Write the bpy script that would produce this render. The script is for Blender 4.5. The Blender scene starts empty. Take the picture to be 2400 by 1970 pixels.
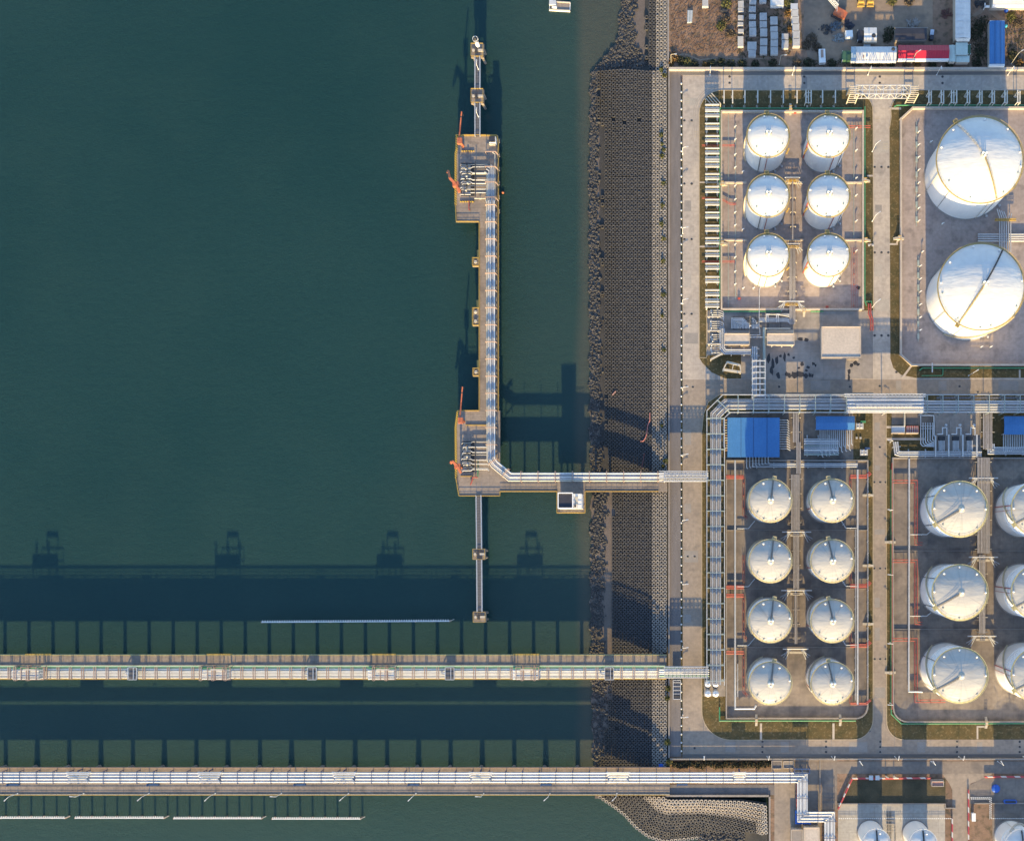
import bpy, math, random
from mathutils import Vector
random.seed(7)
# ---------------------------------------------------------------- camera, light, exposure
C = bpy.context.scene.collection
SC = bpy.context.scene
H = 460.0            # flying height over the quay (m)
S = 0.2              # metres per plan unit on the quay
NX, NY = 1600.0, 1275.0   # plan point straight under the camera
SUN_EL = 15.5
cam = bpy.data.cameras.new("camera")
co = bpy.data.objects.new("camera", cam); C.objects.link(co)
co.location = (0, 0, H)
cam.sensor_width = 36.0; cam.sensor_fit = 'HORIZONTAL'
cam.lens = 36.0 * H / (2400 * S)
cam.shift_x = (1200 - NX) / 2400; cam.shift_y = (NY - 985) / 2400
cam.clip_start = 1.0; cam.clip_end = 5000
SC.camera = co
w = bpy.data.worlds.new("World"); SC.world = w; w.use_nodes = True
nt = w.node_tree; bg = nt.nodes['Background']
sky = nt.nodes.new('ShaderNodeTexSky'); sky.sky_type = 'NISHITA'; sky.sun_disc = False
sky.sun_elevation = math.radians(SUN_EL); sky.sun_rotation = math.radians(180)
sky.air_density = 1.0; sky.dust_density = 0.6; sky.ozone_density = 2.2
nt.links.new(sky.outputs[0], bg.inputs[0]); bg.inputs[1].default_value = 0.15
sl = bpy.data.lights.new("sun", 'SUN'); sl.energy = 4.5; sl.angle = math.radians(0.5); sl.color = (1.0, 0.715, 0.30)
so = bpy.data.objects.new("sun", sl); C.objects.link(so); so.location = (0, -300, 200)
so.rotation_euler = (math.radians(90 - SUN_EL), 0, math.radians(0.4))
SC.view_settings.view_transform = 'Standard'; SC.view_settings.look = 'None'
SC.view_settings.gamma = 1.0; SC.view_settings.exposure = 1.36
SC.cycles.max_bounces = 5; SC.cycles.diffuse_bounces = 3; SC.cycles.glossy_bounces = 2

# ---------------------------------------------------------------- helpers
WATER = -5.5
DECK = 2.0
def W(px, py, h=0.0):
    f = S * (H - h) / H
    return ((px - NX) * f, (NY - py) * f)
def W3(px, py, h):
    x, y = W(px, py, h); return (x, y, h)
ORD = "first second third fourth fifth sixth seventh eighth ninth tenth eleventh twelfth thirteenth fourteenth fifteenth sixteenth seventeenth eighteenth nineteenth twentieth".split()
def nth(i):
    if i < 20: return ORD[i]
    t = {2: 'twenty', 3: 'thirty', 4: 'forty', 5: 'fifty', 6: 'sixty', 7: 'seventy', 8: 'eighty'}[(i + 1) // 10]
    return t + ('-' + ORD[(i + 1) % 10 - 1] if (i + 1) % 10 else 'th')

class MB:
    """collects boxes, tubes and lofts in world space; build() links them as one mesh object"""
    def __init__(s): s.v = []; s.f = []; s.sm = []
    def add(s, vs, fs, smooth=False):
        o = len(s.v); s.v += [tuple(p) for p in vs]
        for f in fs: s.f.append(tuple(i + o for i in f)); s.sm.append(smooth)
        return s
    def box(s, x0, y0, x1, y1, z0, z1):
        if x1 < x0: x0, x1 = x1, x0
        if y1 < y0: y0, y1 = y1, y0
        v = [(x0, y0, z0), (x1, y0, z0), (x1, y1, z0), (x0, y1, z0), (x0, y0, z1), (x1, y0, z1), (x1, y1, z1), (x0, y1, z1)]
        return s.add(v, [(3, 2, 1, 0), (4, 5, 6, 7), (0, 1, 5, 4), (1, 2, 6, 5), (2, 3, 7, 6), (3, 0, 4, 7)])
    def pbox(s, p0, q0, p1, q1, z0, z1, h=None):   # plan units seen at height h
        h = z1 if h is None else h
        x0, y0 = W(p0, q0, h); x1, y1 = W(p1, q1, h)
        return s.box(x0, y0, x1, y1, z0, z1)
    def cbox(s, x, y, z0, sx, sy, sz): return s.box(x - sx / 2, y - sy / 2, x + sx / 2, y + sy / 2, z0, z0 + sz)
    def bar(s, a, b, wd, ht=None):
        ht = wd if ht is None else ht
        a = Vector(a); b = Vector(b); d = (b - a)
        if d.length < 1e-6: return s
        d.normalize(); up = Vector((0, 0, 1))
        if abs(d.z) > .95: up = Vector((0, 1, 0))
        r = d.cross(up).normalized() * wd / 2; u = r.cross(d).normalized() * ht / 2
        v = [a - r - u, a + r - u, a + r + u, a - r + u, b - r - u, b + r - u, b + r + u, b - r + u]
        return s.add(v, [(0, 1, 2, 3), (7, 6, 5, 4), (0, 4, 5, 1), (1, 5, 6, 2), (2, 6, 7, 3), (3, 7, 4, 0)])
    def tube(s, pts, r, n=8, caps=True):
        P = [Vector(p) for p in pts]; P = [p for i, p in enumerate(P) if i == 0 or (p - P[i - 1]).length > 1e-5]
        if len(P) < 2: return s
        if len(P) > 2 and n > 5:     # short collars beside each bend keep the long runs cleanly shaded
            Q = [P[0]]
            for i in range(len(P) - 1):
                a, b = P[i], P[i + 1]; L = (b - a).length; e = min(.8, L * .3) / L
                if i: Q.append(a.lerp(b, e))
                if i < len(P) - 2: Q.append(a.lerp(b, 1 - e))
                Q.append(b)
            P = Q
        rings = []; o = len(s.v)
        for i, p in enumerate(P):
            d0 = (P[i] - P[i - 1]).normalized() if i else None
            d1 = (P[i + 1] - P[i]).normalized() if i < len(P) - 1 else None
            d = (d0 + d1) if d0 and d1 else (d0 or d1)
            if d.length < 1e-4: d = d1
            d.normalize()
            k = 1.0
            if d0 and d1: k = 1 / max(.5, d.dot(d1))
            up = Vector((0, 0, 1)) if abs(d.z) < .9 else Vector((1, 0, 0)) if abs(d.x) < .9 else Vector((0, 1, 0))
            a = d.cross(up).normalized(); b = a.cross(d).normalized()
            if rings:
                # keep the ring aligned with the previous one
                pa = rings[-1][1]; q = pa - d * pa.dot(d)
                if q.length > .1: a = q.normalized(); b = a.cross(d).normalized()
            rings.append((p, a, b, k))
        vs = []
        for p, a, b, k in rings:
            for j in range(n):
                t = 2 * math.pi * j / n; vs.append(p + (a * math.cos(t) + b * math.sin(t)) * r * (k if k < 1.4 else 1.4))
        fs = []
        for i in range(len(rings) - 1):
            for j in range(n):
                fs.append((i * n + j, (i + 1) * n + j, (i + 1) * n + (j + 1) % n, i * n + (j + 1) % n))
        s.add(vs, fs, False)
        if caps:
            s.f.append(tuple(o + j for j in range(n))); s.sm.append(False)
            m = o + (len(rings) - 1) * n; s.f.append(tuple(m + n - 1 - j for j in range(n))); s.sm.append(False)
        return s
    def ptube(s, pp, z, r, n=8): return s.tube([W3(a, b, z) for a, b in pp], r, n)
    def cyl(s, x, y, z0, z1, r0, r1=None, n=16, top=True):
        r1 = r0 if r1 is None else r1; o = len(s.v); vs = []
        for z, r in ((z0, r0), (z1, r1)):
            for j in range(n):
                t = 2 * math.pi * j / n; vs.append((x + r * math.cos(t), y + r * math.sin(t), z))
        s.add(vs, [(j, (j + 1) % n, n + (j + 1) % n, n + j) for j in range(n)], True)
        if top: s.f.append(tuple(o + n + j for j in range(n))); s.sm.append(False)
        return s
    def lathe(s, x, y, prof, n=32, cap=True):
        o = len(s.v); vs = []
        for r, z in prof:
            for j in range(n):
                t = 2 * math.pi * j / n; vs.append((x + r * math.cos(t), y + r * math.sin(t), z))
        fs = []
        for i in range(len(prof) - 1):
            for j in range(n): fs.append((i * n + j, i * n + (j + 1) % n, (i + 1) * n + (j + 1) % n, (i + 1) * n + j))
        s.add(vs, fs, True)
        if cap: s.f.append(tuple(o + (len(prof) - 1) * n + j for j in range(n))); s.sm.append(True)
        return s
    def prism(s, poly, z0, z1):
        n = len(poly); a = sum(poly[i][0] * poly[(i + 1) % n][1] - poly[(i + 1) % n][0] * poly[i][1] for i in range(n))
        if a < 0: poly = poly[::-1]
        vs = [(x, y, z0) for x, y in poly] + [(x, y, z1) for x, y in poly]
        return s.add(vs, [tuple(range(n, 2 * n))] + [(i, (i + 1) % n, n + (i + 1) % n, n + i) for i in range(n)])
    def pprism(s, pp, z0, z1): return s.prism([W(a, b, z1) for a, b in pp], z0, z1)
    def rail(s, pts, h=1.1, r=.07, step=3.0, mid=True):
        P = [Vector(p) for p in pts]
        for a, b in zip(P, P[1:]):
            L = (b - a).length; k = max(1, int(L / step))
            s.bar(a + Vector((0, 0, h)), b + Vector((0, 0, h)), 2 * r)
            if mid: s.bar(a + Vector((0, 0, h * .5)), b + Vector((0, 0, h * .5)), 1.3 * r)
            for i in range(k + 1):
                p = a.lerp(b, i / k); s.bar(p, p + Vector((0, 0, h)), 2 * r)
        return s
    def build(s, name, mat, parent=None, loc=None):
        if parent is not None: base = wloc(parent)
        else: base = Vector((0, 0, 0))
        L = Vector(loc) if loc is not None else base
        me = bpy.data.meshes.new(name)
        me.from_pydata([(x - L.x, y - L.y, z - L.z) for x, y, z in s.v], [], s.f)
        me.polygons.foreach_set('use_smooth', s.sm)
        me.materials.append(mat); me.update()
        o = bpy.data.objects.new(name, me); C.objects.link(o)
        o.location = L - base
        if parent is not None: o.parent = parent
        return o
def wloc(o):
    v = Vector(o.location)
    while o.parent: o = o.parent; v += Vector(o.location)
    return v
def tag(o, label=None, cat=None, group=None, kind=None):
    if label: o['label'] = label
    if cat: o['category'] = cat
    if group: o['group'] = group
    if kind: o['kind'] = kind
    return o
def thing(name, label, cat, loc, group=None):
    o = bpy.data.objects.new(name, None); C.objects.link(o); o.location = loc; o.empty_display_size = .5
    return tag(o, label, cat, group)
def one(name, mb, mat, label, cat, group=None):
    xs = [v[0] for v in mb.v]; ys = [v[1] for v in mb.v]; zs = [v[2] for v in mb.v]
    o = mb.build(name, mat, loc=((min(xs) + max(xs)) / 2, (min(ys) + max(ys)) / 2, min(zs)))
    return tag(o, label, cat, group)
def struct(name, mb, mat, label=None):
    o = mb.build(name, mat); o['kind'] = 'structure'
    return o
KIDS = {}
def dup(root, loc, label=None, group=None, rz=None):
    def rec(o, par):
        c = o.copy(); C.objects.link(c)
        if par: c.parent = par
        for ch in o.children: rec(ch, c)
        return c
    r = rec(root, None); r.location = loc
    if rz is not None: r.rotation_euler = (0, 0, rz)
    if label: r['label'] = label
    if group: r['group'] = group
    return r

# ---------------------------------------------------------------- materials
def mat(name, c, c2=None, scale=.15, rough=.8, metal=0., bump=0., bscale=2., detail=5., spots=None, stretch=None, joints=None, spec=None, amt=1.0, coat=0.):
    """principled with large-scale mottling (c..c2), fine grain, optional dark spots and slab joints, in world metres"""
    m = bpy.data.materials.new(name); m.use_nodes = True; t = m.node_tree; N = t.nodes; L = t.links
    b = N['Principled BSDF']; b.inputs['Roughness'].default_value = rough; b.inputs['Metallic'].default_value = metal
    if spec is not None: b.inputs['Specular IOR Level'].default_value = spec
    if coat: b.inputs['Coat Weight'].default_value = coat
    b.inputs['Base Color'].default_value = (*c, 1)
    geo = N.new('ShaderNodeNewGeometry'); vec = geo.outputs['Position']
    if stretch:
        mp = N.new('ShaderNodeMapping'); mp.inputs['Scale'].default_value = stretch; L.new(vec, mp.inputs[0]); sv = mp.outputs[0]
    else: sv = vec
    def noise(sc, det=5., v=sv):
        n = N.new('ShaderNodeTexNoise'); n.inputs['Scale'].default_value = sc; n.inputs['Detail'].default_value = det; L.new(v, n.inputs['Vector']); return n.outputs['Fac']
    def ramp(f, a, bb):
        r = N.new('ShaderNodeMapRange'); r.inputs[1].default_value = a; r.inputs[2].default_value = bb; L.new(f, r.inputs[0]); return r.outputs[0]
    def mix(f, a, bb, mode='MIX'):
        x = N.new('ShaderNodeMix'); x.data_type = 'RGBA'; x.blend_type = mode
        if isinstance(f, float): x.inputs[0].default_value = f
        else: L.new(f, x.inputs[0])
        for k, i in ((a, 6), (bb, 7)):
            if isinstance(k, tuple): x.inputs[i].default_value = (*k, 1)
            else: L.new(k, x.inputs[i])
        return x.outputs[2]
    col = None
    if c2:
        col = mix(ramp(noise(scale, detail), .34, .66), c, c2)
        g = ramp(noise(scale * 9, 3.), .25, .75)
        gm = N.new('ShaderNodeMapRange'); gm.inputs[3].default_value = 1 - .16 * amt; gm.inputs[4].default_value = 1 + .13 * amt; L.new(g, gm.inputs[0])
        cc = N.new('ShaderNodeCombineColor')
        for i in range(3): L.new(gm.outputs[0], cc.inputs[i])
        col = mix(1.0, col, cc.outputs[0], 'MULTIPLY')
    if spots:
        sc, lo, hi, sp = spots
        col = mix(ramp(noise(sc, 6., vec), lo, hi), col or c, sp)
    if joints:
        sx, sy, wd, dark = joints
        br = N.new('ShaderNodeTexBrick'); br.offset = 0.; br.inputs['Scale'].default_value = 1.0
        br.inputs['Brick Width'].default_value = sx; br.inputs['Row Height'].default_value = sy
        br.inputs['Mortar Size'].default_value = wd; br.inputs['Mortar Smooth'].default_value = .3
        br.inputs['Color1'].default_value = (1, 1, 1, 1); br.inputs['Color2'].default_value = (.93, .93, .94, 1); br.inputs['Mortar'].default_value = (dark, dark, dark, 1)
        L.new(vec, br.inputs['Vector']); col = mix(1.0, col or c, br.outputs['Color'], 'MULTIPLY')
    if col is not None: L.new(col, b.inputs['Base Color'])
    if bump:
        bn = N.new('ShaderNodeBump'); bn.inputs['Strength'].default_value = bump; bn.inputs['Distance'].default_value = .3
        L.new(noise(bscale, 4.), bn.inputs['Height']); L.new(bn.outputs[0], b.inputs['Normal'])
    return m
ROAD = mat('road_concrete', (.475, .41, .35), (.375, .33, .295), .07, spots=(.22, .54, .82, (.25, .225, .205)), joints=(5., 6., .035, .72), rough=.85)
ROAD2 = mat('worn_road_concrete', (.335, .275, .225), (.27, .225, .19), .07, spots=(.22, .54, .82, (.19, .165, .145)), joints=(5., 6., .035, .75), rough=.88)
YARD2 = mat('old_yard_concrete', (.26, .215, .18), (.20, .17, .15), .07, spots=(.14, .54, .8, (.13, .115, .11)), joints=(6., 6., .04, .75))
YARD = mat('yard_concrete', (.345, .305, .275), (.27, .24, .22), .06, spots=(.12, .56, .8, (.185, .165, .155)), joints=(6., 6., .04, .7))
DIKE = mat('dike_floor', (.37, .305, .28), (.295, .245, .23), .07, spots=(.2, .53, .78, (.18, .15, .14)), joints=(4.5, 7., .04, .75))
DIKE2 = mat('stained_dike_floor', (.25, .21, .18), (.165, .14, .125), .07, spots=(.16, .5, .72, (.11, .097, .092)), joints=(5., 7., .05, .7))
DIKE3 = mat('pale_tank_pad', (.42, .395, .36), (.35, .325, .30), .08, joints=(6., 9., .06, .6))
ASPH = mat('promenade_asphalt', (.175, .157, .156), (.14, .128, .13), .08, stretch=(1, .15, 1))
GUTTER = mat('gutter_concrete', (.20, .185, .175), (.12, .115, .115), .25, stretch=(.12, 2.2, 1))
GRASS = mat('dry_grass', (.125, .088, .036), (.062, .056, .024), .2, spots=(.8, .52, .68, (.18, .135, .07)), bump=.6, bscale=3., rough=1.)
GRASS2 = mat('dark_scrub', (.055, .05, .03), (.095, .08, .05), .16, bump=.5, bscale=2., rough=1.)
DIRT = mat('bare_dirt', (.27, .18, .13), (.19, .125, .09), .06, spots=(.35, .5, .68, (.10, .08, .055)), bump=.5, bscale=1.2, rough=1.)
DIRT2 = mat('compacted_yard_dirt', (.30, .225, .165), (.225, .17, .13), .05, spots=(.14, .52, .75, (.13, .11, .1)), bump=.25, bscale=1.5, rough=1.)
MUD = mat('tidal_mud', (.155, .125, .105), (.12, .098, .085), .15, rough=.6)
BED = mat('dark_slope_bed', (.05, .047, .045), (.035, .034, .034), .3, rough=.8)
WALLC = mat('wall_concrete', (.50, .435, .375), (.43, .37, .32), .3)
WALLD = mat('grey_wall_concrete', (.30, .27, .255), (.235, .215, .20), .3)
DECKM = mat('deck_concrete', (.30, .25, .215), (.225, .19, .168), .1, spots=(.3, .55, .8, (.15, .13, .12)), joints=(9., 3.2, .06, .6), rough=.9)
PILEM = mat('pile_concrete', (.24, .215, .195), (.17, .155, .14), .3)
TANKW = mat('white_tank_paint', (.80, .80, .80), (.74, .745, .755), .3, rough=.45, stretch=(1, 1, .12), amt=.2)
STEELW = mat('galvanised_steel', (.62, .63, .65), (.54, .555, .58), .5, rough=.45, metal=.25, amt=.6)
PIPEB = mat('pipe_white_paint', (.70, .70, .71), (.62, .63, .65), .5, rough=.45)
PIPEW = mat('pipe_aluminium_cladding', (.58, .585, .60), (.50, .515, .545), .7, rough=.42, metal=.25, amt=.7)
GANG = mat('gangway_steel', (.20, .19, .18), (.16, .155, .15), .8, rough=.6)
PIPES = mat('pipe_silver_cladding', (.40, .42, .47), (.33, .355, .40), .9, rough=.55, metal=.15, amt=.7)
PIPEC = mat('pipe_cream_paint', (.54, .50, .42), (.46, .43, .37), .6, rough=.5)
PIPEG = mat('pipe_pale_green_paint', (.30, .46, .30), (.40, .50, .36), .4, rough=.5)
PIPED = mat('pipe_grey_green_paint', (.27, .33, .32), (.33, .38, .37), .4, rough=.5)
GREEN = mat('green_paint', (.065, .28, .14), (.05, .21, .11), .8, rough=.5)
BEIGE = mat('beige_painted_steel', (.55, .50, .42), (.47, .43, .37), .7, rough=.55)
RUST = mat('pinkish_primed_steel', (.38, .27, .22), (.31, .22, .18), .7, rough=.6)
YELR = mat('weathered_gold_rail', (.40, .30, .11), (.32, .25, .11), .8, rough=.6)
BEIGEW = mat('off_white_steel', (.66, .63, .57), (.58, .56, .51), .7, rough=.6)
YEL = mat('safety_yellow', (.46, .30, .07), (.36, .25, .075), .8, rough=.55)
REDP = mat('red_pipe_paint', (.40, .075, .06), (.31, .065, .055), .8, rough=.5)
ORANGE = mat('orange_paint', (.50, .15, .07), (.40, .12, .06), .8, rough=.5)
DARK = mat('dark_steel', (.05, .05, .055), (.035, .035, .04), .8, rough=.6)
BLUEST = mat('blue_painted_steel', (.035, .08, .20), (.03, .065, .16), .8, rough=.5)
GRATE = mat('walkway_grating', (.17, .17, .185), (.13, .13, .145), .8, rough=.6, metal=.3, joints=(1.3, 1.3, .12, .55))
RUBBER = mat('black_rubber', (.02, .02, .02), (.03, .03, .03), .8, rough=.8)
def ribbed(name, c, c2, period=.9, axis=0, rough=.45, dark=.8):
    m = mat(name, c, c2, .12, rough=rough, amt=.5); t = m.node_tree; N = t.nodes; L = t.links; b = N['Principled BSDF']
    wv = N.new('ShaderNodeTexWave'); wv.bands_direction = 'XY'[axis]; wv.inputs['Scale'].default_value = .314 / period
    geo = N.new('ShaderNodeNewGeometry'); L.new(geo.outputs['Position'], wv.inputs['Vector'])
    bn = N.new('ShaderNodeBump'); bn.inputs['Strength'].default_value = .5; bn.inputs['Distance'].default_value = .12
    L.new(wv.outputs['Fac'], bn.inputs['Height']); L.new(bn.outputs[0], b.inputs['Normal']); return m
BLUER = ribbed('blue_sheet_roof', (.045, .165, .40), (.055, .185, .43), 1.2, 0)
REDR = ribbed('red_sheet_roof', (.42, .018, .045), (.36, .015, .04), 1.2, 0)
WHITER = ribbed('white_sheet_roof', (.66, .66, .66), (.56, .565, .57), 1.6, 0)
GREENR = ribbed('pale_green_sheet_roof', (.46, .56, .54), (.40, .50, .49), 1.6, 0)
DGREEN = mat('dark_green_container_paint', (.05, .13, .08), (.04, .10, .07), .6, rough=.5)
BLACKR = mat('black_felt_roof', (.035, .037, .055), (.025, .027, .04), .4, rough=.7)
SLAB = mat('white_concrete_block', (.47, .465, .465), (.38, .38, .39), .35, rough=.8, spots=(.5, .6, .8, (.33, .31, .28)))
LEAF = mat('dark_leaf', (.028, .036, .018), (.045, .048, .024), .6, rough=.9)
LEAF2 = mat('autumn_leaf', (.20, .11, .035), (.13, .085, .03), .6, rough=.9)
LEAF3 = mat('yellow_green_weed', (.12, .125, .035), (.085, .085, .03), .6, rough=.9)
BRUSH = mat('reddish_dry_brush', (.23, .145, .10), (.16, .10, .07), .3, rough=1.)
HEDGE = mat('hedge_leaf', (.022, .026, .017), (.035, .037, .022), .6, rough=.95)
PIPEL = mat('pipe_lilac_grey_cladding', (.35, .33, .335), (.29, .275, .28), .7, rough=.5)
PIPEM = mat('pipe_dull_grey_cladding', (.29, .27, .265), (.24, .225, .225), .7, rough=.5)
LEAFD = mat('dry_twig', (.13, .10, .07), (.085, .068, .05), .6, rough=1.)
BLUET = mat('blue_tarp', (.02, .10, .48), (.03, .14, .55), .8, rough=.4)
TURQ = mat('turquoise_tarp', (.05, .4, .55), (.06, .5, .6), .8, rough=.5)
ROOFC = mat('flat_roof_concrete', (.52, .45, .39), (.455, .395, .345), .12, spots=(.35, .64, .85, (.35, .31, .28)))
GLASSD = mat('dark_window_glass', (.02, .025, .035), None, rough=.15)
SKIN = None
def striped(name, c1, c2, period):
    m = mat(name, c1, rough=.5); t = m.node_tree; N = t.nodes; L = t.links; b = N['Principled BSDF']
    geo = N.new('ShaderNodeNewGeometry'); sp = N.new('ShaderNodeSeparateXYZ'); L.new(geo.outputs['Position'], sp.inputs[0])
    ad = N.new('ShaderNodeMath'); ad.operation = 'ADD'; L.new(sp.outputs[0], ad.inputs[0]); L.new(sp.outputs[1], ad.inputs[1])
    pp = N.new('ShaderNodeMath'); pp.operation = 'PINGPONG'; pp.inputs[1].default_value = period; L.new(ad.outputs[0], pp.inputs[0])
    gt = N.new('ShaderNodeMath'); gt.operation = 'GREATER_THAN'; gt.inputs[1].default_value = period * .6; L.new(pp.outputs[0], gt.inputs[0])
    x = N.new('ShaderNodeMix'); x.data_type = 'RGBA'; x.inputs[6].default_value = (*c1, 1); x.inputs[7].default_value = (*c2, 1); L.new(gt.outputs[0], x.inputs[0])
    L.new(x.outputs[2], b.inputs['Base Color']); return m
REDWHITE = striped('red_white_stripe', (.40, .055, .075), (.55, .53, .52), 3.2)
YELBLACK = striped('yellow_black_stripe', (.60, .40, .05), (.03, .03, .03), .55)

def roof_paint(name, base, streak, rad):
    """white roof paint with faint radial run-off streaks and plate buckling"""
    m = bpy.data.materials.new(name); m.use_nodes = True; t = m.node_tree; N = t.nodes; L = t.links; b = N['Principled BSDF']
    b.inputs['Roughness'].default_value = .38
    tc = N.new('ShaderNodeTexCoord'); sp = N.new('ShaderNodeSeparateXYZ'); L.new(tc.outputs['Object'], sp.inputs[0])
    at = N.new('ShaderNodeMath'); at.operation = 'ARCTAN2'; L.new(sp.outputs[1], at.inputs[0]); L.new(sp.outputs[0], at.inputs[1])
    ln = N.new('ShaderNodeVectorMath'); ln.operation = 'LENGTH'; L.new(tc.outputs['Object'], ln.inputs[0])
    cb = N.new('ShaderNodeCombineXYZ'); L.new(at.outputs[0], cb.inputs[0])
    rr = N.new('ShaderNodeMath'); rr.operation = 'MULTIPLY'; rr.inputs[1].default_value = .02; L.new(ln.outputs['Value'], rr.inputs[0]); L.new(rr.outputs[0], cb.inputs[1])
    oi = N.new('ShaderNodeObjectInfo'); L.new(oi.outputs['Random'], cb.inputs[2])
    n1 = N.new('ShaderNodeTexNoise'); n1.inputs['Scale'].default_value = rad; n1.inputs['Detail'].default_value = 3; L.new(cb.outputs[0], n1.inputs['Vector'])
    mr = N.new('ShaderNodeMapRange'); mr.inputs[1].default_value = .52; mr.inputs[2].default_value = .72; mr.inputs[4].default_value = streak; L.new(n1.outputs['Fac'], mr.inputs[0])
    n2 = N.new('ShaderNodeTexNoise'); n2.inputs['Scale'].default_value = .35; n2.inputs['Detail'].default_value = 5; L.new(tc.outputs['Object'], n2.inputs['Vector'])
    x = N.new('ShaderNodeMix'); x.data_type = 'RGBA'; x.inputs[6].default_value = (*base, 1); x.inputs[7].default_value = (base[0] * .55, base[1] * .54, base[2] * .54, 1); L.new(mr.outputs[0], x.inputs[0])
    x2 = N.new('ShaderNodeMix'); x2.data_type = 'RGBA'; x2.blend_type = 'MULTIPLY'; x2.inputs[0].default_value = 1.
    m2 = N.new('ShaderNodeMapRange'); m2.inputs[1].default_value = .3; m2.inputs[2].default_value = .7; m2.inputs[3].default_value = .94; m2.inputs[4].default_value = 1.03; L.new(n2.outputs['Fac'], m2.inputs[0])
    L.new(x.outputs[2], x2.inputs[6]); L.new(m2.outputs[0], x2.inputs[7]); L.new(x2.outputs[2], b.inputs['Base Color'])
    mp = N.new('ShaderNodeMapping'); mp.inputs['Scale'].default_value = (.5, 1.6, 1); L.new(tc.outputs['Object'], mp.inputs[0])
    n3 = N.new('ShaderNodeTexNoise'); n3.inputs['Scale'].default_value = .22; n3.inputs['Detail'].default_value = 3; L.new(mp.outputs[0], n3.inputs['Vector'])
    bn = N.new('ShaderNodeBump'); bn.inputs['Strength'].default_value = .75; bn.inputs['Distance'].default_value = .4; L.new(n3.outputs['Fac'], bn.inputs['Height']); L.new(bn.outputs[0], b.inputs['Normal'])
    return m
ROOFW = roof_paint('white_roof_paint', (.63, .635, .64), .1, 5.)
ROOFS = roof_paint('streaked_roof_paint', (.455, .44, .415), .42, 9.)
# ---------------------------------------------------------------- water
def water_mat():
    m = bpy.data.materials.new('harbour_water'); m.use_nodes = True; t = m.node_tree; N = t.nodes; L = t.links; b = N['Principled BSDF']
    b.subsurface_method = 'BURLEY'; b.inputs['Subsurface Weight'].default_value = 1.0; b.inputs['Subsurface Radius'].default_value = (.7, 1.0, 1.0); b.inputs['Subsurface Scale'].default_value = 1.3; b.inputs['Roughness'].default_value = .12; b.inputs['IOR'].default_value = 1.33; b.inputs['Specular IOR Level'].default_value = .35
    geo = N.new('ShaderNodeNewGeometry'); sp = N.new('ShaderNodeSeparateXYZ'); L.new(geo.outputs['Position'], sp.inputs[0])
    def noise(sc, det, st=(1, 1, 1)):
        mp = N.new('ShaderNodeMapping'); mp.inputs['Scale'].default_value = st; L.new(geo.outputs['Position'], mp.inputs[0])
        n = N.new('ShaderNodeTexNoise'); n.inputs['Scale'].default_value = sc; n.inputs['Detail'].default_value = det; L.new(mp.outputs[0], n.inputs['Vector']); return n.outputs['Fac']
    def mr(f, a, bb, c=0., d=1., smooth=True):
        r = N.new('ShaderNodeMapRange'); r.interpolation_type = 'SMOOTHSTEP' if smooth else 'LINEAR'
        for i, v in enumerate((a, bb, c, d)): r.inputs[i + 1].default_value = v
        L.new(f, r.inputs[0]); return r.outputs[0]
    def op(o, a, c):
        x = N.new('ShaderNodeMath'); x.operation = o
        for i, v in enumerate((a, c)):
            if isinstance(v, float): x.inputs[i].default_value = v
            else: L.new(v, x.inputs[i])
        return x.outputs[0]
    def mix(f, a, c):
        x = N.new('ShaderNodeMix'); x.data_type = 'RGBA'; L.new(f, x.inputs[0])
        for v, i in ((a, 6), (c, 7)):
            if isinstance(v, tuple): x.inputs[i].default_value = (*v, 1)
            else: L.new(v, x.inputs[i])
        return x.outputs[2]
    big = noise(.006, 4.)
    # silt carried in from the shore: clouds of it lie along the sea wall and south of the trestles
    wob = op('MULTIPLY', op('SUBTRACT', noise(.018, 5., (1, .5, 1)), .5), 90.)
    silt_e = mr(op('ADD', sp.outputs[0], wob), -150., -38.)
    silt_s = mr(op('SUBTRACT', op('MULTIPLY', wob, .8), sp.outputs[1]), -60., 150.)
    deep = mix(mr(big, .35, .65), (.0115, .041, .0445), (.0155, .0475, .050))
    deep = mix(op('MULTIPLY', mr(noise(.035, 6., (.8, 1, 1)), .4, .8), .22), deep, (.024, .058, .055))
    deep = mix(op('MULTIPLY', mr(noise(.35, 3., (1, 1.8, 1)), .4, .75), .28), deep, (.010, .036, .040))
    c = mix(op('MULTIPLY', silt_s, .75), deep, (.040, .074, .066))
    c = mix(op('MULTIPLY', silt_e, .42), c, (.042, .068, .062))
    edge = mr(op('ADD', sp.outputs[0], op('MULTIPLY', wob, .12)), -52.5, -46.)
    c = mix(op('MULTIPLY', op('MULTIPLY', edge, mr(sp.outputs[1], -117., -108.)), .5), c, (.085, .082, .068))
    L.new(c, b.inputs['Base Color'])
    rip = op('ADD', noise(.9, 3., (1, 1.5, 1)), op('MULTIPLY', noise(.22, 3., (1, 1.7, 1)), 1.2))
    bn = N.new('ShaderNodeBump'); bn.inputs['Strength'].default_value = .3; bn.inputs['Distance'].default_value = .35
    L.new(rip, bn.inputs['Height']); L.new(bn.outputs[0], b.inputs['Normal'])
    return m
mb = MB(); mb.add([(-900, -900, WATER), (70, -900, WATER), (70, 900, WATER), (-900, 900, WATER)], [(0, 1, 2, 3)])
struct('water', mb, water_mat())

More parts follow.
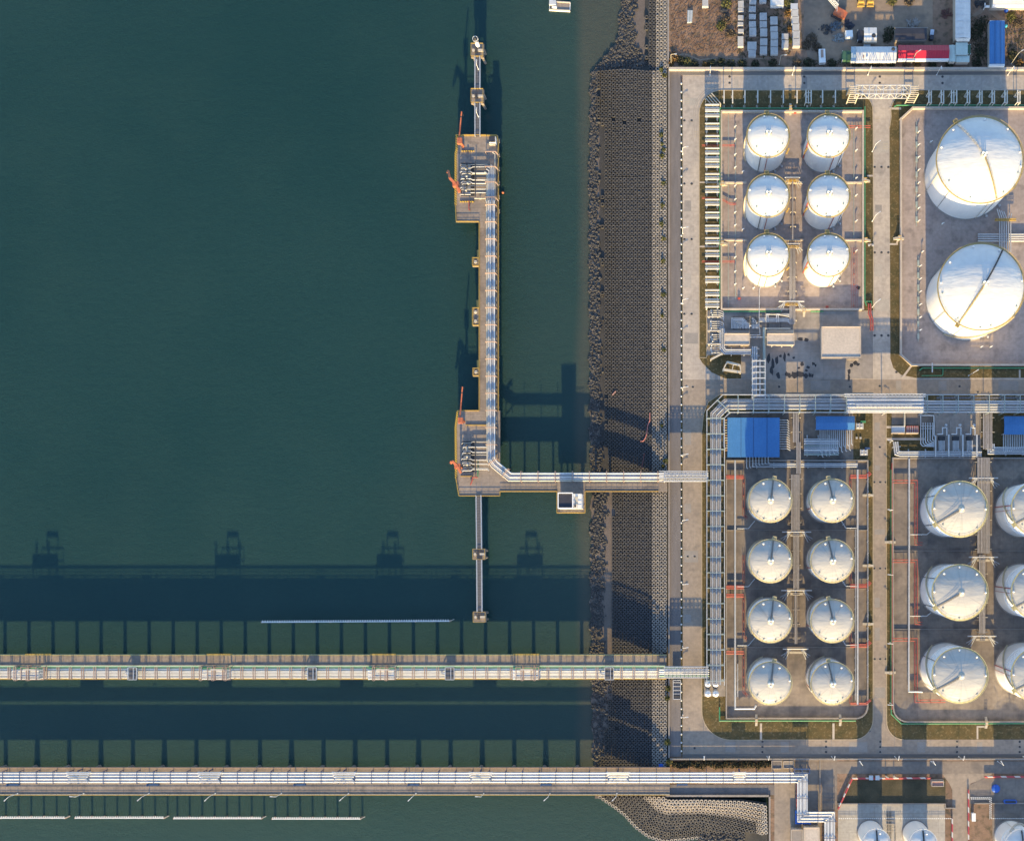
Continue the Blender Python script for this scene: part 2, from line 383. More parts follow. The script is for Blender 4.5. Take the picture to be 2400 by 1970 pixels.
# ---------------------------------------------------------------- ground sheets
def sheet(name, polys, z, m, thick=.06):
    mb = MB()
    for p in polys: mb.pprism(p, z - thick, z)
    return struct(name, mb, m)
FAR0, FAR1 = -1500, 4200
mb = MB(); pts = [W(a, b) for a, b in ((1567, FAR0), (FAR1, FAR0), (FAR1, 3500), (1806, 3500), (1806, 1864), (1567, 1864))]
mb.prism(pts, -6.5, -.05); struct('ground', mb, DIRT)
def arc(cx, cy, r, a0, a1, n=8, ry=None):
    ry = ry or r
    return [(cx + r * math.cos(math.radians(a0 + (a1 - a0) * i / n)), cy - ry * math.sin(math.radians(a0 + (a1 - a0) * i / n))) for i in range(n + 1)]
sheet('road', [[(1600, 176), (FAR1, 176), (FAR1, 889), (1600, 889)]], .0, ROAD)
sheet('road', [[(1600, 889), (FAR1, 889), (FAR1, 1766), (1600, 1766)]], .0, ROAD2)
sheet('promenade', [[(1570, 164), (1596, 164), (1596, 1772), (1570, 1772)]], .01, ASPH)
sheet('verge', [[(1596, 200), (1600, 200), (1600, 1766), (1596, 1766)]], -.02, GRASS)
sheet('gutter', [[(1596, 165), (FAR1, 165), (FAR1, 176), (1596, 176)]], .005, GUTTER)
sheet('gutter', [[(1600, 1766), (FAR1, 1766), (FAR1, 1777), (1600, 1777)]], .005, GUTTER)
# grass islands inside the roads, kerbed
islA = [(1639, 330)] + arc(1692, 265, 53, 180, 90, 8) + [(2000, 212)] + arc(1998, 262, 48, 90, 12, 7) + [(2046, 300), (2047, 728), (1690, 728), (1656, 728), (1656, 838), (1639, 838)]
islA2 = [(1639, 838), (1656, 838), (1660, 832), (1737, 828), (1737, 887), (1700, 887), (1668, 872), (1646, 850)]
islB = [(2085, 300)] + arc(2138, 262, 50, 192, 90, 8) + [(2900, 212), (2900, 885), (2145, 885), (2112, 878), (2094, 862), (2087, 840)]
islC = [(1645, 1010), (1649, 970), (1660, 942), (1688, 924), (2046, 924), (2046, 1675)] + arc(2000, 1684, 46, 0, -90, 8, 48) + [(1714, 1733)] + arc(1714, 1665, 69, 270, 180, 10, 68)
islD = [(2077, 924), (2900, 924), (2900, 1732), (2118, 1732)] + arc(2118, 1690, 40, -90, -180, 8, 42)
sheet('verge', [islA, islA2], .12, GRASS, .2); sheet('verge', [islB], .12, GRASS, .2)
sheet('verge', [islC], .12, GRASS, .2); sheet('verge', [islD], .12, GRASS, .2)
kb = MB()
for p in (islA + [islA[0]], islB[:9] + [], islC + [islC[0]], islD[3:] + [islD[0]]):
    q = [Vector((*W(a, b), .1)) for a, b in p]
    for a, b in zip(q, q[1:]): kb.bar(a, b, .3, .24)
struct('kerb', kb, mat('kerb_stone', (.44, .36, .25), (.36, .30, .22), .6))
# hard yards on the islands
sheet('yard', [[(1690, 729), (2046, 729), (2046, 888), (1738, 888), (1738, 828), (1661, 828), (1657, 800), (1657, 729)]], .16, YARD, .2)
sheet('yard', [[(1702, 965), (2000, 965), (2000, 1079), (1702, 1079)]], .16, DIKE2, .2)
sheet('yard', [[(2188, 965), (2300, 965), (2300, 1075), (2188, 1075)]], .16, YARD, .2)
sheet('yard', [[(2090, 968), (2186, 968), (2186, 996), (2090, 996)]], .17, DIKE2, .2)
# ramps and slabs west of the wall road, south of the terminal road
sheet('road', [[(1925, 1780), (1962, 1780), (1962, 1896), (1925, 1896)]], .0, YARD2)
sheet('road', [[(1962, 1783), (FAR1, 1783), (FAR1, 1812), (1962, 1812)]], .004, YARD2)
sheet('road', [[(2208, 1812), (2326, 1812), (2312, 1822), (2275, 1835), (2268, 1850), (2268, 2600), (2232, 2600), (2232, 1850), (2225, 1835)]], .008, ROAD2)
sheet('road', [[(1815, 1832), (1862, 1832), (1862, 2600), (1815, 2600)]], .0, ROAD2)
sheet('road', [[(1570, 1838), (1815, 1838), (1815, 1862), (1570, 1862)]], .0, ASPH)
sheet('yard', [[(1964, 1883), (2215, 1883), (2215, 2600), (1964, 2600)]], .06, DIKE3, .1)
sheet('yard', [[(2287, 1883), (2325, 1883), (2325, 2600), (2287, 2600)]], .03, DIRT)
sheet('yard', [[(2326, 1883), (FAR1, 1883), (FAR1, 2600), (2326, 2600)]], .05, DIKE2, .1)
sheet('verge', [[(1966, 1882), (1998, 1824), (2216, 1824), (2216, 1882)]], .04, GRASS2, .1)
sheet('verge', [[(2270, 1840), (2310, 1820), (FAR1, 1820), (FAR1, 1882), (2270, 1882)]], .035, YARD2, .1)
sheet('yard', [[(1808, 1780), (1925, 1780), (1925, 1832), (1808, 1832)]], .0, YARD2)
sheet('yard', [[(1862, 1832), (1924, 1832), (1924, 2600), (1862, 2600)]], -.01, YARD2)
sheet('yard', [[(1650, 1590), (1700, 1590), (1700, 1631), (1650, 1631)]], .15, YARD, .2)
# the neighbour's yard at the top
sheet('dirt_yard', [[(1880, -400), (2186, -400), (2186, 108), (2000, 108), (1985, 150), (1900, 150), (1885, 110)]], -.02, DIRT2, .05)
sheet('path', [[(2296, -40), (2325, -40), (2328, 20), (2345, 38), (2362, 46), (2356, 52), (2338, 46), (2318, 30), (2312, 20), (2300, 32), (2280, 42), (2276, 38), (2296, 22)]], -.015, DIRT2, .05)
mb = MB()
for k in range(6):
    pp = [(1568 + 60 * i, 128 + 9 * math.sin(i * .9) + 2 * k * .4) for i in range(6)]
mb2 = [Vector((*W(a, b), -.02)) for a, b in ((1572, 134), (1605, 127), (1640, 141), (1680, 136), (1735, 139), (1790, 137), (1830, 133), (1848, 118), (1900, 116))]
pth = MB()
for a, b in zip(mb2, mb2[1:]): pth.bar(a, b, .7, .06)
struct('path', pth, DIRT2)

# ---------------------------------------------------------------- sea wall slope
def lerp(a, xs, ys):
    if a <= xs[0]: return ys[0]
    for i in range(len(xs) - 1):
        if a <= xs[i + 1]: return ys[i] + (ys[i + 1] - ys[i]) * (a - xs[i]) / (xs[i + 1] - xs[i])
    return ys[-1]
def xw(y): return lerp(y, [-600, 0, 60, 105, 120, 150, 172, 260, 400, 1000, 1150, 1400, 1800, 1870], [1456, 1456, 1450, 1446, 1425, 1405, 1386, 1384, 1381, 1383, 1386, 1384, 1390, 1396]) + 2.5 * math.sin(y * .11) + 1.5 * math.sin(y * .31 + 1)
def zs(x, y):
    a = xw(y); top = y < 168
    b1 = a + 36 if not top else lerp(y, [100, 125], [a + 36, 1495])
    b2 = max(b1 + 4, 1440 if not top else 1512)
    return lerp(x, [a - 16, a, b1, b2, 1520 if not top else 1530, 1566], [-7.2, WATER + .05, -4.7, -4.5, -2.9, .45])
mb = MB(); cols = 26; rows = []
ys = list(range(-600, 1871, 10))
for y in ys:
    a = xw(y) - 16
    for i in range(cols):
        x = a + (1567 - a) * i / (cols - 1); z = zs(x, y); mb.v.append((*W(x, y, z), z))
for j in range(len(ys) - 1):
    for i in range(cols - 1):
        k = j * cols + i; mb.f.append((k, k + cols, k + cols + 1, k + 1)); mb.sm.append(True)
so_ = struct('shore', mb, MUD); so_.data.materials.append(BED)
for p_ in so_.data.polygons:
    if p_.center.z > -4.42 or (p_.center.x > (1402 - NX) * S * 1.01 and p_.center.y > (NY - 1110) * S and p_.center.y < (NY - 172) * S): p_.material_index = 1
# south slope, a loft from the crest down to the water
CR = [(1560, 1862), (1560, 1866), (1561, 1868), (1563, 1869), (1568, 1870), (1582, 1870), (1640, 1870), (1740, 1872), (1797, 1880), (1800, 1990), (1800, 2200)]
WL = [(1398, 1862), (1440, 1890), (1463, 1908), (1490, 1938), (1520, 1960), (1558, 1971), (1640, 1962), (1690, 1985), (1730, 2005), (1740, 2040), (1740, 2200)]
PS = [0, .12, .36, .6, 1.0, 1.12]; PZ = [.5, .2, -2.75, -3.7, -5.3, -7]
def south(u, s):
    i = min(int(u), len(CR) - 2); f = u - i
    c = [CR[i][k] * (1 - f) + CR[i + 1][k] * f for k in (0, 1)]; q = [WL[i][k] * (1 - f) + WL[i + 1][k] * f for k in (0, 1)]
    z = lerp(s, PS, PZ); x, y = c[0] + (q[0] - c[0]) * s, c[1] + (q[1] - c[1]) * s
    return x, y, z
mb = MB(); nu = 60; nv = 14
for j in range(nu + 1):
    for i in range(nv + 1):
        x, y, z = south(j * (len(CR) - 1) / nu, 1.12 * i / nv); z -= .05; mb.v.append((*W(x, y, z), z))
for j in range(nu):
    for i in range(nv):
        k = j * (nv + 1) + i; mb.f.append((k, k + 1, k + nv + 2, k + nv + 1)); mb.sm.append(True)
struct('shore', mb, BED)

def block_mat():
    """precast armour units: pale and dry at the crest, dark with weed below the tide line"""
    m = bpy.data.materials.new('armour_concrete'); m.use_nodes = True; t = m.node_tree; N = t.nodes; L = t.links; b = N['Principled BSDF']; b.inputs['Roughness'].default_value = .85
    geo = N.new('ShaderNodeNewGeometry'); sp = N.new('ShaderNodeSeparateXYZ'); L.new(geo.outputs['Position'], sp.inputs[0])
    n = N.new('ShaderNodeTexNoise'); n.inputs['Scale'].default_value = .12; n.inputs['Detail'].default_value = 6; L.new(geo.outputs['Position'], n.inputs['Vector'])
    ad = N.new('ShaderNodeMath'); ad.operation = 'MULTIPLY_ADD'; ad.inputs[1].default_value = .5; L.new(n.outputs['Fac'], ad.inputs[0]); L.new(sp.outputs[2], ad.inputs[2])
    r = N.new('ShaderNodeValToRGB'); mr = N.new('ShaderNodeMapRange'); mr.inputs[1].default_value = -3.75; mr.inputs[2].default_value = 3.05; L.new(ad.outputs[0], mr.inputs[0]); L.new(mr.outputs[0], r.inputs[0])
    e = r.color_ramp.elements; e[0].position = 0.; e[0].color = (.062, .058, .054, 1); e[1].position = 1.; e[1].color = (.30, .28, .26, 1)
    for p, c in ((.14, (.072, .073, .08)), (.37, (.078, .08, .09)), (.385, (.095, .096, .104)), (.41, (.275, .255, .24))):
        k = e.new(p); k.color = (*c, 1)
    n2 = N.new('ShaderNodeTexNoise'); n2.inputs['Scale'].default_value = 1.2; n2.inputs['Detail'].default_value = 5; L.new(geo.outputs['Position'], n2.inputs['Vector'])
    m2 = N.new('ShaderNodeMapRange'); m2.inputs[1].default_value = .3; m2.inputs[2].default_value = .7; m2.inputs[3].default_value = .6; m2.inputs[4].default_value = 1.2; L.new(n2.outputs['Fac'], m2.inputs[0])
    x = N.new('ShaderNodeMix'); x.data_type = 'RGBA'; x.blend_type = 'MULTIPLY'; x.inputs[0].default_value = 1; L.new(r.outputs[0], x.inputs[6]); L.new(m2.outputs[0], x.inputs[7]); 
    # the inner basin south of the causeway is coated with pale silt
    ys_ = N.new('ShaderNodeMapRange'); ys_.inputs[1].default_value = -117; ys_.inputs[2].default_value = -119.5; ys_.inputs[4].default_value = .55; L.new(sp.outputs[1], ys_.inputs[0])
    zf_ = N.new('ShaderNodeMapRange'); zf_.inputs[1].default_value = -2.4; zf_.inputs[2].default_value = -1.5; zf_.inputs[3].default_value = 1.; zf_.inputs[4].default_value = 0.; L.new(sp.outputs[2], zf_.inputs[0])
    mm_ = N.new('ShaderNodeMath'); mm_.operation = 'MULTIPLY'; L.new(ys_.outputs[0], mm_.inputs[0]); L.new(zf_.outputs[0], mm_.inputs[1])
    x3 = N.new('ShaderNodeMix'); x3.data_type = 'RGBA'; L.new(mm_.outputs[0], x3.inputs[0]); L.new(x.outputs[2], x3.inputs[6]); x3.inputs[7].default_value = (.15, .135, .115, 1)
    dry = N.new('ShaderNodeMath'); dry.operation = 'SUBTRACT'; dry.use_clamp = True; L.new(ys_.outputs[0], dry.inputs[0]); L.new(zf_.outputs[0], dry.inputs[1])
    x4 = N.new('ShaderNodeMix'); x4.data_type = 'RGBA'; L.new(dry.outputs[0], x4.inputs[0]); L.new(x3.outputs[2], x4.inputs[6]); x4.inputs[7].default_value = (.52, .45, .37, 1)  # south-facing dry band lightened in the colour to look more strongly sunlit
    L.new(x4.outputs[2], b.inputs['Base Color']); return m
BLOCK = block_mat()
def unit(n=8, ro=.845, ri=.44, hh=1.05):
    """hollow armour unit: a squat ring with a square-ish outline and four feet"""
    v = []; f = []
    sq = lambda t, r, k: (r * math.copysign(abs(math.cos(t)) ** k, math.cos(t)), r * math.copysign(abs(math.sin(t)) ** k, math.sin(t)))
    prof = [(ro, 0, .7), (ro, hh * .88, .7), (ro * .95, hh, .7), (ri, hh * .95, 1), (ri * .92, -.3, 1)]
    for r, z, k in prof:
        for j in range(n):
            t = 2 * math.pi * (j + .5) / n; a, b = sq(t, r, k); v.append((a, b, z))
    for i in range(len(prof) - 1):
        for j in range(n): f.append((i * n + j, i * n + (j + 1) % n, (i + 1) * n + (j + 1) % n, (i + 1) * n + j))
    return v, f
UV, UF = unit()
ume = bpy.data.meshes.new('armour_block'); ume.from_pydata(UV, [], UF); ume.materials.append(BLOCK)
spots = []
P = 8.62
j = 0; y = -140.
while y < 1848:
    y += P; j += 1; top = y < 166
    x0 = 1514 if top else lerp(y, [170, 290, 300, 640, 1000, 1105, 1135, 1600, 1770], [1397, 1400, 1412, 1411, 1414, 1424, 1432, 1430, 1412])
    x0 += 3 * math.sin(y * .09) + random.uniform(-2, 2)
    if y > 1770: x0 = 1400 + (y - 1770) * .1
    n = int((1564 - x0) / P)
    for i in range(n):
        x = 1563 - P * .5 - i * P
        if y > 1130 and 1200 < y and random.random() < .003: continue
        yy = y + (1.9 * math.sin(i * .42) if y < 420 else 0)
        if 282 < y < 292 and i > 4 and random.random() < .12: continue
        spots.append((x + random.gauss(0, .16), yy + random.gauss(0, .16), zs(x, yy) + random.uniform(-.05, .06), random.gauss(0, .04)))
for s_i in range(14):
    s = .06 + s_i * .068
    acc = 0; last = None; u = 0.
    while u < 8.6:
        x, y, z = south(u, s)
        if last is None or math.hypot(x - last[0], y - last[1]) >= 8.1:
            last = (x, y)
            if y > 1864 and not (x > 1640 and y > 1952) and y < 2040: spots.append((x, y, z - .1, math.atan2(y - 1866, x - 1560) + random.gauss(0, .1)))
        u += .02
# the units along the water's edge of the corner are the largest to see; every one of 300 there is its own object
order = sorted(range(len(spots)), key=lambda i: (0 if spots[i][1] > 1866 else 1, math.hypot(spots[i][0] - 1600, spots[i][1] - 1930)))
solo = set(order[:295]); mass = MB()
for i, (x, y, z, a) in enumerate(spots):
    X, Y = W(x, y, z)
    if i in solo:
        o = bpy.data.objects.new('armour_block', ume); C.objects.link(o); o.location = (X, Y, z); o.rotation_euler = (random.gauss(0, .05), random.gauss(0, .05), a)
        tag(o, 'hollow precast concrete armour block laid in rows on the curved harbour slope', 'armour block', 'armour blocks on the curved slope')
    else:
        ca, sa = math.cos(a), math.sin(a); tx, ty = random.gauss(0, .03), random.gauss(0, .03)
        mass.add([(X + p * ca - q * sa, Y + p * sa + q * ca, z + r + p * tx + q * ty) for p, q, r in UV], UF)
o = mass.build('armour_block_cover', BLOCK); tag(o, 'rows of dark hollow concrete armour blocks covering the sea wall slope', 'armour blocks', None, 'stuff')
# one row of pale ring units marks the water's edge of the inner basin
EDGE = mat('pale_edge_concrete', (.40, .36, .31), (.30, .27, .235), .6); ume2 = bpy.data.meshes.new('edge_block'); ume2.from_pydata([(a * .95, b * .95, c) for a, b, c in UV], [], UF); ume2.materials.append(EDGE)
u, last = .15, None
while u < 6.1:
    x, y, z = south(u, .985)
    if last is None or math.hypot(x - last[0], y - last[1]) >= 8.4:
        last = (x, y); o = bpy.data.objects.new('edge_block', ume2); C.objects.link(o); o.location = (*W(x, y, z + .2), z + .15); o.rotation_euler = (0, 0, random.uniform(0, 1.5))
        tag(o, 'pale ring-shaped concrete block in the single row along the inner basin waterline', 'armour block', 'pale ring blocks along the waterline')
    u += .02
# rubble at the toe
ROCK = mat('wet_rock', (.062, .06, .062), (.034, .034, .036), .5, spots=(1.1, .6, .78, (.24, .23, .225)), rough=.75)
def rock_shape(seed):
    r = random.Random(seed); v = []; f = []
    n, m = 6, 3; v.append((0, 0, -1.))
    for i in range(m):
        ph = -math.pi / 2 + math.pi * (i + 1) / (m + 1)
        for j in range(n):
            t = 2 * math.pi * (j + .5 * (i % 2)) / n; k = r.uniform(.7, 1.15)
            v.append((math.cos(ph) * math.cos(t) * k, math.cos(ph) * math.sin(t) * k * .8, math.sin(ph) * k * .7))
    v.append((0, 0, r.uniform(.5, .8)))
    for j in range(n): f.append((0, 1 + (j + 1) % n, 1 + j)); f.append((len(v) - 1, 1 + (m - 1) * n + j, 1 + (m - 1) * n + (j + 1) % n))
    for i in range(m - 1):
        for j in range(n):
            a, b, c, d = 1 + i * n + j, 1 + i * n + (j + 1) % n, 1 + (i + 1) * n + (j + 1) % n, 1 + (i + 1) * n + j
            f.append((a, b, c)); f.append((a, c, d))
    return v, f
RS = [rock_shape(k) for k in range(6)]
rme = []
for v, f in RS:
    me = bpy.data.meshes.new('rock'); me.from_pydata(v, [], f); me.materials.append(ROCK); rme.append(me)
rocks = []
for k in range(5600):
    y = random.uniform(-60, 1800)
    if random.random() < .12: y = random.uniform(60, 172)
    a = xw(y)
    if y < 168:
        wd = lerp(y, [-60, 60, 105, 130, 168], [40, 36, 42, 86, 122])
    else:
        wd = lerp(y, [168, 300, 640, 1000, 1130, 1180, 1290, 1500, 1600, 1800], [16, 18, 24, 25, 30, 30, 34, 28, 40, 42])
        if 1160 < y < 1215: a += 8
    x = a + abs(random.gauss(0, .55)) * wd if random.random() < .5 else a + random.random() * wd
    if x > a + wd * 1.15: continue
    if 1090 < y < 1150 and random.random() < .5: continue
    rocks.append((x, y, random.uniform(.35, .78) * (1.0 if random.random() > .08 else 1.35)))
for k in range(520):
    x = random.uniform(1638, 1745); y = random.uniform(1952, 1990)
    rocks.append((x, y, random.uniform(.45, .95)))
inview = [i for i, r in enumerate(rocks) if -2 < r[1] < 1972]
big = set(sorted(inview, key=lambda i: -rocks[i][2])[:295]); mass = MB()
for i, (x, y, s) in enumerate(rocks):
    z = (zs(x, y) if y < 1850 else -4.6) + s * .3; X, Y = W(x, y, z); a = random.uniform(0, 6.3)
    if i in big:
        o = bpy.data.objects.new('rock', rme[i % 6]); C.objects.link(o); o.location = (X, Y, z); o.scale = (s, s, s); o.rotation_euler = (random.uniform(-.4, .4), random.uniform(-.4, .4), a)
        tag(o, 'large wet dark boulder lying at the foot of the sea wall', 'boulder', 'boulders at the waterline')
    else:
        v, f = RS[i % 6]; ca, sa = math.cos(a) * s, math.sin(a) * s
        mass.add([(X + p * ca - q * sa, Y + p * sa + q * ca, z + r * s) for p, q, r in v], f)
o = mass.build('rubble', ROCK); tag(o, 'loose dark rubble stones along the waterline of the sea wall', 'rubble', None, 'stuff')
# crest wall of the promenade and the basin wall
mb = MB(); mb.pbox(1566.5, 160, 1569.5, 1775, -1.2, 1.1); one('parapet_wall', mb, WALLD, 'long grey parapet wall between the armour blocks and the dark promenade', 'wall')
mb = MB(); mb.pbox(1564, -300, 1568, 158, -1.2, .9); one('parapet_wall', mb, WALLD, 'grey parapet wall along the sea beside the bare dirt yard', 'wall')
mb = MB(); mb.pbox(1802, 1866, 1806, 2150, -3, .8); one('parapet_wall', mb, WALLD, 'grey quay wall beside the narrow road at the inner basin', 'wall')
mb = MB(); mb.pbox(1560, 1862, 1802, 1866.5, -2, .9); one('parapet_wall', mb, WALLD, 'grey wall along the causeway road above the pale sunlit armour slope', 'wall')
mb = MB(); mb.pbox(1568, 157.5, FAR1 - 1700, 163.5, -.1, 1.6); one('boundary_wall', mb, WALLC, 'pale concrete boundary wall between the terminal road and the neighbouring yard', 'wall')
mb = MB(); mb.pbox(1570, 1777, FAR1 - 1700, 1780, -.1, 1.5); one('boundary_wall', mb, WALLD, 'grey boundary wall along the shaded southern terminal road', 'wall')
# ---------------------------------------------------------------- trestles and jetty
def pile(mb, x, y, z1, z0=-9., r=.45, tx=0., ty=0.): return mb.tube([(x + tx, y + ty, z0), (x, y, z1)], r, 8)
def deck_thing(name, label, cat, poly, z1=DECK, th=.8, group=None):
    cx, cy = W(*poly[0], z1); t = thing(name, label, cat, (cx, cy, z1 - th), group)
    m = MB(); m.pprism(poly, z1 - th, z1); m.build('deck', DECKM, t); return t
def edge_kerb(t, pts, z=DECK, m=None, rl=True, wd=.36):
    k = MB(); q = [Vector(W3(a, b, z)) for a, b in pts]
    for a, b in zip(q, q[1:]): k.bar(a + Vector((0, 0, .15)), b + Vector((0, 0, .15)), wd, .3)
    k.build('kerb', m or YEL, t)
    if rl:
        r = MB(); r.rail(q, 1.15, .07, 2.4); r.build('railing', YEL, t)
# first trestle (upper)
D1 = 4.0
t = deck_thing('trestle', 'long concrete trestle with pipe cages and a walkway along its upper edge', 'trestle', [(-120, 1533.5), (1562, 1533.5), (1562, 1590), (-120, 1590)], D1, 2.3)
edge_kerb(t, [(-120, 1534), (1562, 1534)], D1, m=PIPEG, wd=.3); edge_kerb(t, [(-120, 1590), (1562, 1590)], D1, rl=False)
def bent(x, yy, pr_=.72, rk=.5, zd=DECK):
    m = MB(); X = W(x, yy[0], zd)[0]
    a, b = W(x, yy[0], zd)[1], W(x, yy[1], zd)[1]
    m.box(X - .8, b + .3, X + .8, a - .3, DECK - 1.7, DECK - .8)
    for k, y in enumerate((a - 1.4, (a + b) / 2, b + 1.4)): pile(m, X, y, DECK - 1.7, -9, pr_, (-rk, rk * .4, rk)[k], 0)
    return m
for i in range(28):
    x = 42 + 57.3 * i - 57.3
    if x > 1420: continue
    bent(x, (1533, 1590), zd=D1 - 1.5).build('pile_bent', PILEM, t)
for x in (90, 514, 898, 1234):   # passing places on the walkway side
    m = MB(); m.pbox(x - 30, 1531.2, x + 30, 1533.4, D1 - .6, D1 + .35, D1); m.build('landing_kerb', YEL, t)
# second trestle
t2 = deck_thing('trestle', 'long concrete road trestle nearest the lower edge carrying open pipelines', 'trestle', [(-120, 1797), (1570, 1797), (1570, 1862), (-120, 1862)])
edge_kerb(t2, [(-120, 1861), (1570, 1861)], m=PIPEC, wd=.4); edge_kerb(t2, [(-120, 1798), (1570, 1798)], m=RUST, rl=False, wd=.3)
for i in range(19):
    x = 64 + 75.7 * i - 75.7
    bent(x, (1797, 1862), .95, (.3, 1.3, .5, 1.0)[i % 4]).build('pile_bent', PILEM, t2)
# L-shaped jetty
up = [(1070, 317), (1166, 317), (1169, 330), (1169, 1110), (1203, 1107), (1590, 1107), (1590, 1150), (1172, 1152), (1172, 1162), (1075, 1162), (1070, 1130), (1070, 964), (1123, 964), (1123, 520), (1073, 520), (1068, 480), (1068, 360), (1071, 352)]
j = deck_thing('jetty', 'L-shaped concrete berth with two loading platforms joined by a narrow roadway', 'jetty', [(1070, 317), (1167, 317), (1169, 330), (1169, 520), (1068, 520), (1067, 360), (1070, 350)])
m = MB(); m.pprism([(1123.5, 520), (1169, 520), (1169, 962), (1123.5, 962)], DECK - .82, DECK - .01); m.build('deck', DECKM, j)
m = MB(); m.pprism([(1072, 962), (1172, 962), (1172, 1162), (1075, 1162), (1068, 1120), (1068, 1000)], DECK - .8, DECK); m.build('deck', DECKM, j)
m = MB(); m.pprism([(1172, 1107), (1564, 1107), (1564, 1152), (1172, 1152)], DECK - .81, DECK - .005); m.build('deck', DECKM, j)
edge_kerb(j, [(1123, 520), (1070, 520), (1068, 480)]); edge_kerb(j, [(1070, 318), (1165, 318), (1168, 331), (1168, 962)], wd=.5)
edge_kerb(j, [(1123.5, 520), (1123.5, 962), (1074, 962)]); edge_kerb(j, [(1172, 1151.5), (1172, 1161.5), (1076, 1161.5), (1069, 1120)])
edge_kerb(j, [(1172, 1151), (1305, 1151)]); edge_kerb(j, [(1372, 1151), (1543, 1151)])
for q in ([(1068, 480), (1068, 360), (1070.5, 350), (1071, 318)], [(1069, 1120), (1068, 1000), (1073, 963)]):
    m = MB()
    for a, b in zip(q, q[1:]):
        m.bar(Vector(W3(*a, DECK)) + Vector((0, 0, .15)), Vector(W3(*b, DECK)) + Vector((0, 0, .15)), .9, .3)
    m.build('fender_beam', YELBLACK, j)
m = MB()
for x in (1084, 1106, 1128, 1150):
    for y in list(range(330, 520, 24)) + list(range(975, 1160, 24)):
        X, Y = W(x, y, DECK); pile(m, X, Y, DECK - .8)
for y in range(530, 960, 30):
    for x in (1130, 1162): pile(m, *W(x, y, DECK), DECK - .8)
for x in range(1190, 1440, 34):
    for y in (1112, 1146): pile(m, *W(x, y, DECK), DECK - .8)
m.build('piling', PILEM, j)
for y in list(range(325, 520, 33)) + list(range(980, 1110, 33)):      # light brackets on the east edge
    m = MB(); m.pbox(1168, y, 1171, y + 9, DECK - .7, DECK - .1, DECK); m.build('ledge', DECKM, j)
m = MB(); m.pbox(1082, 354, 1112, 355.2, DECK, DECK + .5, DECK); m.pbox(1078, 472, 1112, 474, DECK, DECK + .5, DECK); m.build('bund_kerb', YELBLACK, j)
m = MB(); m.pbox(1080, 1115, 1108, 1116.5, DECK, DECK + .5, DECK); m.pbox(1092, 995, 1140, 997, DECK, DECK + .5, DECK); m.build('bund_kerb', YEL, j)
# dolphins and catwalks
def dolphin(x0, y0, x1, y1, label, extra=False):
    cx, cy = W((x0 + x1) / 2, (y0 + y1) / 2, DECK); t = thing('mooring_dolphin', label, 'dolphin', (cx, cy, -9), 'mooring dolphins')
    m = MB(); m.pbox(x0, y0, x1, y1, DECK - 1.5, DECK - .25); m.build('pile_cap', DECKM, t)
    for a in (x0 + 5, x1 - 5):
        for b in (y0 + 5, y1 - 5):
            m = MB(); X, Y = W(a, b, DECK); pile(m, X, Y, DECK - 1.5, -9, .6, .4 if a > (x0 + x1) / 2 else -.4); m.build('pile', PILEM, t)
    m = MB(); m.rail([W3(x0 + 1, y0 + 1, DECK), W3(x1 - 1, y0 + 1, DECK), W3(x1 - 1, y1 - 1, DECK), W3(x0 + 1, y1 - 1, DECK), W3(x0 + 1, y0 + 1, DECK)], 1.1, .09, 2.); m.build('railing', YEL, t)
    m = MB(); X, Y = W(x0 + 6, (y0 + y1) / 2, DECK); m.cyl(X, Y, DECK - .25, DECK + .3, .5, .42, 10); m.cyl(X, Y, DECK + .3, DECK + .65, .75, .6, 10); m.build('bollard_head', BEIGE, t)
    m = MB(); m.cbox(*W(x0 + 13, (y0 + y1) / 2, DECK), DECK - .25, 1.0, 2.2, 1.1); m.build('hook_unit', DARK, t)
    m = MB(); X, Y = W(x1 - 7, (y0 + y1) / 2, DECK); m.cbox(X, Y, DECK - .25, 2.6, 1.0, .9); m.build('landing', BEIGE, t)
    return t
dolphin(1104, 103, 1134, 135, 'concrete mooring dolphin carrying the white navigation beacon')
dolphin(1104, 209, 1134, 243, 'concrete mooring dolphin midway along the upper catwalk')
dolphin(1108, 1285, 1138, 1311, 'concrete mooring dolphin midway along the lower catwalk')
dolphin(1109, 1432, 1139, 1458, 'square mooring dolphin at the free end of the lower catwalk')
def catwalk(x0, y0, x1, y1, label):
    a = Vector(W3(x0, y0, DECK + .4)); b = Vector(W3(x1, y1, DECK + .4)); t = thing('catwalk', label, 'catwalk', a, 'steel catwalks to the dolphins')
    m = MB(); m.bar(a, b, 2.1, .14); m.build('grating', GRATE, t)
    for s in (-1, 1):
        m = MB(); o = Vector((1.15 * s, 0, 0)); m.bar(a + o, b + o, .34, .6); m.bar(a + o + Vector((0, 0, 1.2)), b + o + Vector((0, 0, 1.2)), .16)
        L = (b - a).length; n = int(L / 1.8)
        for i in range(n + 1):
            p = a.lerp(b, i / n) + o; m.bar(p, p + Vector((0, 0, 1.2)), .1)
            if i < n: m.bar(p, a.lerp(b, (i + 1) / n) + o + Vector((0, 0, 1.2)), .08)
        m.build('truss_side', STEELW, t)
catwalk(1119.5, 134, 1119.5, 209, 'grey steel catwalk between the two upper mooring dolphins')
catwalk(1119.5, 243, 1119.5, 320, 'grey steel catwalk from the upper platform to its first dolphin')
catwalk(1122, 1160, 1123.5, 1286, 'grey steel catwalk from the lower platform to its first dolphin')
catwalk(1123.5, 1311, 1124.5, 1433, 'grey steel catwalk between the two lower mooring dolphins')
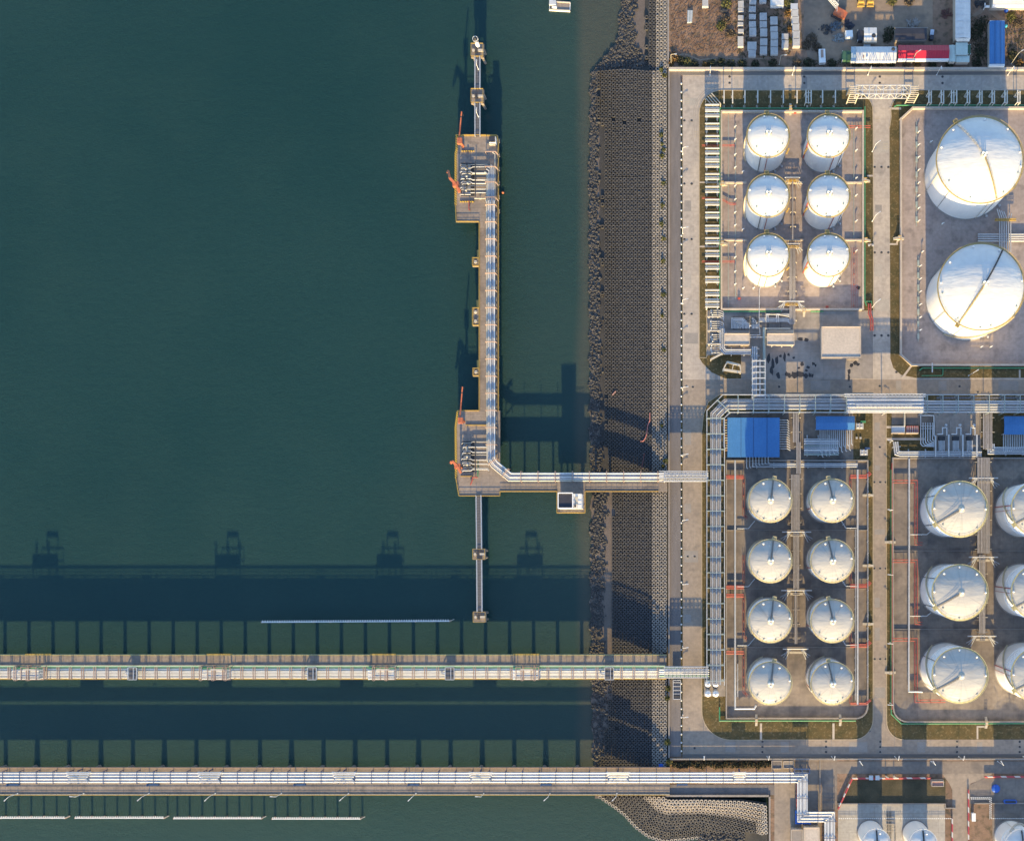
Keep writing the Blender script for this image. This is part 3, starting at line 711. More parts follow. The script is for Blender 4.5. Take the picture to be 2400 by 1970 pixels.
# beacon
X, Y = W(1120.5, 108, 1.8); t = thing('navigation_beacon', 'white round navigation beacon on the outermost upper dolphin', 'beacon', (X, Y, 1.75))
m = MB(); m.cyl(X, Y, 1.75, 7.2, 1.0, .75, 14); m.build('tower', TANKW, t)
m = MB(); m.lathe(X, Y, [(1.3, 7.2), (1.3, 7.4), (.6, 7.4), (.5, 8.6), (.2, 9.0)], 14); m.build('lantern', DARK, t)
m = MB(); m.rail([(X + 1.25 * math.cos(a * .785), Y + 1.25 * math.sin(a * .785), 7.4) for a in range(9)], 1., .06, 1.); m.build('railing', TANKW, t)
# breasting platforms
def breasting(x0, y0, x1, y1, nb, label):
    cx, cy = W((x0 + x1) / 2, (y0 + y1) / 2, DECK); t = thing('breasting_platform', label, 'dolphin', (cx, cy, -9), 'breasting platforms beside the roadway')
    m = MB(); m.pbox(x0, y0, x1, y1, DECK - 1.6, DECK - .1); m.build('pile_cap', DECKM, t)
    m = MB()
    q = [Vector(W3(a, b, DECK - .05)) for a, b in ((x1, y1 - 1), (x0 + 1, y1 - 1), (x0 + 1, y0 + 1), (x1, y0 + 1))]
    for a, b in zip(q, q[1:]): m.bar(a, b, .5, .3)
    m.build('kerb', YEL, t)
    m = MB(); m.rail(q, 1.1, .08, 2.); m.build('railing', YEL, t)
    for i in range(nb):
        m = MB(); X, Y = W(x0 + 8, y0 + (y1 - y0) * (i + .5) / nb, DECK); m.cyl(X, Y, DECK - .1, DECK + .3, .45, .4, 10); m.cyl(X, Y, DECK + .3, DECK + .7, .8, .6, 10); m.build('bollard_head', BEIGE, t)
    m = MB(); m.bar(Vector(W3(x1 - 2, y0 + 2, DECK)), Vector(W3(x1 - 3, y0 - 18, DECK - 1.5)), 1.0, .2); m.build('ladder', YEL, t)
    for k in (0, 1):
        m = MB(); X, Y = W(x0 + 4 + 8 * k, (y0 + y1) / 2, DECK); pile(m, X, Y, DECK - 1.6); m.build('pile', PILEM, t)
breasting(1107, 604, 1123, 624, 1, 'small bollard platform nearest the upper loading platform')
breasting(1107, 721, 1122, 763, 2, 'longer platform with two bollards halfway along the roadway')
breasting(1108, 862, 1123, 881, 1, 'small bollard platform nearest the lower loading platform')
# control building on the jetty leg
X, Y = W(1338, 1175, DECK)
t = thing('control_building', 'two-storey white control building on piles beside the jetty roadway', 'building', (X, Y, DECK))
m = MB(); m.pbox(1305, 1150, 1372, 1202, DECK - .9, DECK - .02, DECK); m.build('platform', DECKM, t)
m = MB()
for a in (1312, 1338, 1365):
    for b in (1160, 1192): pile(m, *W(a, b, DECK), DECK - .9)
m.build('piling', PILEM, t)
m = MB(); m.pbox(1308, 1155, 1342.5, 1191, DECK, 11, 11); m.pbox(1342.5, 1157, 1364, 1191, DECK, 7.5, 9); m.build('wall', TANKW, t)
m = MB(); m.pbox(1309, 1156, 1341.5, 1189, 11, 11.12); m.build('roof', BLACKR, t)
m = MB()
for a, b, c, d in ((1307, 1153.5, 1342.5, 1156), (1307, 1189, 1342.5, 1191.5), (1307, 1156, 1309, 1189), (1341, 1156, 1343, 1189)): m.pbox(a, b, c, d, 11, 11.7)
m.build('parapet', TANKW, t)
m = MB(); m.pbox(1348, 1164, 1354.5, 1182, 7.5, 7.9); m.build('skylight', PIPEC, t)
m = MB(); m.pbox(1345.5, 1183, 1350, 1188, 7.5, 8.6); m.build('roof_hatch', DARK, t)
m = MB()
for k in range(4): m.pbox(1311 + 8 * k, 1191, 1316 + 8 * k, 1191.6, DECK + 5.2, DECK + 6.6, DECK + 6)
m.build('window', GLASSD, t)
edge_kerb(t, [(1305.5, 1151), (1305.5, 1201.5), (1371.5, 1201.5), (1371.5, 1152)])
m = MB(); m.rail([W3(1343, 1157, 7.5), W3(1364, 1157, 7.5), W3(1364, 1191, 7.5), W3(1343, 1191, 7.5)], 1.1, .08, 2.); m.build('roof_railing', STEELW, t)
# substation on the upper platform
X, Y = W(1152, 325, DECK); t = thing('substation_hut', 'small dark roofed hut in the corner of the upper loading platform', 'hut', (X, Y, DECK))
m = MB(); m.pbox(1146, 320, 1161.5, 333.5, DECK, DECK + 3.5); m.build('wall', TANKW, t)
m = MB(); m.pbox(1146, 320, 1160, 333, DECK + 3.5, DECK + 3.8); m.build('roof', BLACKR, t)
m = MB(); m.pbox(1146, 334.5, 1161, 337.5, DECK, DECK + 2.2); m.build('annex', BEIGE, t)
# gangway derricks and loading arms
def derrick(bx, by, ty, label):
    X, Y = W(bx, by, DECK); t = thing('derrick', label, 'crane', (X, Y, DECK), 'orange hose derricks')
    m = MB(); m.cyl(X, Y, DECK, DECK + 5.5, .7, .55, 12); m.build('pedestal', ORANGE, t)
    m = MB(); m.cbox(X, Y - .3, DECK + 5.5, 2.2, 2.6, 1.8); m.build('slewing_cab', ORANGE, t)
    x1, y1 = W(bx - 3, ty, DECK + 8); a = Vector((X - .4, Y, DECK + 6.5)); b = Vector((x1, y1, DECK + 8))
    m = MB(); m.bar(a, b, .45, .5); m.build('boom', ORANGE, t)
    p = a.lerp(b, .8); m = MB(); m.bar(p, p + (b - a) * .03, .52, .58); m.build('boom_band', DARK, t)
    m = MB(); m.tube([b, b + Vector((0, -.3, -4))], .06, 5); m.build('hook_line', DARK, t)
    m = MB(); m.tube([(X, Y - 1, DECK + 8.5), tuple(a.lerp(b, .6))], .07, 5); m.build('stay', DARK, t)
derrick(1085, 343, 262, 'orange derrick reaching over the water from the upper platform')
derrick(1087, 988, 906, 'orange derrick reaching over the water from the lower platform')
def loader(x, y, label, fl=1., sc=1.):
    X, Y = W(x, y, DECK); t = thing('marine_loader', label, 'loading arm', (X, Y, DECK), 'orange marine loading arms')
    m = MB(); m.cyl(X, Y, DECK, DECK + 7, .55, .5, 10); m.cbox(X, Y, DECK + 6, 2.6, 2.2, 2.4); m.build('riser', ORANGE, t)
    top = Vector((X, Y, DECK + 8)); el = Vector((X - 2.2 * sc, Y + 2.2 * sc, DECK + 8.5)); tip = Vector((X - 3.2 * sc, Y + 4.6 * sc * fl, DECK + 6))
    m = MB(); m.bar(top, el, 1.1, 1.1); m.build('inboard_arm', ORANGE, t)
    m = MB(); m.bar(el, tip, .9, .9); m.bar(tip, tip + Vector((-.8, .4, -.8)), 1.2, .7); m.build('outboard_arm', ORANGE, t)
    m = MB(); m.bar(top, top + Vector((1.6, -3.2 * sc, -.5)), 1.0, 1.3); m.build('counterweight', ORANGE, t)
loader(1077, 446, 'long folded orange loading arm at the upper platform edge', 1.2, 1.15)
loader(1081, 1095, 'short folded orange loading arm at the lower platform edge', .35, 1.0)
# boat
X, Y = W(1312, 14, WATER + 1)
def boat():
    t = thing('workboat', 'small square-bowed workboat with an open grey deck on the dark water', 'boat', (X, Y, WATER))
    c, s = math.cos(-.035), math.sin(-.035)
    R = lambda a, b: (X + a * c - b * s, Y + a * s + b * c)
    m = MB(); m.prism([R(-5.0, -2.1), R(4.9, -2.35), R(5.0, 1.9), R(1.2, 2.2), R(-3.3, 2.0), R(-5.0, 2.6)], WATER - .3, WATER + .75); m.build('hull', TANKW, t)
    m = MB(); m.prism([R(-1.6, -1.75), R(4.6, -1.9), R(4.65, 1.5), R(-1.5, 1.6)], WATER + .75, WATER + .8); m.build('deck', DECKM, t)
    for n_, p in (('gunwale', [R(-4.9, -2.1), R(4.9, -2.35), R(4.9, -1.9), R(-4.9, -1.7)]), ('gunwale', [R(-1.6, 1.65), R(4.9, 1.45), R(4.9, 1.95), R(-1.6, 2.15)])):
        m = MB(); m.prism(p, WATER + .75, WATER + 1.2); m.build(n_, BEIGE, t)
    m = MB(); m.prism([R(-4.9, -.1), R(-1.7, -.1), R(-1.7, 1.9), R(-3.3, 1.9), R(-4.9, 2.4)], WATER + .75, WATER + 2.3); m.build('cabin', STEELW, t)
    m = MB(); m.prism([R(-3.6, -1.2), R(-1.4, -1.5), R(-1.3, -.6), R(-3.5, -.4)], WATER + .78, WATER + 1.7); m.build('engine_cover', TANKW, t)
    m = MB(); m.prism([R(-4.6, -1.5), R(-3.8, -1.5), R(-3.8, -.4), R(-4.6, -.4)], WATER + .78, WATER + 1.2); m.build('hatch', DARK, t)
boat()
# mooring pile rows with combed rails
def boom(x0, y0, x1, y1, n, label, zt):
    a = Vector(W3(x0, y0, zt)); b = Vector(W3(x1, y1, zt)); t = thing('fender_row', label, 'fender row', (a.x, a.y, WATER), 'white fender rows standing in the water')
    for i in range(n + 1):
        p = a.lerp(b, i / n); m = MB(); pile(m, p.x, p.y, zt, -9, .42); m.build('pile', RUST, t)
    for i in range(n):
        p = a.lerp(b, i / n); q = a.lerp(b, (i + 1) / n); m = MB(); m.bar(p, q, .36, .4)
        m.bar(p + Vector((0, .55, .1)), q + Vector((0, .55, .1)), .12)
        for k in range(7):
            r = p.lerp(q, (k + .5) / 7); m.bar(r, r + Vector((0, .9, .1)), .2, .3)
        m.build('comb_rail', TANKW, t)
    m = MB(); m.bar(b, b + Vector((2.2, .9, -.6)), .3); m.build('tail_bar', BEIGE, t)
boom(613, 1457.5, 1053, 1455, 11, 'long single white fender row standing above the caged trestle', -2.2)
boom(-88, 1916, 152, 1916, 8, 'white fender row nearest the left edge below the road trestle', -2.0)
boom(176, 1916, 384, 1916, 7, 'second white fender row from the left below the road trestle', -2.0)
boom(407, 1917, 612, 1917, 7, 'third white fender row from the left below the road trestle', -2.0)
boom(638, 1918, 844, 1918, 7, 'rightmost white fender row below the road trestle', -2.0)
# buoy
X, Y = W(1179, 451.5, WATER); m = MB(); m.lathe(X, Y, [(.5, WATER - .2), (.62, WATER + .2), (.5, WATER + .6), (.1, WATER + .9)], 10); one('buoy', m, ORANGE, 'tiny orange buoy floating beside the upper jetty', 'buoy')
# ---------------------------------------------------------------- storage tanks
def helix(R0, R1, a0, a1, z0, z1, n=40):
    v = []; f = []
    for i in range(n + 1):
        t = math.radians(a0 + (a1 - a0) * i / n); z = z0 + (z1 - z0) * i / n
        for r, dz in ((R0, 0), (R1, 0), (R1, -.25), (R0, -.25)): v.append((r * math.cos(t), r * math.sin(t), z + dz))
    for i in range(n):
        for k in range(4): f.append((i * 4 + k, i * 4 + (k + 1) % 4, (i + 1) * 4 + (k + 1) % 4, (i + 1) * 4 + k))
    return v, f
def make_tank(name, label, group, R, h, loc, roofmat=None, rs=3.0, bridge=None, stair=(200, 330), platform=95, girders=(), pipes=(), vents=(), centre=3, railm=None, cross=False, manh=()):
    """all angles in degrees, counter-clockwise from the photo's right-hand side"""
    t = thing(name, label, 'storage tank', loc, group); railm = railm or YELR
    V = Vector(loc)
    def B(m, nm, mt, par=t):
        m.v = [(x + V.x, y + V.y, z + V.z) for x, y, z in m.v]; return m.build(nm, mt, par)
    m = MB(); m.lathe(0, 0, [(R + .55, -.05), (R + .5, .35), (R - .2, .38)], 72, False); B(m, 'foundation_ring', WALLD)
    m = MB(); m.lathe(0, 0, [(R, .3), (R, h)], 72, False); sh = B(m, 'shell', TANKW)
    for g in girders:
        m = MB(); m.lathe(0, 0, [(R, h * g - .12), (R + .3, h * g - .1), (R + .3, h * g + .02), (R, h * g + .05)], 72, False); B(m, 'wind_girder', TANKW, sh)
    Rs = rs * R; zc = math.sqrt(Rs * Rs - R * R)
    dz = lambda r: h + math.sqrt(Rs * Rs - r * r) - zc
    m = MB(); m.lathe(0, 0, [(R * k / 14, dz(R * k / 14)) for k in range(14, -1, -1)], 72, False); rf = B(m, 'roof', roofmat or ROOFW)
    # rim walkway with railing
    m = MB(); m.lathe(0, 0, [(R - .05, h + .06), (R + .5, h + .06), (R + .5, h - .12), (R - .05, h - .14)], 72, False); rw = B(m, 'rim_walkway', railm)
    m = MB(); n = 36
    for hh, r in ((1.1, .085), (.55, .06)): m.tube([((R + .58) * math.cos(2 * math.pi * k / n), (R + .58) * math.sin(2 * math.pi * k / n), h + hh) for k in range(n + 1)], r, 5, False)
    for k in range(n):
        c, s = math.cos(2 * math.pi * k / n), math.sin(2 * math.pi * k / n); m.bar(((R + .58) * c, (R + .58) * s, h), ((R + .58) * c, (R + .58) * s, h + 1.1), .1)
    B(m, 'rim_railing', railm, rw)
    if stair:
        v, f = helix(R + .1, R + .95, stair[0], stair[1], .3, h, 48); m = MB(); m.add(v, f); ss = B(m, 'spiral_stair', BEIGE)
        m = MB(); pts = []
        for k in range(33):
            a = math.radians(stair[0] + (stair[1] - stair[0]) * k / 32); pts.append(((R + .95) * math.cos(a), (R + .95) * math.sin(a), .3 + (h - .3) * k / 32 + 1.05))
        m.tube(pts, .08, 5); m.tube([(x, y, z - .5) for x, y, z in pts], .05, 4)
        for p in pts: m.bar(p, (p[0], p[1], p[2] - 1.05), .08)
        B(m, 'stair_railing', railm, ss)
    if platform is not None:
        a = math.radians(platform); c, s = math.cos(a), math.sin(a); m = MB()
        p0 = Vector((c, s, 0)) * (R + .5); p1 = Vector((c, s, 0)) * (R + 1.9); sd = Vector((-s, c, 0)) * .9; z = Vector((0, 0, h))
        m.bar(p0 + z, p1 + z, 1.8, .15); m.rail([p0 + sd + z, p1 + sd + z, p1 - sd + z, p0 - sd + z], 1.1, .07, 1.); B(m, 'top_platform', railm)
    # centre vents on the crown
    for k in range(centre):
        a = 2 * math.pi * (k / 3. + .08); r0 = .85 if centre > 1 else 0; x, y = r0 * math.cos(a), r0 * math.sin(a); z0 = dz(r0) - .05
        m = MB(); m.cyl(x, y, z0, z0 + 1.9, .26, None, 10); m.lathe(x, y, [(.26, z0 + 1.8), (.55, z0 + 1.7), (.5, z0 + 2.0), (.1, z0 + 2.2)], 10); B(m, 'centre_vent', TANKW, rf)
    m = MB(); m.lathe(0, 0, [(1.55, dz(1.5) + .0), (1.5, dz(1.5) + .14), (.1, dz(0) + .14)], 20); B(m, 'crown_plate', PIPEC, rf)
    for a, fr in vents:
        a = math.radians(a); r = R * fr; x, y = r * math.cos(a), r * math.sin(a); z0 = dz(r) - .05
        m = MB(); m.cyl(x, y, z0, z0 + .55, .3, None, 10); m.lathe(x, y, [(.3, z0 + .5), (.5, z0 + .5), (.42, z0 + .8), (.08, z0 + .95)], 10); B(m, 'vent', TANKW, rf)
    for a, fr in manh:
        a = math.radians(a); r = R * fr; x, y = r * math.cos(a), r * math.sin(a); z0 = dz(r) - .05
        m = MB(); m.cyl(x, y, z0, z0 + .4, .34, None, 10); m.bar((x + .3, y + .3, z0), (x + .3, y + .3, z0 + 1.0), .14); B(m, 'roof_manhole', PIPED, rf)  # dark tone on the manholes stands in for their shaded side
    if bridge is not None:   # radial stair from the rim to the crown
        for a_, full in bridge:
            a = math.radians(a_); c, s = math.cos(a), math.sin(a); m = MB(); nn = 10; sd = Vector((-s, c, 0)) * .3
            prev = None
            for k in range(nn + 1):
                r = 1.3 + (R - .2 - 1.3) * k / nn; p = Vector((r * c, r * s, dz(r) + .25))
                if prev is not None:
                    m.bar(prev, p, .55, .1)
                    for q in (sd, -sd): m.bar(prev + q + Vector((0, 0, .75)), p + q + Vector((0, 0, .75)), .08)
                for q in (sd, -sd): m.bar(p + q, p + q + Vector((0, 0, .75)), .08)
                prev = p
            B(m, 'roof_stair', full, rf)
    for a_, mt, r_ in pipes:
        a = math.radians(a_); c, s = math.cos(a), math.sin(a); m = MB(); q = R + .3
        m.tube([(q * c, q * s, .2), (q * c, q * s, h - .9), ((R + .05) * c, (R + .05) * s, h - .5)], r_, 6); B(m, 'shell_pipe', mt)
    # nozzles and outlet stubs near the ground
    for a_ in (-40, -62):
        a = math.radians(a_); c, s = math.cos(a), math.sin(a); m = MB(); m.tube([(R * c, R * s, 1.0), ((R + 1.6) * c, (R + 1.6) * s, 1.0)], .3, 8); m.lathe((R + 1.2) * c, (R + 1.2) * s, [(.5, .5), (.5, 1.5), (.1, 1.9)], 8); B(m, 'outlet_nozzle', PIPES)
    return t
V8 = [(68, .92), (102, .93), (18, .94), (163, .94)]
M8 = [(225, .8), (262, .9), (300, .92), (328, .82)]
def row_words(i, n): return ['topmost', 'second', 'third', 'bottom'][i] if n == 4 else ['top', 'middle', 'bottom'][i]
# upper yard, two by three
first = None
for c, (px, side) in enumerate(((1792, 'left'), (1928, 'right'))):
    base = None
    for r, py in enumerate((358, 492.5, 626)):
        loc = W3(px, py, .14); lab = 'white domed tank at the %s of the %s column of six in the upper yard' % (row_words(r, 3), side)
        if base is None:
            base = make_tank('storage_tank', lab, 'six white domed tanks of the upper yard', 9.25, 18.6, loc, rs=1.62, stair=(205, 88) if c == 0 else None, platform=94,
                             vents=V8, manh=M8, pipes=((250, DARK, .16), (268, REDP, .16)) if c == 0 else ((286, REDP, .16), (310, DARK, .12), (196, REDP, .28)), bridge=None, centre=3)
            m = MB(); V = wloc(base)
            for k in range(4): m.cbox(V.x + (9.5 if c == 0 else -9.5) + (0 if c == 0 else 0), V.y - 3.5 - .5 * k, 8 + 3 * k, .7, .5, .6)
            m.build('foam_chamber', YEL, base)
        else: dup(base, loc, lab)
# two big ones on the right
t = make_tank('storage_tank', 'very large white tank, upper of the pair, with a roof stair slanting down rightwards', 'two very large white tanks', 19.1, 21.9, W3(2263, 418, .14), rs=1.75, stair=(20, -40), platform=123,
              vents=[(84, .93), (48, .94), (133, .93), (163, .95), (10, .94), (-10, .96)], manh=[(215, .9), (255, .92), (305, .93), (340, .93)], pipes=((198, BEIGE, .14), (226, DARK, .1), (283, BEIGE, .14), (292, DARK, .12)), bridge=((123, BEIGE), (-67, YELR)))
t = make_tank('storage_tank', 'very large white tank, lower of the pair, with a roof stair slanting down leftwards', 'two very large white tanks', 19.1, 21.9, W3(2266, 701, .14), rs=1.75, stair=(236, 318), platform=238,
              vents=[(64, .93), (102, .94), (143, .93), (8, .95), (175, .95)], manh=[(190, .93), (233, .93), (268, .95), (283, .93), (330, .93)], pipes=((150, DARK, .12), (214, DARK, .1), (247, BEIGE, .14)), bridge=((60, DARK), (238, YELR)))
# lower left yard, two by four
for c, (px, side) in enumerate(((1797, 'left'), (1936, 'right'))):
    base = None
    for r, py in enumerate((1177, 1312.5, 1447, 1587)):
        loc = W3(px, py, .14); lab = 'cream-white domed tank, %s of four in the %s column of the lower yard' % (row_words(r, 4), side)
        if base is None:
            base = make_tank('storage_tank', lab, 'eight cream-white tanks of the lower yard', 9.3, 18.6, loc, ROOFS, rs=2.1, stair=(100, 215) if c == 0 else (95, 200), platform=80 if c == 0 else 100, girders=(.62, .8, .93),
                             vents=[(60, .88), (112, .9), (8, .94)], manh=[(222, .84), (250, .93), (286, .93), (305, .86)], railm=mat('pale_yellow_rail', (.46, .40, .24), (.40, .35, .22), .8), pipes=((200, REDP, .2), (-15, RUST, .2)), bridge=((82 if c == 0 else 101, GANG),))
        else: dup(base, loc, lab)
# lower right yard, two by three, the second column cut by the frame
for c, (px, side) in enumerate(((2216, 'left'), (2392, 'right'))):
    base = None
    for r, py in enumerate((1197, 1382, 1566)):
        loc = W3(px, py, .14); lab = 'tall ringed cream tank, %s of three, %s column of the lower right yard' % (row_words(r, 3), side)
        if base is None:
            base = make_tank('storage_tank', lab, 'tall ringed tanks of the lower right yard', 12.0, 23.4, loc, ROOFS, rs=2.1, stair=(120, 205), platform=212, girders=(.58, .7, .8, .9, .965), centre=1,
                             vents=[(91, .94), (130, .92), (48, .92), (178, .95), (0, .95)], manh=[(222, .86), (268, .93), (312, .93)], railm=mat('lemon_rail', (.44, .40, .22), (.38, .35, .21), .8), pipes=((150, DARK, .14), (214, DARK, .14)) if c == 0 else ((172, REDP, .2), (182, REDP, .1)), bridge=((212, GANG),))
        else: dup(base, loc, lab)
# tanks along the lower edge
ta = make_tank('storage_tank', 'small white tank at the lower edge on the pale pad, left one', 'small white tanks at the lower edge', 5.75, 14.7, W3(2039, 1950, .06), rs=1.7, stair=None, platform=None, centre=1, railm=STEELW, vents=[(70, .8)], bridge=((90, DARK),), pipes=((-80, BEIGE, .12),))
dup(ta, W3(2144.5, 1951, .06), 'small white tank at the lower edge on the pale pad, right one')
make_tank('storage_tank', 'white tank cut by the lower right corner behind the dotted fence', 'small white tanks at the lower edge', 7.4, 14.7, W3(2368, 1959, .06), rs=1.7, stair=(40, 130), platform=None, centre=1, railm=STEELW, girders=(.7, .9), bridge=((90, DARK),), pipes=((110, BEIGE, .1),))
# four small vertical vessels
for i, (px, py, wd) in enumerate(((1658.5, 1597.5, 'upper left'), (1676.5, 1597.5, 'upper right'), (1658.5, 1620.5, 'lower left'), (1676.5, 1620.5, 'lower right'))):
    X, Y = W(px, py); tt = thing('vessel', 'small white domed vessel below the pipe bridge, %s of four' % wd, 'vessel', (X, Y, .15), 'four small domed vessels')
    m = MB(); m.lathe(X, Y, [(1.45, .9), (1.45, 6.2)], 20, False); m.build('shell', TANKW, tt)
    m = MB(); m.lathe(X, Y, [(1.45 * math.cos(a), 6.2 + 1.0 * math.sin(a)) for a in (0, .3, .6, .9, 1.2, 1.5)], 20); m.build('dome', TANKW, tt)
    for k in range(4):
        m = MB(); m.cbox(X + 1.1 * math.cos(k * 1.57 + .8), Y + 1.1 * math.sin(k * 1.57 + .8), .14, .3, .3, .9); m.build('leg', STEELW, tt)
    m = MB(); m.cyl(X, Y, 7.1, 7.7, .22, None, 8); m.build('nozzle', DARK, tt)
# ---------------------------------------------------------------- dike walls
def wall_run(label, pts, z=1.7, wd=.7, m=WALLC, group=None, base=.1, cap=None):
    mb = MB()
    q = [Vector((*W(a, b, z), 0)) for a, b in pts]
    for a, b in zip(q, q[1:]):
        d = (b - a).normalized() * wd * .5; a2, b2 = a - d, b + d
        k = .003 * random.random(); mb.bar(a2 + Vector((0, 0, (base + z) / 2 + k)), b2 + Vector((0, 0, (base + z) / 2 + k)), wd, z - base)
    return one('dike_wall', mb, m, label, 'wall', group)
sheet('yard', [[(1692, 261), (2022, 261), (2022, 723), (1692, 723)]], .14, DIKE, .2)
wall_run('pale concrete containment wall enclosing the six white domed tanks', [(1691, 260), (2023, 260), (2023, 724), (1691, 724), (1691, 260)], 1.75, .8)
for i, y in enumerate((427, 562)):
    for a, b, s in ((1691, 1748, 'left'), (1836, 1882, 'middle'), (1982, 2023, 'right')):
        wall_run('low cross wall between %s rows of the upper six tanks, %s piece' % (('top and middle', 'middle and bottom')[i], s), [(a, y), (b, y)], 1.2, .7, base=.12)
sheet('yard', [[(2142, 255), (2900, 255), (2900, 853), (2138, 853), (2113, 830), (2113, 278)]], .14, DIKE, .2)
wall_run('pale concrete containment wall around the two very large tanks', [(2900, 252), (2140, 252), (2112, 278), (2112, 830), (2138, 854.5), (2900, 854.5)], 1.9, .8)
sheet('yard', [[(1703, 1080), (2034, 1080)] + arc(2006, 1655, 28, 0, -90, 6) + [(1703, 1683)]], .14, DIKE2, .2)
wall_run('grey containment wall around the eight cream-white tanks', [(1702.5, 1680), (1702.5, 1079), (2034, 1079)] + arc(2006, 1655, 28, 0, -90, 6) + [(1702.5, 1683)], 1.6, .6, WALLD)
sheet('yard', [[(2094, 1075), (2900, 1075), (2900, 1690)] + arc(2128, 1657, 33, -90, -180, 6)[0:] ], .14, DIKE2, .2)
wall_run('grey containment wall around the tall ringed tanks', [(2900, 1073), (2093, 1073)] + arc(2128, 1657, 34, -180, -90, 6) + [(2900, 1691)], 1.6, .6, WALLD)
for i, y in enumerate((1242, 1379, 1516)):
    wall_run('thin low cross wall below row %s of the eight cream-white tanks' % ('one', 'two', 'three')[i], [(1704, y), (2033, y)], .75, .3, WALLD, base=.13)
for i, y in enumerate((1290, 1474)):
    wall_run('thin low cross wall below the %s row of tall ringed tanks' % ('top', 'middle')[i], [(2095, y), (2800, y)], .75, .3, WALLD, base=.13)
# crossing stairs over the walls
def stile(px, py, dx, label, m=BEIGE):
    X, Y = W(px, py, 1.8); t = thing('wall_stile', label, 'steps', (X, Y, .1), 'concrete steps over the containment walls')
    mb = MB(); mb.cbox(X, Y, .1, 1.3, 1.6, 1.8); mb.build('landing', m, t)
    for s in (-1, 1):
        mb = MB()
        for k in range(5): mb.cbox(X + s * (.85 + .38 * k) if dx else X, Y if dx else Y + s * (1.0 + .38 * k), .1, .36 if dx else 1.1, 1.1 if dx else .36, 1.45 - .3 * k)
        mb.build('flight', m, t)
    mb = MB(); mb.rail([(X - .6, Y + .7, 1.9), (X + .6, Y + .7, 1.9)], 1., .08, 2.); mb.rail([(X - .6, Y - .7, 1.9), (X + .6, Y - .7, 1.9)], 1., .08, 2.); mb.build('railing', YEL if m is BEIGE else m, t)
for i, (a, b, dx, s) in enumerate(((1693, 430, 1, 'left of the middle row of the upper six'), (1693, 570, 1, 'left of the bottom row of the upper six'), (2028, 422, 1, 'right of the middle row of the upper six'), (2029, 562, 1, 'right of the bottom row of the upper six'),
                    (1853, 253, 0, 'above the upper six tanks'), (1885, 727, 0, 'below the upper six tanks'), (2108, 557, 1, 'left of the very large tanks'), (1773, 1688, 0, 'below the left column of eight'), (1970, 1688, 0, 'below the right column of eight'),
                    (2036, 1160, 1, 'right of the topmost cream tanks'), (2036, 1325, 1, 'right of the second cream tanks'), (2036, 1462, 1, 'right of the third cream tanks'), (2088, 1270, 1, 'left of the ringed tanks, upper'), (2088, 1576, 1, 'left of the ringed tanks, lower'), (2313, 1694, 0, 'below the ringed tanks'))):
    stile(a, b, dx, 'beige steps over the wall %s' % s)
fp = [[(1639, 426), (1690, 426), (1690, 429), (1639, 429)], [(1639, 576), (1690, 576), (1690, 579.5), (1639, 579.5)], [(2032, 410), (2047, 410), (2047, 414), (2032, 414)], [(2034, 571), (2047, 571), (2047, 575), (2034, 575)], [(2085, 570), (2100, 570), (2103, 560), (2107, 560), (2104, 574), (2085, 574)],
      [(1781, 1694), (1786, 1694), (1786, 1733), (1781, 1733)], [(1951, 1694), (1956, 1694), (1956, 1733), (1951, 1733)], [(2289, 1700), (2314, 1700), (2314, 1704), (2293, 1704), (2293, 1731), (2289, 1731)], [(2085, 252), (2112, 252), (2112, 257), (2085, 257)], [(2078, 1026), (2170, 1026), (2170, 1031), (2078, 1031)], [(2077, 998), (2090, 998), (2090, 1003), (2077, 1003)], [(2112, 885), (2134, 856), (2138, 858), (2117, 887)], [(2388, 866), (2392, 866), (2392, 886), (2388, 886)]]
sheet('path', fp, .15, WALLC, .1)

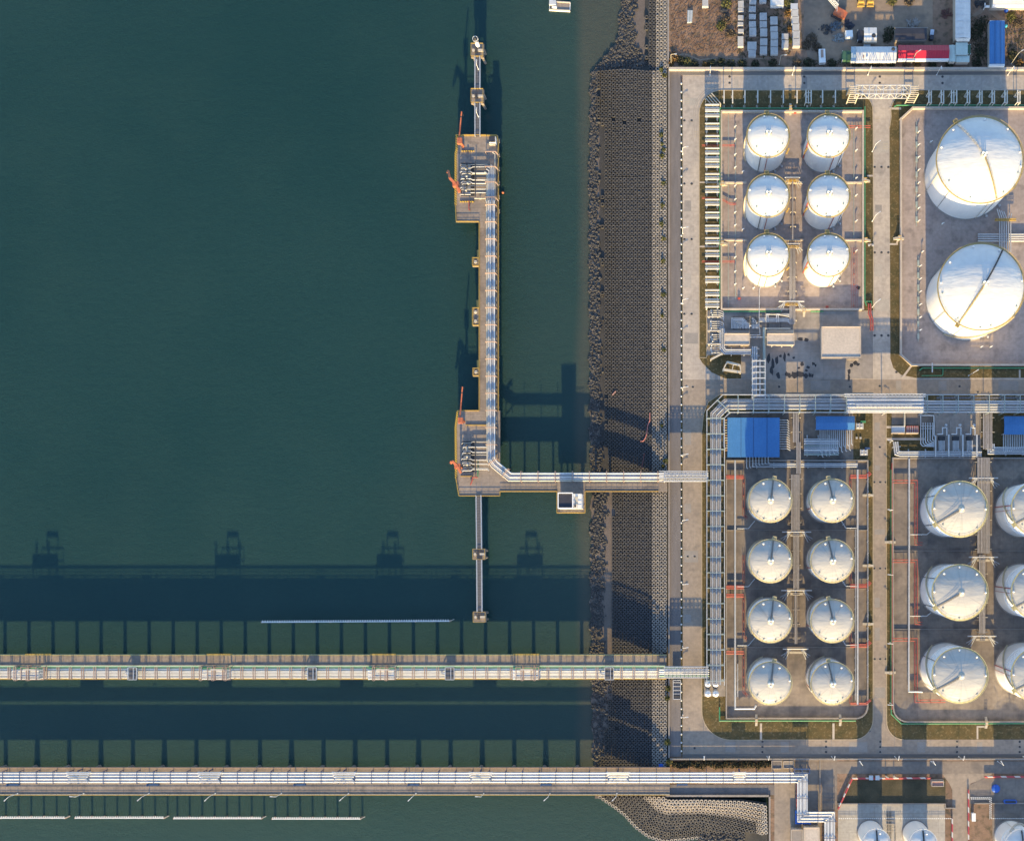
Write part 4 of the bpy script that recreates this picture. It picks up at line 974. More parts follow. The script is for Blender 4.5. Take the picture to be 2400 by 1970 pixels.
# ---------------------------------------------------------------- pipes and racks
def off_path(P, o):
    """offset a plan polyline sideways by o metres with mitred corners (left of travel is +)"""
    out = []
    for i, p in enumerate(P):
        d0 = (P[i] - P[i - 1]).normalized() if i else None; d1 = (P[i + 1] - P[i]).normalized() if i < len(P) - 1 else None
        if d0 is None: n = Vector((-d1.y, d1.x)); k = 1
        elif d1 is None: n = Vector((-d0.y, d0.x)); k = 1
        else:
            n = Vector((-d0.y - d1.y, d0.x + d1.x)).normalized(); k = 1 / max(.4, n.dot(Vector((-d0.y, d0.x))))
        out.append(p + n * o * k)
    return out
def rack(name, label, path, z, pipes, half, step=36, zb=.15, fm=STEELW, ft=.35, cat='pipe rack', group=None, top=0., rails=True, deep=.5, post=True, start=.3, bh=None, sm=None):
    """pipes: (offset in plan units, radius m, material, dz)"""
    f = S * (H - z) / H
    P = [Vector(W(a, b, z)) for a, b in path]; t = thing(name, label, cat, (P[0].x, P[0].y, zb), group)
    for o, r, mt, dz in pipes:
        q = off_path(P, o * f); m = MB(); m.tube([(p.x, p.y, z + dz + r) for p in q], r, 8); m.build('pipe', mt, t)
    if rails:
        for s in (-half, half):
            q = off_path(P, s * f); m = MB()
            for a, b in zip(q, q[1:]): m.bar((a.x, a.y, z + top - .1), (b.x, b.y, z + top - .1), ft * .85, .4)
            m.build('stringer', sm or fm, t)
    L = [(b - a).length for a, b in zip(P, P[1:])]; tot = sum(L); protos = {}; s_ = step * f; d = s_ * start
    while d < tot:
        acc = 0
        for i, l in enumerate(L):
            if d <= acc + l: break
            acc += l
        a = P[i]; b = P[i + 1]; dr = (b - a).normalized(); p = a + dr * (d - acc); nrm = Vector((-dr.y, dr.x)); hw = half * f
        key = (round(dr.x, 3), round(dr.y, 3))
        if key not in protos:
            m = MB(); e0 = nrm * hw; P3 = lambda v, zz: (p.x + v.x, p.y + v.y, zz)
            m.bar(P3(-e0, z - ft * .6), P3(e0, z - ft * .6), ft, ft)
            if top: m.bar(P3(-e0, z + top), P3(e0, z + top), ft * .8, bh or ft)
            if deep: m.bar(P3(-e0, z - deep - 1.2), P3(e0, z - deep - 1.2), ft * .7, ft * .7)
            if post:
                for e in (e0, -e0): m.bar(P3(e, zb), P3(e, z + top), ft)
            o = m.build('portal_frame', fm, t, loc=(p.x, p.y, zb)); o.location = Vector((p.x, p.y, zb)) - wloc(t); protos[key] = o
        else:
            o = protos[key].copy(); C.objects.link(o); o.parent = t; o.location = Vector((p.x, p.y, zb)) - wloc(t)
        d += s_
    return t
def spread(o0, o1, rs, mats, dz=0., gap=.9):
    """fill a band of plan offsets with pipes"""
    out = []; k = 0; o = o0
    while o < o1:
        r = rs[k % len(rs)]; w_ = 2 * r / S
        if o + w_ > o1 + .5: break
        out.append((o + w_ / 2, r, mats[k % len(mats)], dz)); o += w_ + gap; k += 1
    return out
def truss_bridge(label, pts, z, half, hgt=1.6, m=STEELW, step=8):
    f = S * (H - z) / H; P = [Vector(W(a, b, z)) for a, b in pts]; t = thing('walkway_truss', label, 'truss', (P[0].x, P[0].y, z))
    for s in (-half, half):
        mb = MB(); q = off_path(P, s * f)
        for a, b in zip(q, q[1:]):
            A = Vector((a.x, a.y, z)); B_ = Vector((b.x, b.y, z)); n = max(2, int((B_ - A).length / (step * f)))
            mb.bar(A, B_, .2); mb.bar(A + Vector((0, 0, hgt)), B_ + Vector((0, 0, hgt)), .2)
            for i in range(n):
                u, v = A.lerp(B_, i / n), A.lerp(B_, (i + 1) / n); w_ = A.lerp(B_, (i + .5) / n) + Vector((0, 0, hgt)); mb.bar(u, w_, .13); mb.bar(w_, v, .13)
        mb.build('truss_side', m, t)
    mb = MB(); A, B_ = off_path(P, -half * f), off_path(P, half * f)
    for i in range(len(P) - 1):
        n = max(2, int((P[i + 1] - P[i]).length / (step * f)))
        for k in range(n):
            a, b = A[i].lerp(A[i + 1], k / n), B_[i].lerp(B_[i + 1], (k + 1) / n); c, d = B_[i].lerp(B_[i + 1], k / n), A[i].lerp(A[i + 1], (k + 1) / n)
            mb.bar((*a, z + hgt), (*b, z + hgt), .12); mb.bar((*c, z + hgt), (*d, z + hgt), .12)
    mb.build('lattice', m, t); return t
mp = [PIPEW, PIPES, PIPEW, PIPEC, PIPES, PIPEW]
# main rack: up the left side of the lower yard, round the corner, along the terminal road
MAIN = [(1677, 1604), (1677, 972), (1702, 947), (2900, 947)]
pl = spread(-12, 13, (.42, .3, .5, .36), mp)
pl2 = [(-16.5, .17, PIPES, .2), (16.5, .2, DARK, 0), (-18.5, .14, PIPEW, .3)]
rack('pipe_rack', 'long pipe rack up the left side of the lower yard turning along the terminal road', MAIN[:2] + [(1702, 947), (1990, 947)], 6.5, spread(-13, 12.5, (.40, .34, .46, .36), [PIPES, PIPEL, PIPES, PIPEM, PIPES, PIPEL], gap=.5), 20.5, 36, top=2.4, bh=.62, fm=PIPED, sm=STEELW)
rack('pipe_rack', 'high silver pipe bridge crossing the paved road between the tank yards', [(1985, 947), (2165, 947)], 8.2, spread(-17.5, 14.5, (.42, .3, .5, .26), [PIPEB, PIPES, PIPEB, PIPEW], gap=.4), 20, 88, top=.2, start=.02)
rack('pipe_rack', 'silver pipe rack along the terminal road to the right of the road crossing', [(2160, 947), (2900, 947)], 6.5, spread(-2, 12, (.55, .42, .5), [PIPES, PIPEW]) + [(-6, .3, PIPEW, .3), (-10, .26, PIPES, .2), (-13, .22, PIPEW, .2), (-17, .2, PIPES, .2)], 20.5, 36, top=2.4, bh=.6, fm=PIPED, sm=STEELW)
rack('walkway', 'grey maintenance walkway along the upper edge of the terminal pipe rack', [(1762, 931.5), (1985, 931.5)], 7.6, [], 3.2, 60, fm=STEELW, ft=.3, deep=0, cat='walkway')
m = MB(); m.pbox(1760, 929, 1984, 934, 7.4, 7.6); m.pbox(2195, 929.5, 2900, 934.5, 7.4, 7.6); one('walkway_grating', m, GRATE, 'long strip of grey walkway grating beside the terminal pipes', 'walkway')
truss_bridge('lattice walkway along the upper edge of the high pipe bridge', [(1978, 927), (2168, 927)], 8.6, 3.2)
truss_bridge('lattice cable tray in the middle of the high pipe bridge', [(2004, 951), (2138, 951)], 9.0, 2.8, step=10)
truss_bridge('lattice walkway along the lower edge of the high pipe bridge', [(1985, 963), (2165, 963)], 8.6, 3.4)
# jetty pipelines
JP = [(1151, 470), (1152, 1075), (1160, 1087), (1196, 1116.5), (1552, 1116.5)]
def jog(x, y0, pts=None): return [(x, y0)]
rack('pipe_rack', 'bundle of jetty pipelines running down the narrow roadway and out along the jetty leg', JP, 4.6, spread(-11.5, 11, (.36, .26, .42, .3), [PIPEC, PIPEB, PIPEW, PIPES, PIPEB]), 12, 40, zb=DECK, fm=RUST, top=1.6, ft=.34, bh=.8, rails=False)
jr = thing('pipe_header', 'upper jetty pipe bundle beside the loading manifold', 'pipes', W3(1150, 365, DECK))
for o, r, mt, y0 in ((-9, .34, PIPEC, 404), (-5, .28, PIPEW, 397), (-1.5, .22, PIPES, 392), (2, .26, PIPEW, 390), (5.5, .3, PIPES, 388), (9, .22, PIPEC, 358)):
    m = MB(); m.tube([W3(1151 + o - 6, y0 - 1, 4.6), W3(1151 + o, y0 + 3, 4.6), W3(1151 + o, 470, 4.6)], r, 8); m.build('pipe', mt, jr)
for y in (355, 390, 426, 462):
    m = MB(); A, B_ = Vector(W3(1137, y, 5.6)), Vector(W3(1161, y, 5.6)); m.bar(A, B_, .4); m.bar(B_, Vector(W3(1168, y + 9, 4.2)), .35)
    for q in (A, B_): m.bar(q, (q.x, q.y, DECK), .3)
    m.build('portal_frame', RUST, jr)
# loading manifolds: banks of lines on each platform
def manifold(label, rows, x0, x1, hx, seed):
    r_ = random.Random(seed); X, Y = W(x0, rows[0], DECK); t = thing('loading_manifold', label, 'manifold', (X, Y, DECK))
    for i, y in enumerate(rows):
        z = 3.4 + .25 * (i % 3); a = x0 + r_.uniform(-2, 5); k = x1 - r_.uniform(2, 8); j2 = y + r_.choice((-3, 0, 3)); m = MB()
        pts = [W3(a, y + 2.5, z), W3(a + 2, y, z), W3(x1 - 10, y, z)]
        if i % 2 == 0: pts += [W3(x1 - 5, j2, z), W3(hx - 4, j2, z), W3(hx, j2 + 3, z)]
        m.tube(pts, r_.choice((.2, .25, .17)), 6); m.build('branch_pipe', PIPEW if i % 3 else PIPEC, t)
        if i % 2:
            m = MB(); X, Y = W(a + 8 + r_.uniform(0, 8), y, z); m.cyl(X, Y, z - .4, z + 1.1, .3, .22, 8); m.lathe(X, Y, [(.5, z + 1.1), (.55, z + 1.25), (.1, z + 1.3)], 8); m.build('valve', DARK if i % 4 == 1 else BEIGE, t)
    m = MB(); m.pbox(x0 + 1, rows[0] - 4, x1 - 1, rows[-1] + 4, DECK, DECK + .05, DECK); m.build('drip_tray', DARK, t)
    for y in range(int(rows[0]), int(rows[-1]), 14):
        m = MB(); m.bar(W3(x0 + 4, y, 3.0), W3(x1 - 4, y, 3.0), .22); m.bar(W3(x0 + 4, y, 3.0), W3(x0 + 4, y, DECK), .22); m.bar(W3(x1 - 4, y, 3.0), W3(x1 - 4, y, DECK), .22); m.build('sleeper', DARK, t)
    m = MB(); m.bar(W3(x1 + 1, rows[0] - 8, 4.3), W3(x1 + 1, rows[-1] + 6, 4.3), .4, .25); m.build('header_beam', DARK, t)
manifold('dense bank of white loading lines on the upper platform', [386 + 4.1 * q for q in range(18)], 1079, 1113, 1145, 3)
manifold('bank of white loading lines on the lower platform', [1038 + 4.6 * q for q in range(15)], 1082, 1113, 1146, 8)
def pipe_thing(label, path, z, r, mt, cat='pipe', name='pipe', group=None, supports=True, zb=.14, n=8):
    P = [W3(a, b, z) for a, b in path]
    t = thing(name, label, cat, (P[0][0], P[0][1], zb), group); m = MB(); m.tube(P, r, n); m.build('run', mt, t)
    if supports and z - zb > .5:
        m = MB(); 
        for a, b in zip(P, P[1:]):
            L = math.dist(a, b); k = int(L / 6)
            for i in range(k + 1):
                p = Vector(a).lerp(Vector(b), (i + .5) / (k + 1)); m.bar((p.x, p.y, zb), (p.x, p.y, z - r), .22); m.bar((p.x - .4, p.y - .4, z - r - .08), (p.x + .4, p.y + .4, z - r - .08), .2)
        m.build('support', STEELW if mt not in (REDP, GREEN) else DARK, t)
    return t
pipe_thing('white drain pipe loop crossing the upper jetty platform', [(1112, 465), (1139, 465), (1139, 470), (1144, 484), (1144, 500)], 3., .25, PIPEC, zb=DECK)
pipe_thing('red monitor pipe standing on the lower half of the upper platform', [(1099, 470), (1099, 490), (1101, 492)], 3.2, .22, REDP, zb=DECK)
pipe_thing('red fire pipe on the lower loading platform', [(1120, 1118), (1108, 1118), (1106, 1128), (1102, 1136)], 3., .25, REDP, zb=DECK)
pipe_thing('green fire line on the lower loading platform', [(1120, 1118), (1120, 1078)], 3., .22, GREEN, zb=DECK)
# trestle one: caged pipelines on the deck
def mod_z(x):
    for c in (76, 513, 900, 1236):
        d = abs(x - c)
        if d <= 29: return 4.4
    return 0.
c1 = thing('pipe_rack', 'caged bundle of white and green pipelines running along the upper trestle', 'pipe rack', W3(-60, 1576, D1))
for o, r, mt in ((-15.5, .24, GREEN), (-12.6, .26, PIPEG), (-9.4, .34, PIPEB), (-5.8, .32, PIPEW), (-2.4, .32, PIPEB), (.9, .30, PIPEW), (4, .28, PIPEB), (7, .28, PIPES), (10, .26, PIPEB)):
    m = MB(); pts = []
    xs = [-110] + [c + k for c in (76, 513, 900, 1236) for k in (-29.6, -28.9, 28.9, 29.6)] + [1600]
    for x in xs:
        wx, wy = W(x, 1577 + o, 4.2); pts.append((wx, wy, 4.12 + r + mod_z(x)))
    m.tube(pts, r, 8); m.build('pipe', mt, c1)
pr = {}
k = 0
for x in [(-30 + 28.6 * i) for i in range(56)]:
    hi = mod_z(x); m = MB(); zt = 5.9 + hi; p = 0
    if hi not in pr:
        A, B_ = Vector(W3(x, 1557, 4.2)), Vector(W3(x, 1590, 4.2)); X = A.x
        for y in (A.y, B_.y): m.bar((X, y, D1), (X, y, zt), .3)
        m.bar((X - .45, A.y, zt), (X - .45, B_.y, zt), .34); m.bar((X + .45, A.y, zt), (X + .45, B_.y, zt), .34); m.bar((X, A.y, 4.0 + hi), (X, B_.y, 4.0 + hi), .3)
        o = m.build('portal_frame', RUST, c1, loc=(X, A.y, D1)); o.location = Vector((X, A.y, D1)) - wloc(c1); pr[hi] = (o, x)
    else:
        o = pr[hi][0].copy(); C.objects.link(o); o.parent = c1; o.location = Vector((W(x, 1557, 4.2)[0], pr[hi][0].location.y + wloc(c1).y, D1)) - wloc(c1)
    k += 1
for y, z_, nm, mt in ((1557, 5.9, 'stringer', RUST), (1590, 5.9, 'stringer', YEL)):
    m = MB(); a, b = W(-110, y, 4.2), W(1560, y, 4.2); m.bar((a[0], a[1], z_), (b[0], b[1], z_), .2, .2); m.build(nm, mt, c1)
m = MB(); a, b = W(-110, 1558.5, 4.2), W(1560, 1558.5, 4.2)
m.bar((a[0], a[1], 7.1), (b[0], b[1], 7.1), .6, .35)
x = a[0]
while x < b[0]: m.bar((x, a[1], 4), (x, a[1], 7.1), .2); x += 5.7
m.build('cable_tray', PIPEG, c1)
for i, (px, wd) in enumerate(((309, 'leftmost'), (729, 'second from left'), (1051, 'third from left'), (1424, 'rightmost'))):     # access stairs over the pipes
    X, Y = W(px, 1577, 6.); t = thing('crossover_stair', 'grey steel crossover stair above the caged pipelines, %s' % wd, 'stair', (X, Y, D1), 'crossover stairs above the caged pipelines')
    m = MB(); m.box(X - 1.2, Y - 2.8, X + 2.9, Y + 2.8, 6.1, 6.25); m.build('platform', GRATE, t)
    m = MB(); m.rail([(X - 1.2, Y - 2.8, 6.2), (X + 2.9, Y - 2.8, 6.2), (X + 2.9, Y + 2.8, 6.2), (X - 1.2, Y + 2.8, 6.2), (X - 1.2, Y - 2.8, 6.2)], 1.1, .1, 1.5); m.rail([(X + 1.4, Y - 2.8, 6.2), (X + 1.4, Y + 2.8, 6.2)], 1.1, .1, 1.2); m.build('railing', STEELW, t)
    m = MB()
    for s in (-2.5, 2.5): m.bar((X + 1.8, Y + s, D1), (X + 1.8, Y + s, 6.1), .25); m.bar((X - 1, Y + s, D1), (X - 1, Y + s, 6.1), .25)
    m.bar((X - 1.2, Y, 6.2), (X - 4.5, Y, D1 + .2), 1.0, .15); m.build('stair_flight', STEELW, t)
# walkway bracing rails on the upper half of trestle one
for i, cx_ in enumerate((76, 513, 900, 1236)):
    X, Y = W(cx_, 1577, 9.5); t = thing('loop_gantry', 'raised gantry frame over the caged pipelines, %s from the left' % nth(i), 'gantry', (X, Y, D1), 'raised loop gantries on the upper trestle')
    m = MB()
    for dx in (-5.2, -1.7, 1.7, 5.2):
        for s in (-2.9, 2.9): m.bar((X + dx, Y + s, D1), (X + dx, Y + s, 9.6), .26)
        m.bar((X + dx, Y - 2.9, 9.6), (X + dx, Y + 2.9, 9.6), .3)
    for s in (-2.9, 2.9): m.bar((X - 5.2, Y + s, 9.6), (X + 5.2, Y + s, 9.6), .24)
    m.bar((X - 1.7, Y - 2.9, D1), (X + 1.7, Y - 2.9, 9), .2); m.bar((X + 1.7, Y - 2.9, D1), (X - 1.7, Y - 2.9, 9), .2); m.build('tower_frame', RUST, t)
    m = MB()
    for dx in (-2.6, 2.6): m.bar((X + dx, Y + 2, 9.6), (X + dx, Y + 2, 11.7), .5)
    m.bar((X - 2.6, Y + 2, 11.7), (X + 2.6, Y + 2, 11.7), .5, .7); m.build('top_portal', BEIGE, t)
rack('pipe_rack', 'white pipe bridge carrying the upper trestle lines over the shore road', [(1545, 1574), (1662, 1574)], 6.2, spread(-11, 10, (.42, .38), [PIPEG, PIPEB, PIPEW, PIPEB]), 13, 100, start=.12, top=.6)
truss_bridge('white lattice over the pipe bridge of the upper trestle, upper side', [(1558, 1567), (1660, 1567)], 7.0, 5.5, step=9)
truss_bridge('white lattice over the pipe bridge of the upper trestle, lower side', [(1558, 1582), (1660, 1582)], 7.0, 4.5, step=9)
rack('pipe_rack', 'white pipe bridge carrying the jetty lines over the shore road', [(1545, 1116), (1660, 1116)], 6.2, spread(-9, 9, (.4, .36), [PIPEC, PIPEB, PIPEW, PIPEB]), 12, 100, start=.12, top=.6)
truss_bridge('white lattice over the jetty pipe bridge, upper side', [(1558, 1109), (1656, 1109)], 7.0, 4.5, step=9)
truss_bridge('white lattice over the jetty pipe bridge, lower side', [(1556, 1123), (1656, 1123)], 7.0, 4., step=9)
# trestle two: open pipelines on blue supports, on to the land and down the quay road
T2 = [(-120, 1820), (1881, 1820), (1881, 1912), (1945, 1912), (1945, 2300)]
t2p = spread(-13, 13, (.34, .24, .38, .28), [PIPEB, PIPEW, PIPEB, PIPES, PIPEB], gap=.5)
r2 = rack('pipe_rack', 'open white pipelines on blue supports along the road trestle and down the quay', T2, 4.4, t2p, 14.5, 39.2, zb=DECK - 1.9, fm=BLUEST, ft=.22, rails=False, top=.95)
for i, cx_ in enumerate((184, 492, 807, 1127, 1449, 1733)):
    X, Y = W(cx_, 1820, 5.4); t = thing('expansion_loop', 'raised white expansion loop of the road trestle lines, %s from the left' % nth(i), 'pipe loop', (X, Y, DECK), 'raised expansion loops on the road trestle')
    for k, o in enumerate((-11, -7, -3, 2, 7, 11)):
        m = MB(); hw = (4.6, 4.2, 3.8, 4.4, 4.9, 5.2)[k] * (1 if i < 5 else .55); z = 5.9; yy = Y + o * .2
        m.tube([(X - hw, yy, 4.7), (X - hw, yy, z), (X + hw, yy, z), (X + hw, yy, 4.7)], .34, 8); m.build('pipe', PIPEW if k != 1 else PIPES, t)
    m = MB(); m.bar((X - .2, Y - 3, 5.5), (X - .2, Y + 3, 5.5), .4); m.bar((X - .2, Y - 2.9, DECK), (X - .2, Y - 2.9, 5.5), .4); m.bar((X - .2, Y + 2.9, DECK), (X - .2, Y + 2.9, 5.5), .4); m.build('support', BLUEST, t)
for i, px in enumerate((36, 363, 706, 972, 1282, 1600)):
    X, Y = W(px, 1836, DECK); m = MB(); m.cbox(X, Y, DECK, 4.6, .9, 1.4); m.cbox(X - 2.5, Y, DECK, .4, 1.2, 2.4); one('junction_box', m, BLUEST, 'blue steel box beside the open pipelines, %s from the left' % nth(i), 'cabinet', 'blue boxes along the open pipelines')
# empty pipe supports around the upper yard
def support_proto(nb, wd, hh, along):
    m = MB()
    for k in range(nb):
        y = (k - (nb - 1) / 2) * 1.2; z = hh - (.5 if k % 2 else 0)
        if along: m.bar((y, -wd / 2, z), (y, wd / 2, z), .5, .35)
        else: m.bar((-wd / 2, y, z), (wd / 2, y, z), .62, .45)
    for s in (-1, 1):
        for k in (0, nb - 1):
            y = (k - (nb - 1) / 2) * 1.35; a = wd * .38 * s
            m.bar((y, a, -.1) if along else (a, y, -.1), (y, a, hh) if along else (a, y, hh), .3)
        y0 = -(nb - 1) / 2 * 1.35; a = wd * .38 * s
        if nb > 1: m.bar((y0, a, hh * .8) if along else (a, y0, hh * .8), (-y0, a, hh * .8) if along else (a, -y0, hh * .8), .3)
    return m
SUPP = 'empty beige pipe supports around the upper yard'
def place_support(px, py, hh, nb, wd, along, label, cache={}):
    X, Y = W(px, py, hh); key = (nb, wd, hh, along)
    if key not in cache:
        t = thing('pipe_support', label, 'pipe support', (X, Y, .12), SUPP); m = support_proto(nb, wd, hh, along)
        m.v = [(a + X, b + Y, c + .12) for a, b, c in m.v]; m.build('frame', BEIGEW, t)
        m = MB()
        for s in (-1, 1): m.cbox(X + (0 if along else wd * .38 * s), Y + (wd * .38 * s if along else 0), .1, 1.0, 1.6 if not along else 1.0, .25)
        m.build('footing', WALLC, t); cache[key] = t
    else: dup(cache[key], (X, Y, .12), label)
for i, (y, nb) in enumerate(((252, 3), (267, 3), (296, 3), (325, 3), (354, 3), (371, 2), (385, 3), (414, 3), (444, 3), (474, 3), (504, 3), (535, 3), (564, 3), (594, 3), (624, 3), (655, 3), (686, 3), (704, 2), (716, 2))):
    place_support(1669.5, y, 5.4, nb, 6.6, False, 'empty beige pipe support left of the upper yard, %s from the top' % nth(i))
for i, (x, nb) in enumerate(((1697, 1), (1717, 1), (1746, 1), (1776, 1), (1806, 1), (1836, 1), (1868, 1), (1895, 3), (1928, 1), (1958, 1), (2180, 2), (2209, 2), (2236, 3), (2270, 2), (2299, 2), (2328, 2), (2358, 2), (2388, 2), (2417, 2))):
    place_support(x, 227, 5.2, nb, 6.0, True, 'empty pale pipe support above the upper yards, %s from the left' % nth(i))
m = MB(); a = Vector(W3(1668, 219, 4.6)); b = Vector(W3(1689, 243, 4.6))
for k in range(4): 
    o = Vector((-.9 * k, -.75 * k, 0)); m.bar(a + o, b + o, .34, .3)
for p in (a, b): m.bar(p, (p.x, p.y, .1), .3); m.bar(p + o, (p.x + o.x, p.y + o.y, .1), .3)
one('pipe_support', m, BEIGE, 'slanting empty pipe support at the rounded corner of the upper yard', 'pipe support', SUPP)
# lattice bridge over the yard entrance
X, Y = W(2071, 222, 6); t = thing('truss_bridge', 'white lattice pipe bridge spanning the upper entrance road', 'bridge', (X, Y, .1))
z0, z1 = 6.2, 10.8; x0, x1 = W(2006, 0, 10.8)[0], W(2134, 0, 10.8)[0]; ya, yb = W(0, 200, 10.8)[1], W(0, 220, 10.8)[1]
for nm, y in (('truss_side', ya), ('truss_side', yb)):
    m = MB(); n = 8; m.bar((x0, y, z0), (x1, y, z0), .3); m.bar((x0, y, z1), (x1, y, z1), .3)
    for i in range(n + 1):
        x = x0 + (x1 - x0) * i / n; m.bar((x, y, z0), (x, y, z1), .26)
        if i < n:
            xx = x0 + (x1 - x0) * (i + 1) / n; m.bar((x, y, z0 if i % 2 == 0 else z1), (xx, y, z1 if i % 2 == 0 else z0), .24)
    m.build(nm, STEELW, t)
m = MB()
for i in range(9):
    x = x0 + (x1 - x0) * i / 8; m.bar((x, ya, z1), (x, yb, z1), .26); m.bar((x, ya, z0), (x, yb, z0), .26)
m.build('cross_member', STEELW, t)
for px in (2002.5, 2142.5):
    m = MB(); X, _ = W(px, 0, 10.8)
    xL, xR = X - 2.0, X + 2.0
    for xx in (xL, xR):
        for y in (ya + 0, yb + 0): m.bar((xx, y, -.05), (xx, y, z1), .42)
    for k in range(5):
        z = 2.0 + k * 2.0
        for y in (ya, yb): m.bar((xL, y, z), (xR, y, z), .26, .3)
    for k in range(4): m.bar((xL, ya + (yb - ya) * (k + .5) / 4, z1), (xR, ya + (yb - ya) * (k + .5) / 4, z1), .24, .2)
    m.build('end_tower', BEIGE, t)
# white ladder-like pipe bridge over the terminal road, at the blue pipes
rack('pipe_rack', 'white ladder-like pipe bridge joining the upper yard to the terminal rack', [(1778, 842), (1778, 938)], 6.4, spread(-14, 0, (.5, .42), [PIPES, PIPEW]) + [(3, .3, PIPEW, 0), (13.5, .3, PIPED, 0)], 15, 13.5, top=1.2, ft=.42, deep=0)
# central corridors between tank columns
def corridor(label, segs, z, mats, rs, step=34, fm=BEIGE, half_add=3, zb=.14):
    for i, (xa, xb, y0, y1) in enumerate(segs):
        h_ = (xb - xa) / 2; rack('pipe_rack', '%s, %s section from the top' % (label, nth(i)), [((xa + xb) / 2, y0), ((xa + xb) / 2, y1)], z, spread(-h_, h_, rs, mats, gap=.5), h_ + half_add, step, zb=zb, fm=fm, rails=False, ft=.25, deep=0)
corridor('cream and lilac pipe run between the columns of eight tanks', [(1858, 1873, 968, 1036), (1866, 1877, 1036, 1110), (1854, 1875, 1112, 1244), (1859, 1873, 1246, 1380), (1862, 1871, 1384, 1508)], 2.2, [PIPEL, PIPEM, PIPEL, PIPEL], (.34, .28))
corridor('cream pipe run between the tall ringed tanks', [(2303, 2328, 968, 1052), (2290, 2321, 1072, 1296), (2294, 2312, 1300, 1484), (2297, 2309, 1486, 1500)], 2.2, [PIPEL, PIPEM, PIPEL], (.36, .3))
corridor('pale lilac pipe run between the columns of the upper six', [(1856, 1862, 418, 560), (1850, 1864, 570, 760)], 2.0, [PIPEL, PIPEL, PIPEM], (.34, .28))
for i, (x, y, hw) in enumerate(((1857, 416, 18), (1857, 571, 18), (1855, 706, 30), (1867, 1246, 34), (1867, 1383, 36), (1865, 1520, 30), (2305, 1120, 34), (2305, 1305, 34), (2302, 1490, 34))):
    a, b = Vector(W3(x - hw, y, 2.6)), Vector(W3(x + hw, y, 2.6)); t = thing('pipe_manifold', 'white crosswise pipe manifold between tanks, %s' % ('top of upper six', 'middle of upper six', 'below the upper six', 'below first row of eight', 'below second row of eight', 'below third row of eight', 'above first ringed row', 'above second ringed row', 'above third ringed row')[i], 'pipes', a)
    m = MB(); m.tube([a, b], .3, 8); m.build('header', PIPEW, t)
    for s in (-1, 1):
        for k in range(3):
            m = MB(); p = Vector(W3(x + s * (hw * .5 + 4 * k), y + 5 + 2 * k, 2.4)); q = Vector(W3(x + s * (hw * .8 + 5 * k), y + 24 - 4 * k, 1.2)); m.tube([W3(x + s * (hw * .35 + 3 * k), y, 2.6), p, q], .2, 6); m.build('branch_pipe', PIPES, t)
    m = MB(); m.pbox(x - 15, y + 6, x + 15, y + 10, 1.6, 1.8); m.rail([W3(x - 15, y + 6, 1.8), W3(x + 15, y + 6, 1.8)], 1.1, .1, 1.5); m.rail([W3(x - 15, y + 10, 1.8), W3(x + 15, y + 10, 1.8)], 1.1, .1, 1.5); m.build('walkway', YEL if i < 3 else BEIGE, t)
# single lines
pipe_thing('long white pipe left of the left column of eight tanks', [(1723, 1078), (1723, 1660), (1768, 1660), (1772, 1652)], 2.0, .42, PIPEW)
pipe_thing('thin white pipe beside the left column of eight tanks', [(1729, 1555), (1729, 1632)], 1.4, .2, PIPEW)
pipe_thing('long white pipe right of the right column of eight tanks', [(2010, 1100), (2010, 1650)], 2.0, .44, PIPEW)
pipe_thing('thin pale pipe right of the right column of eight tanks', [(2005, 1240), (2005, 1640)], 1.6, .2, PIPES)
pipe_thing('tall white pipe left of the ringed tanks', [(2131, 1075), (2131, 1250), (2130, 1620), (2150, 1620), (2162, 1621)], 2.0, .40, PIPEW)
pipe_thing('thin grey conduit along the wall right of the eight tanks', [(2034, 1110), (2034, 1600)], 2.2, .18, PIPES)
for i, y in enumerate((1238, 1374, 1512)):
    pipe_thing('short white branch pipe left of the eight tanks, %s from the top' % nth(i), [(1728, y), (1754, y), (1769, y - 18)], 1.6, .18, PIPEW)
    pipe_thing('short white branch pipe right of the eight tanks, %s from the top' % nth(i), [(2008, y - 1), (1982, y - 1), (1972, y - 18)], 1.6, .18, PIPEW)
for i, y in enumerate((1252, 1443)):
    pipe_thing('short white branch pipe left of the ringed tanks, %s from the top' % nth(i), [(2132, y), (2172, y), (2182, y - 8)], 1.6, .2, PIPEW)
def reds(label, path, n=3, z=1.4, r=.22, gap=2.6):
    P = [Vector(W(a, b, z)) for a, b in path]; t = thing('fire_main', label, 'fire pipes', (P[0].x, P[0].y, .14))
    for k in range(n):
        q = off_path(P, (k - (n - 1) / 2) * gap * S); m = MB(); m.tube([(p.x, p.y, z + r) for p in q], r, 8); m.build('pipe', REDP, t)
    m = MB()
    for a, b in zip(P, P[1:]):
        kk = int((b - a).length / 5) + 1
        for i in range(kk): 
            p = a.lerp(b, (i + .5) / kk); m.cbox(p.x, p.y, .14, .3, .3, z - .14)
    m.build('support', REDP, t)
REDD = mat('dull_red_pipe_paint', (.30, .075, .06), (.24, .07, .06), .8, rough=.6)
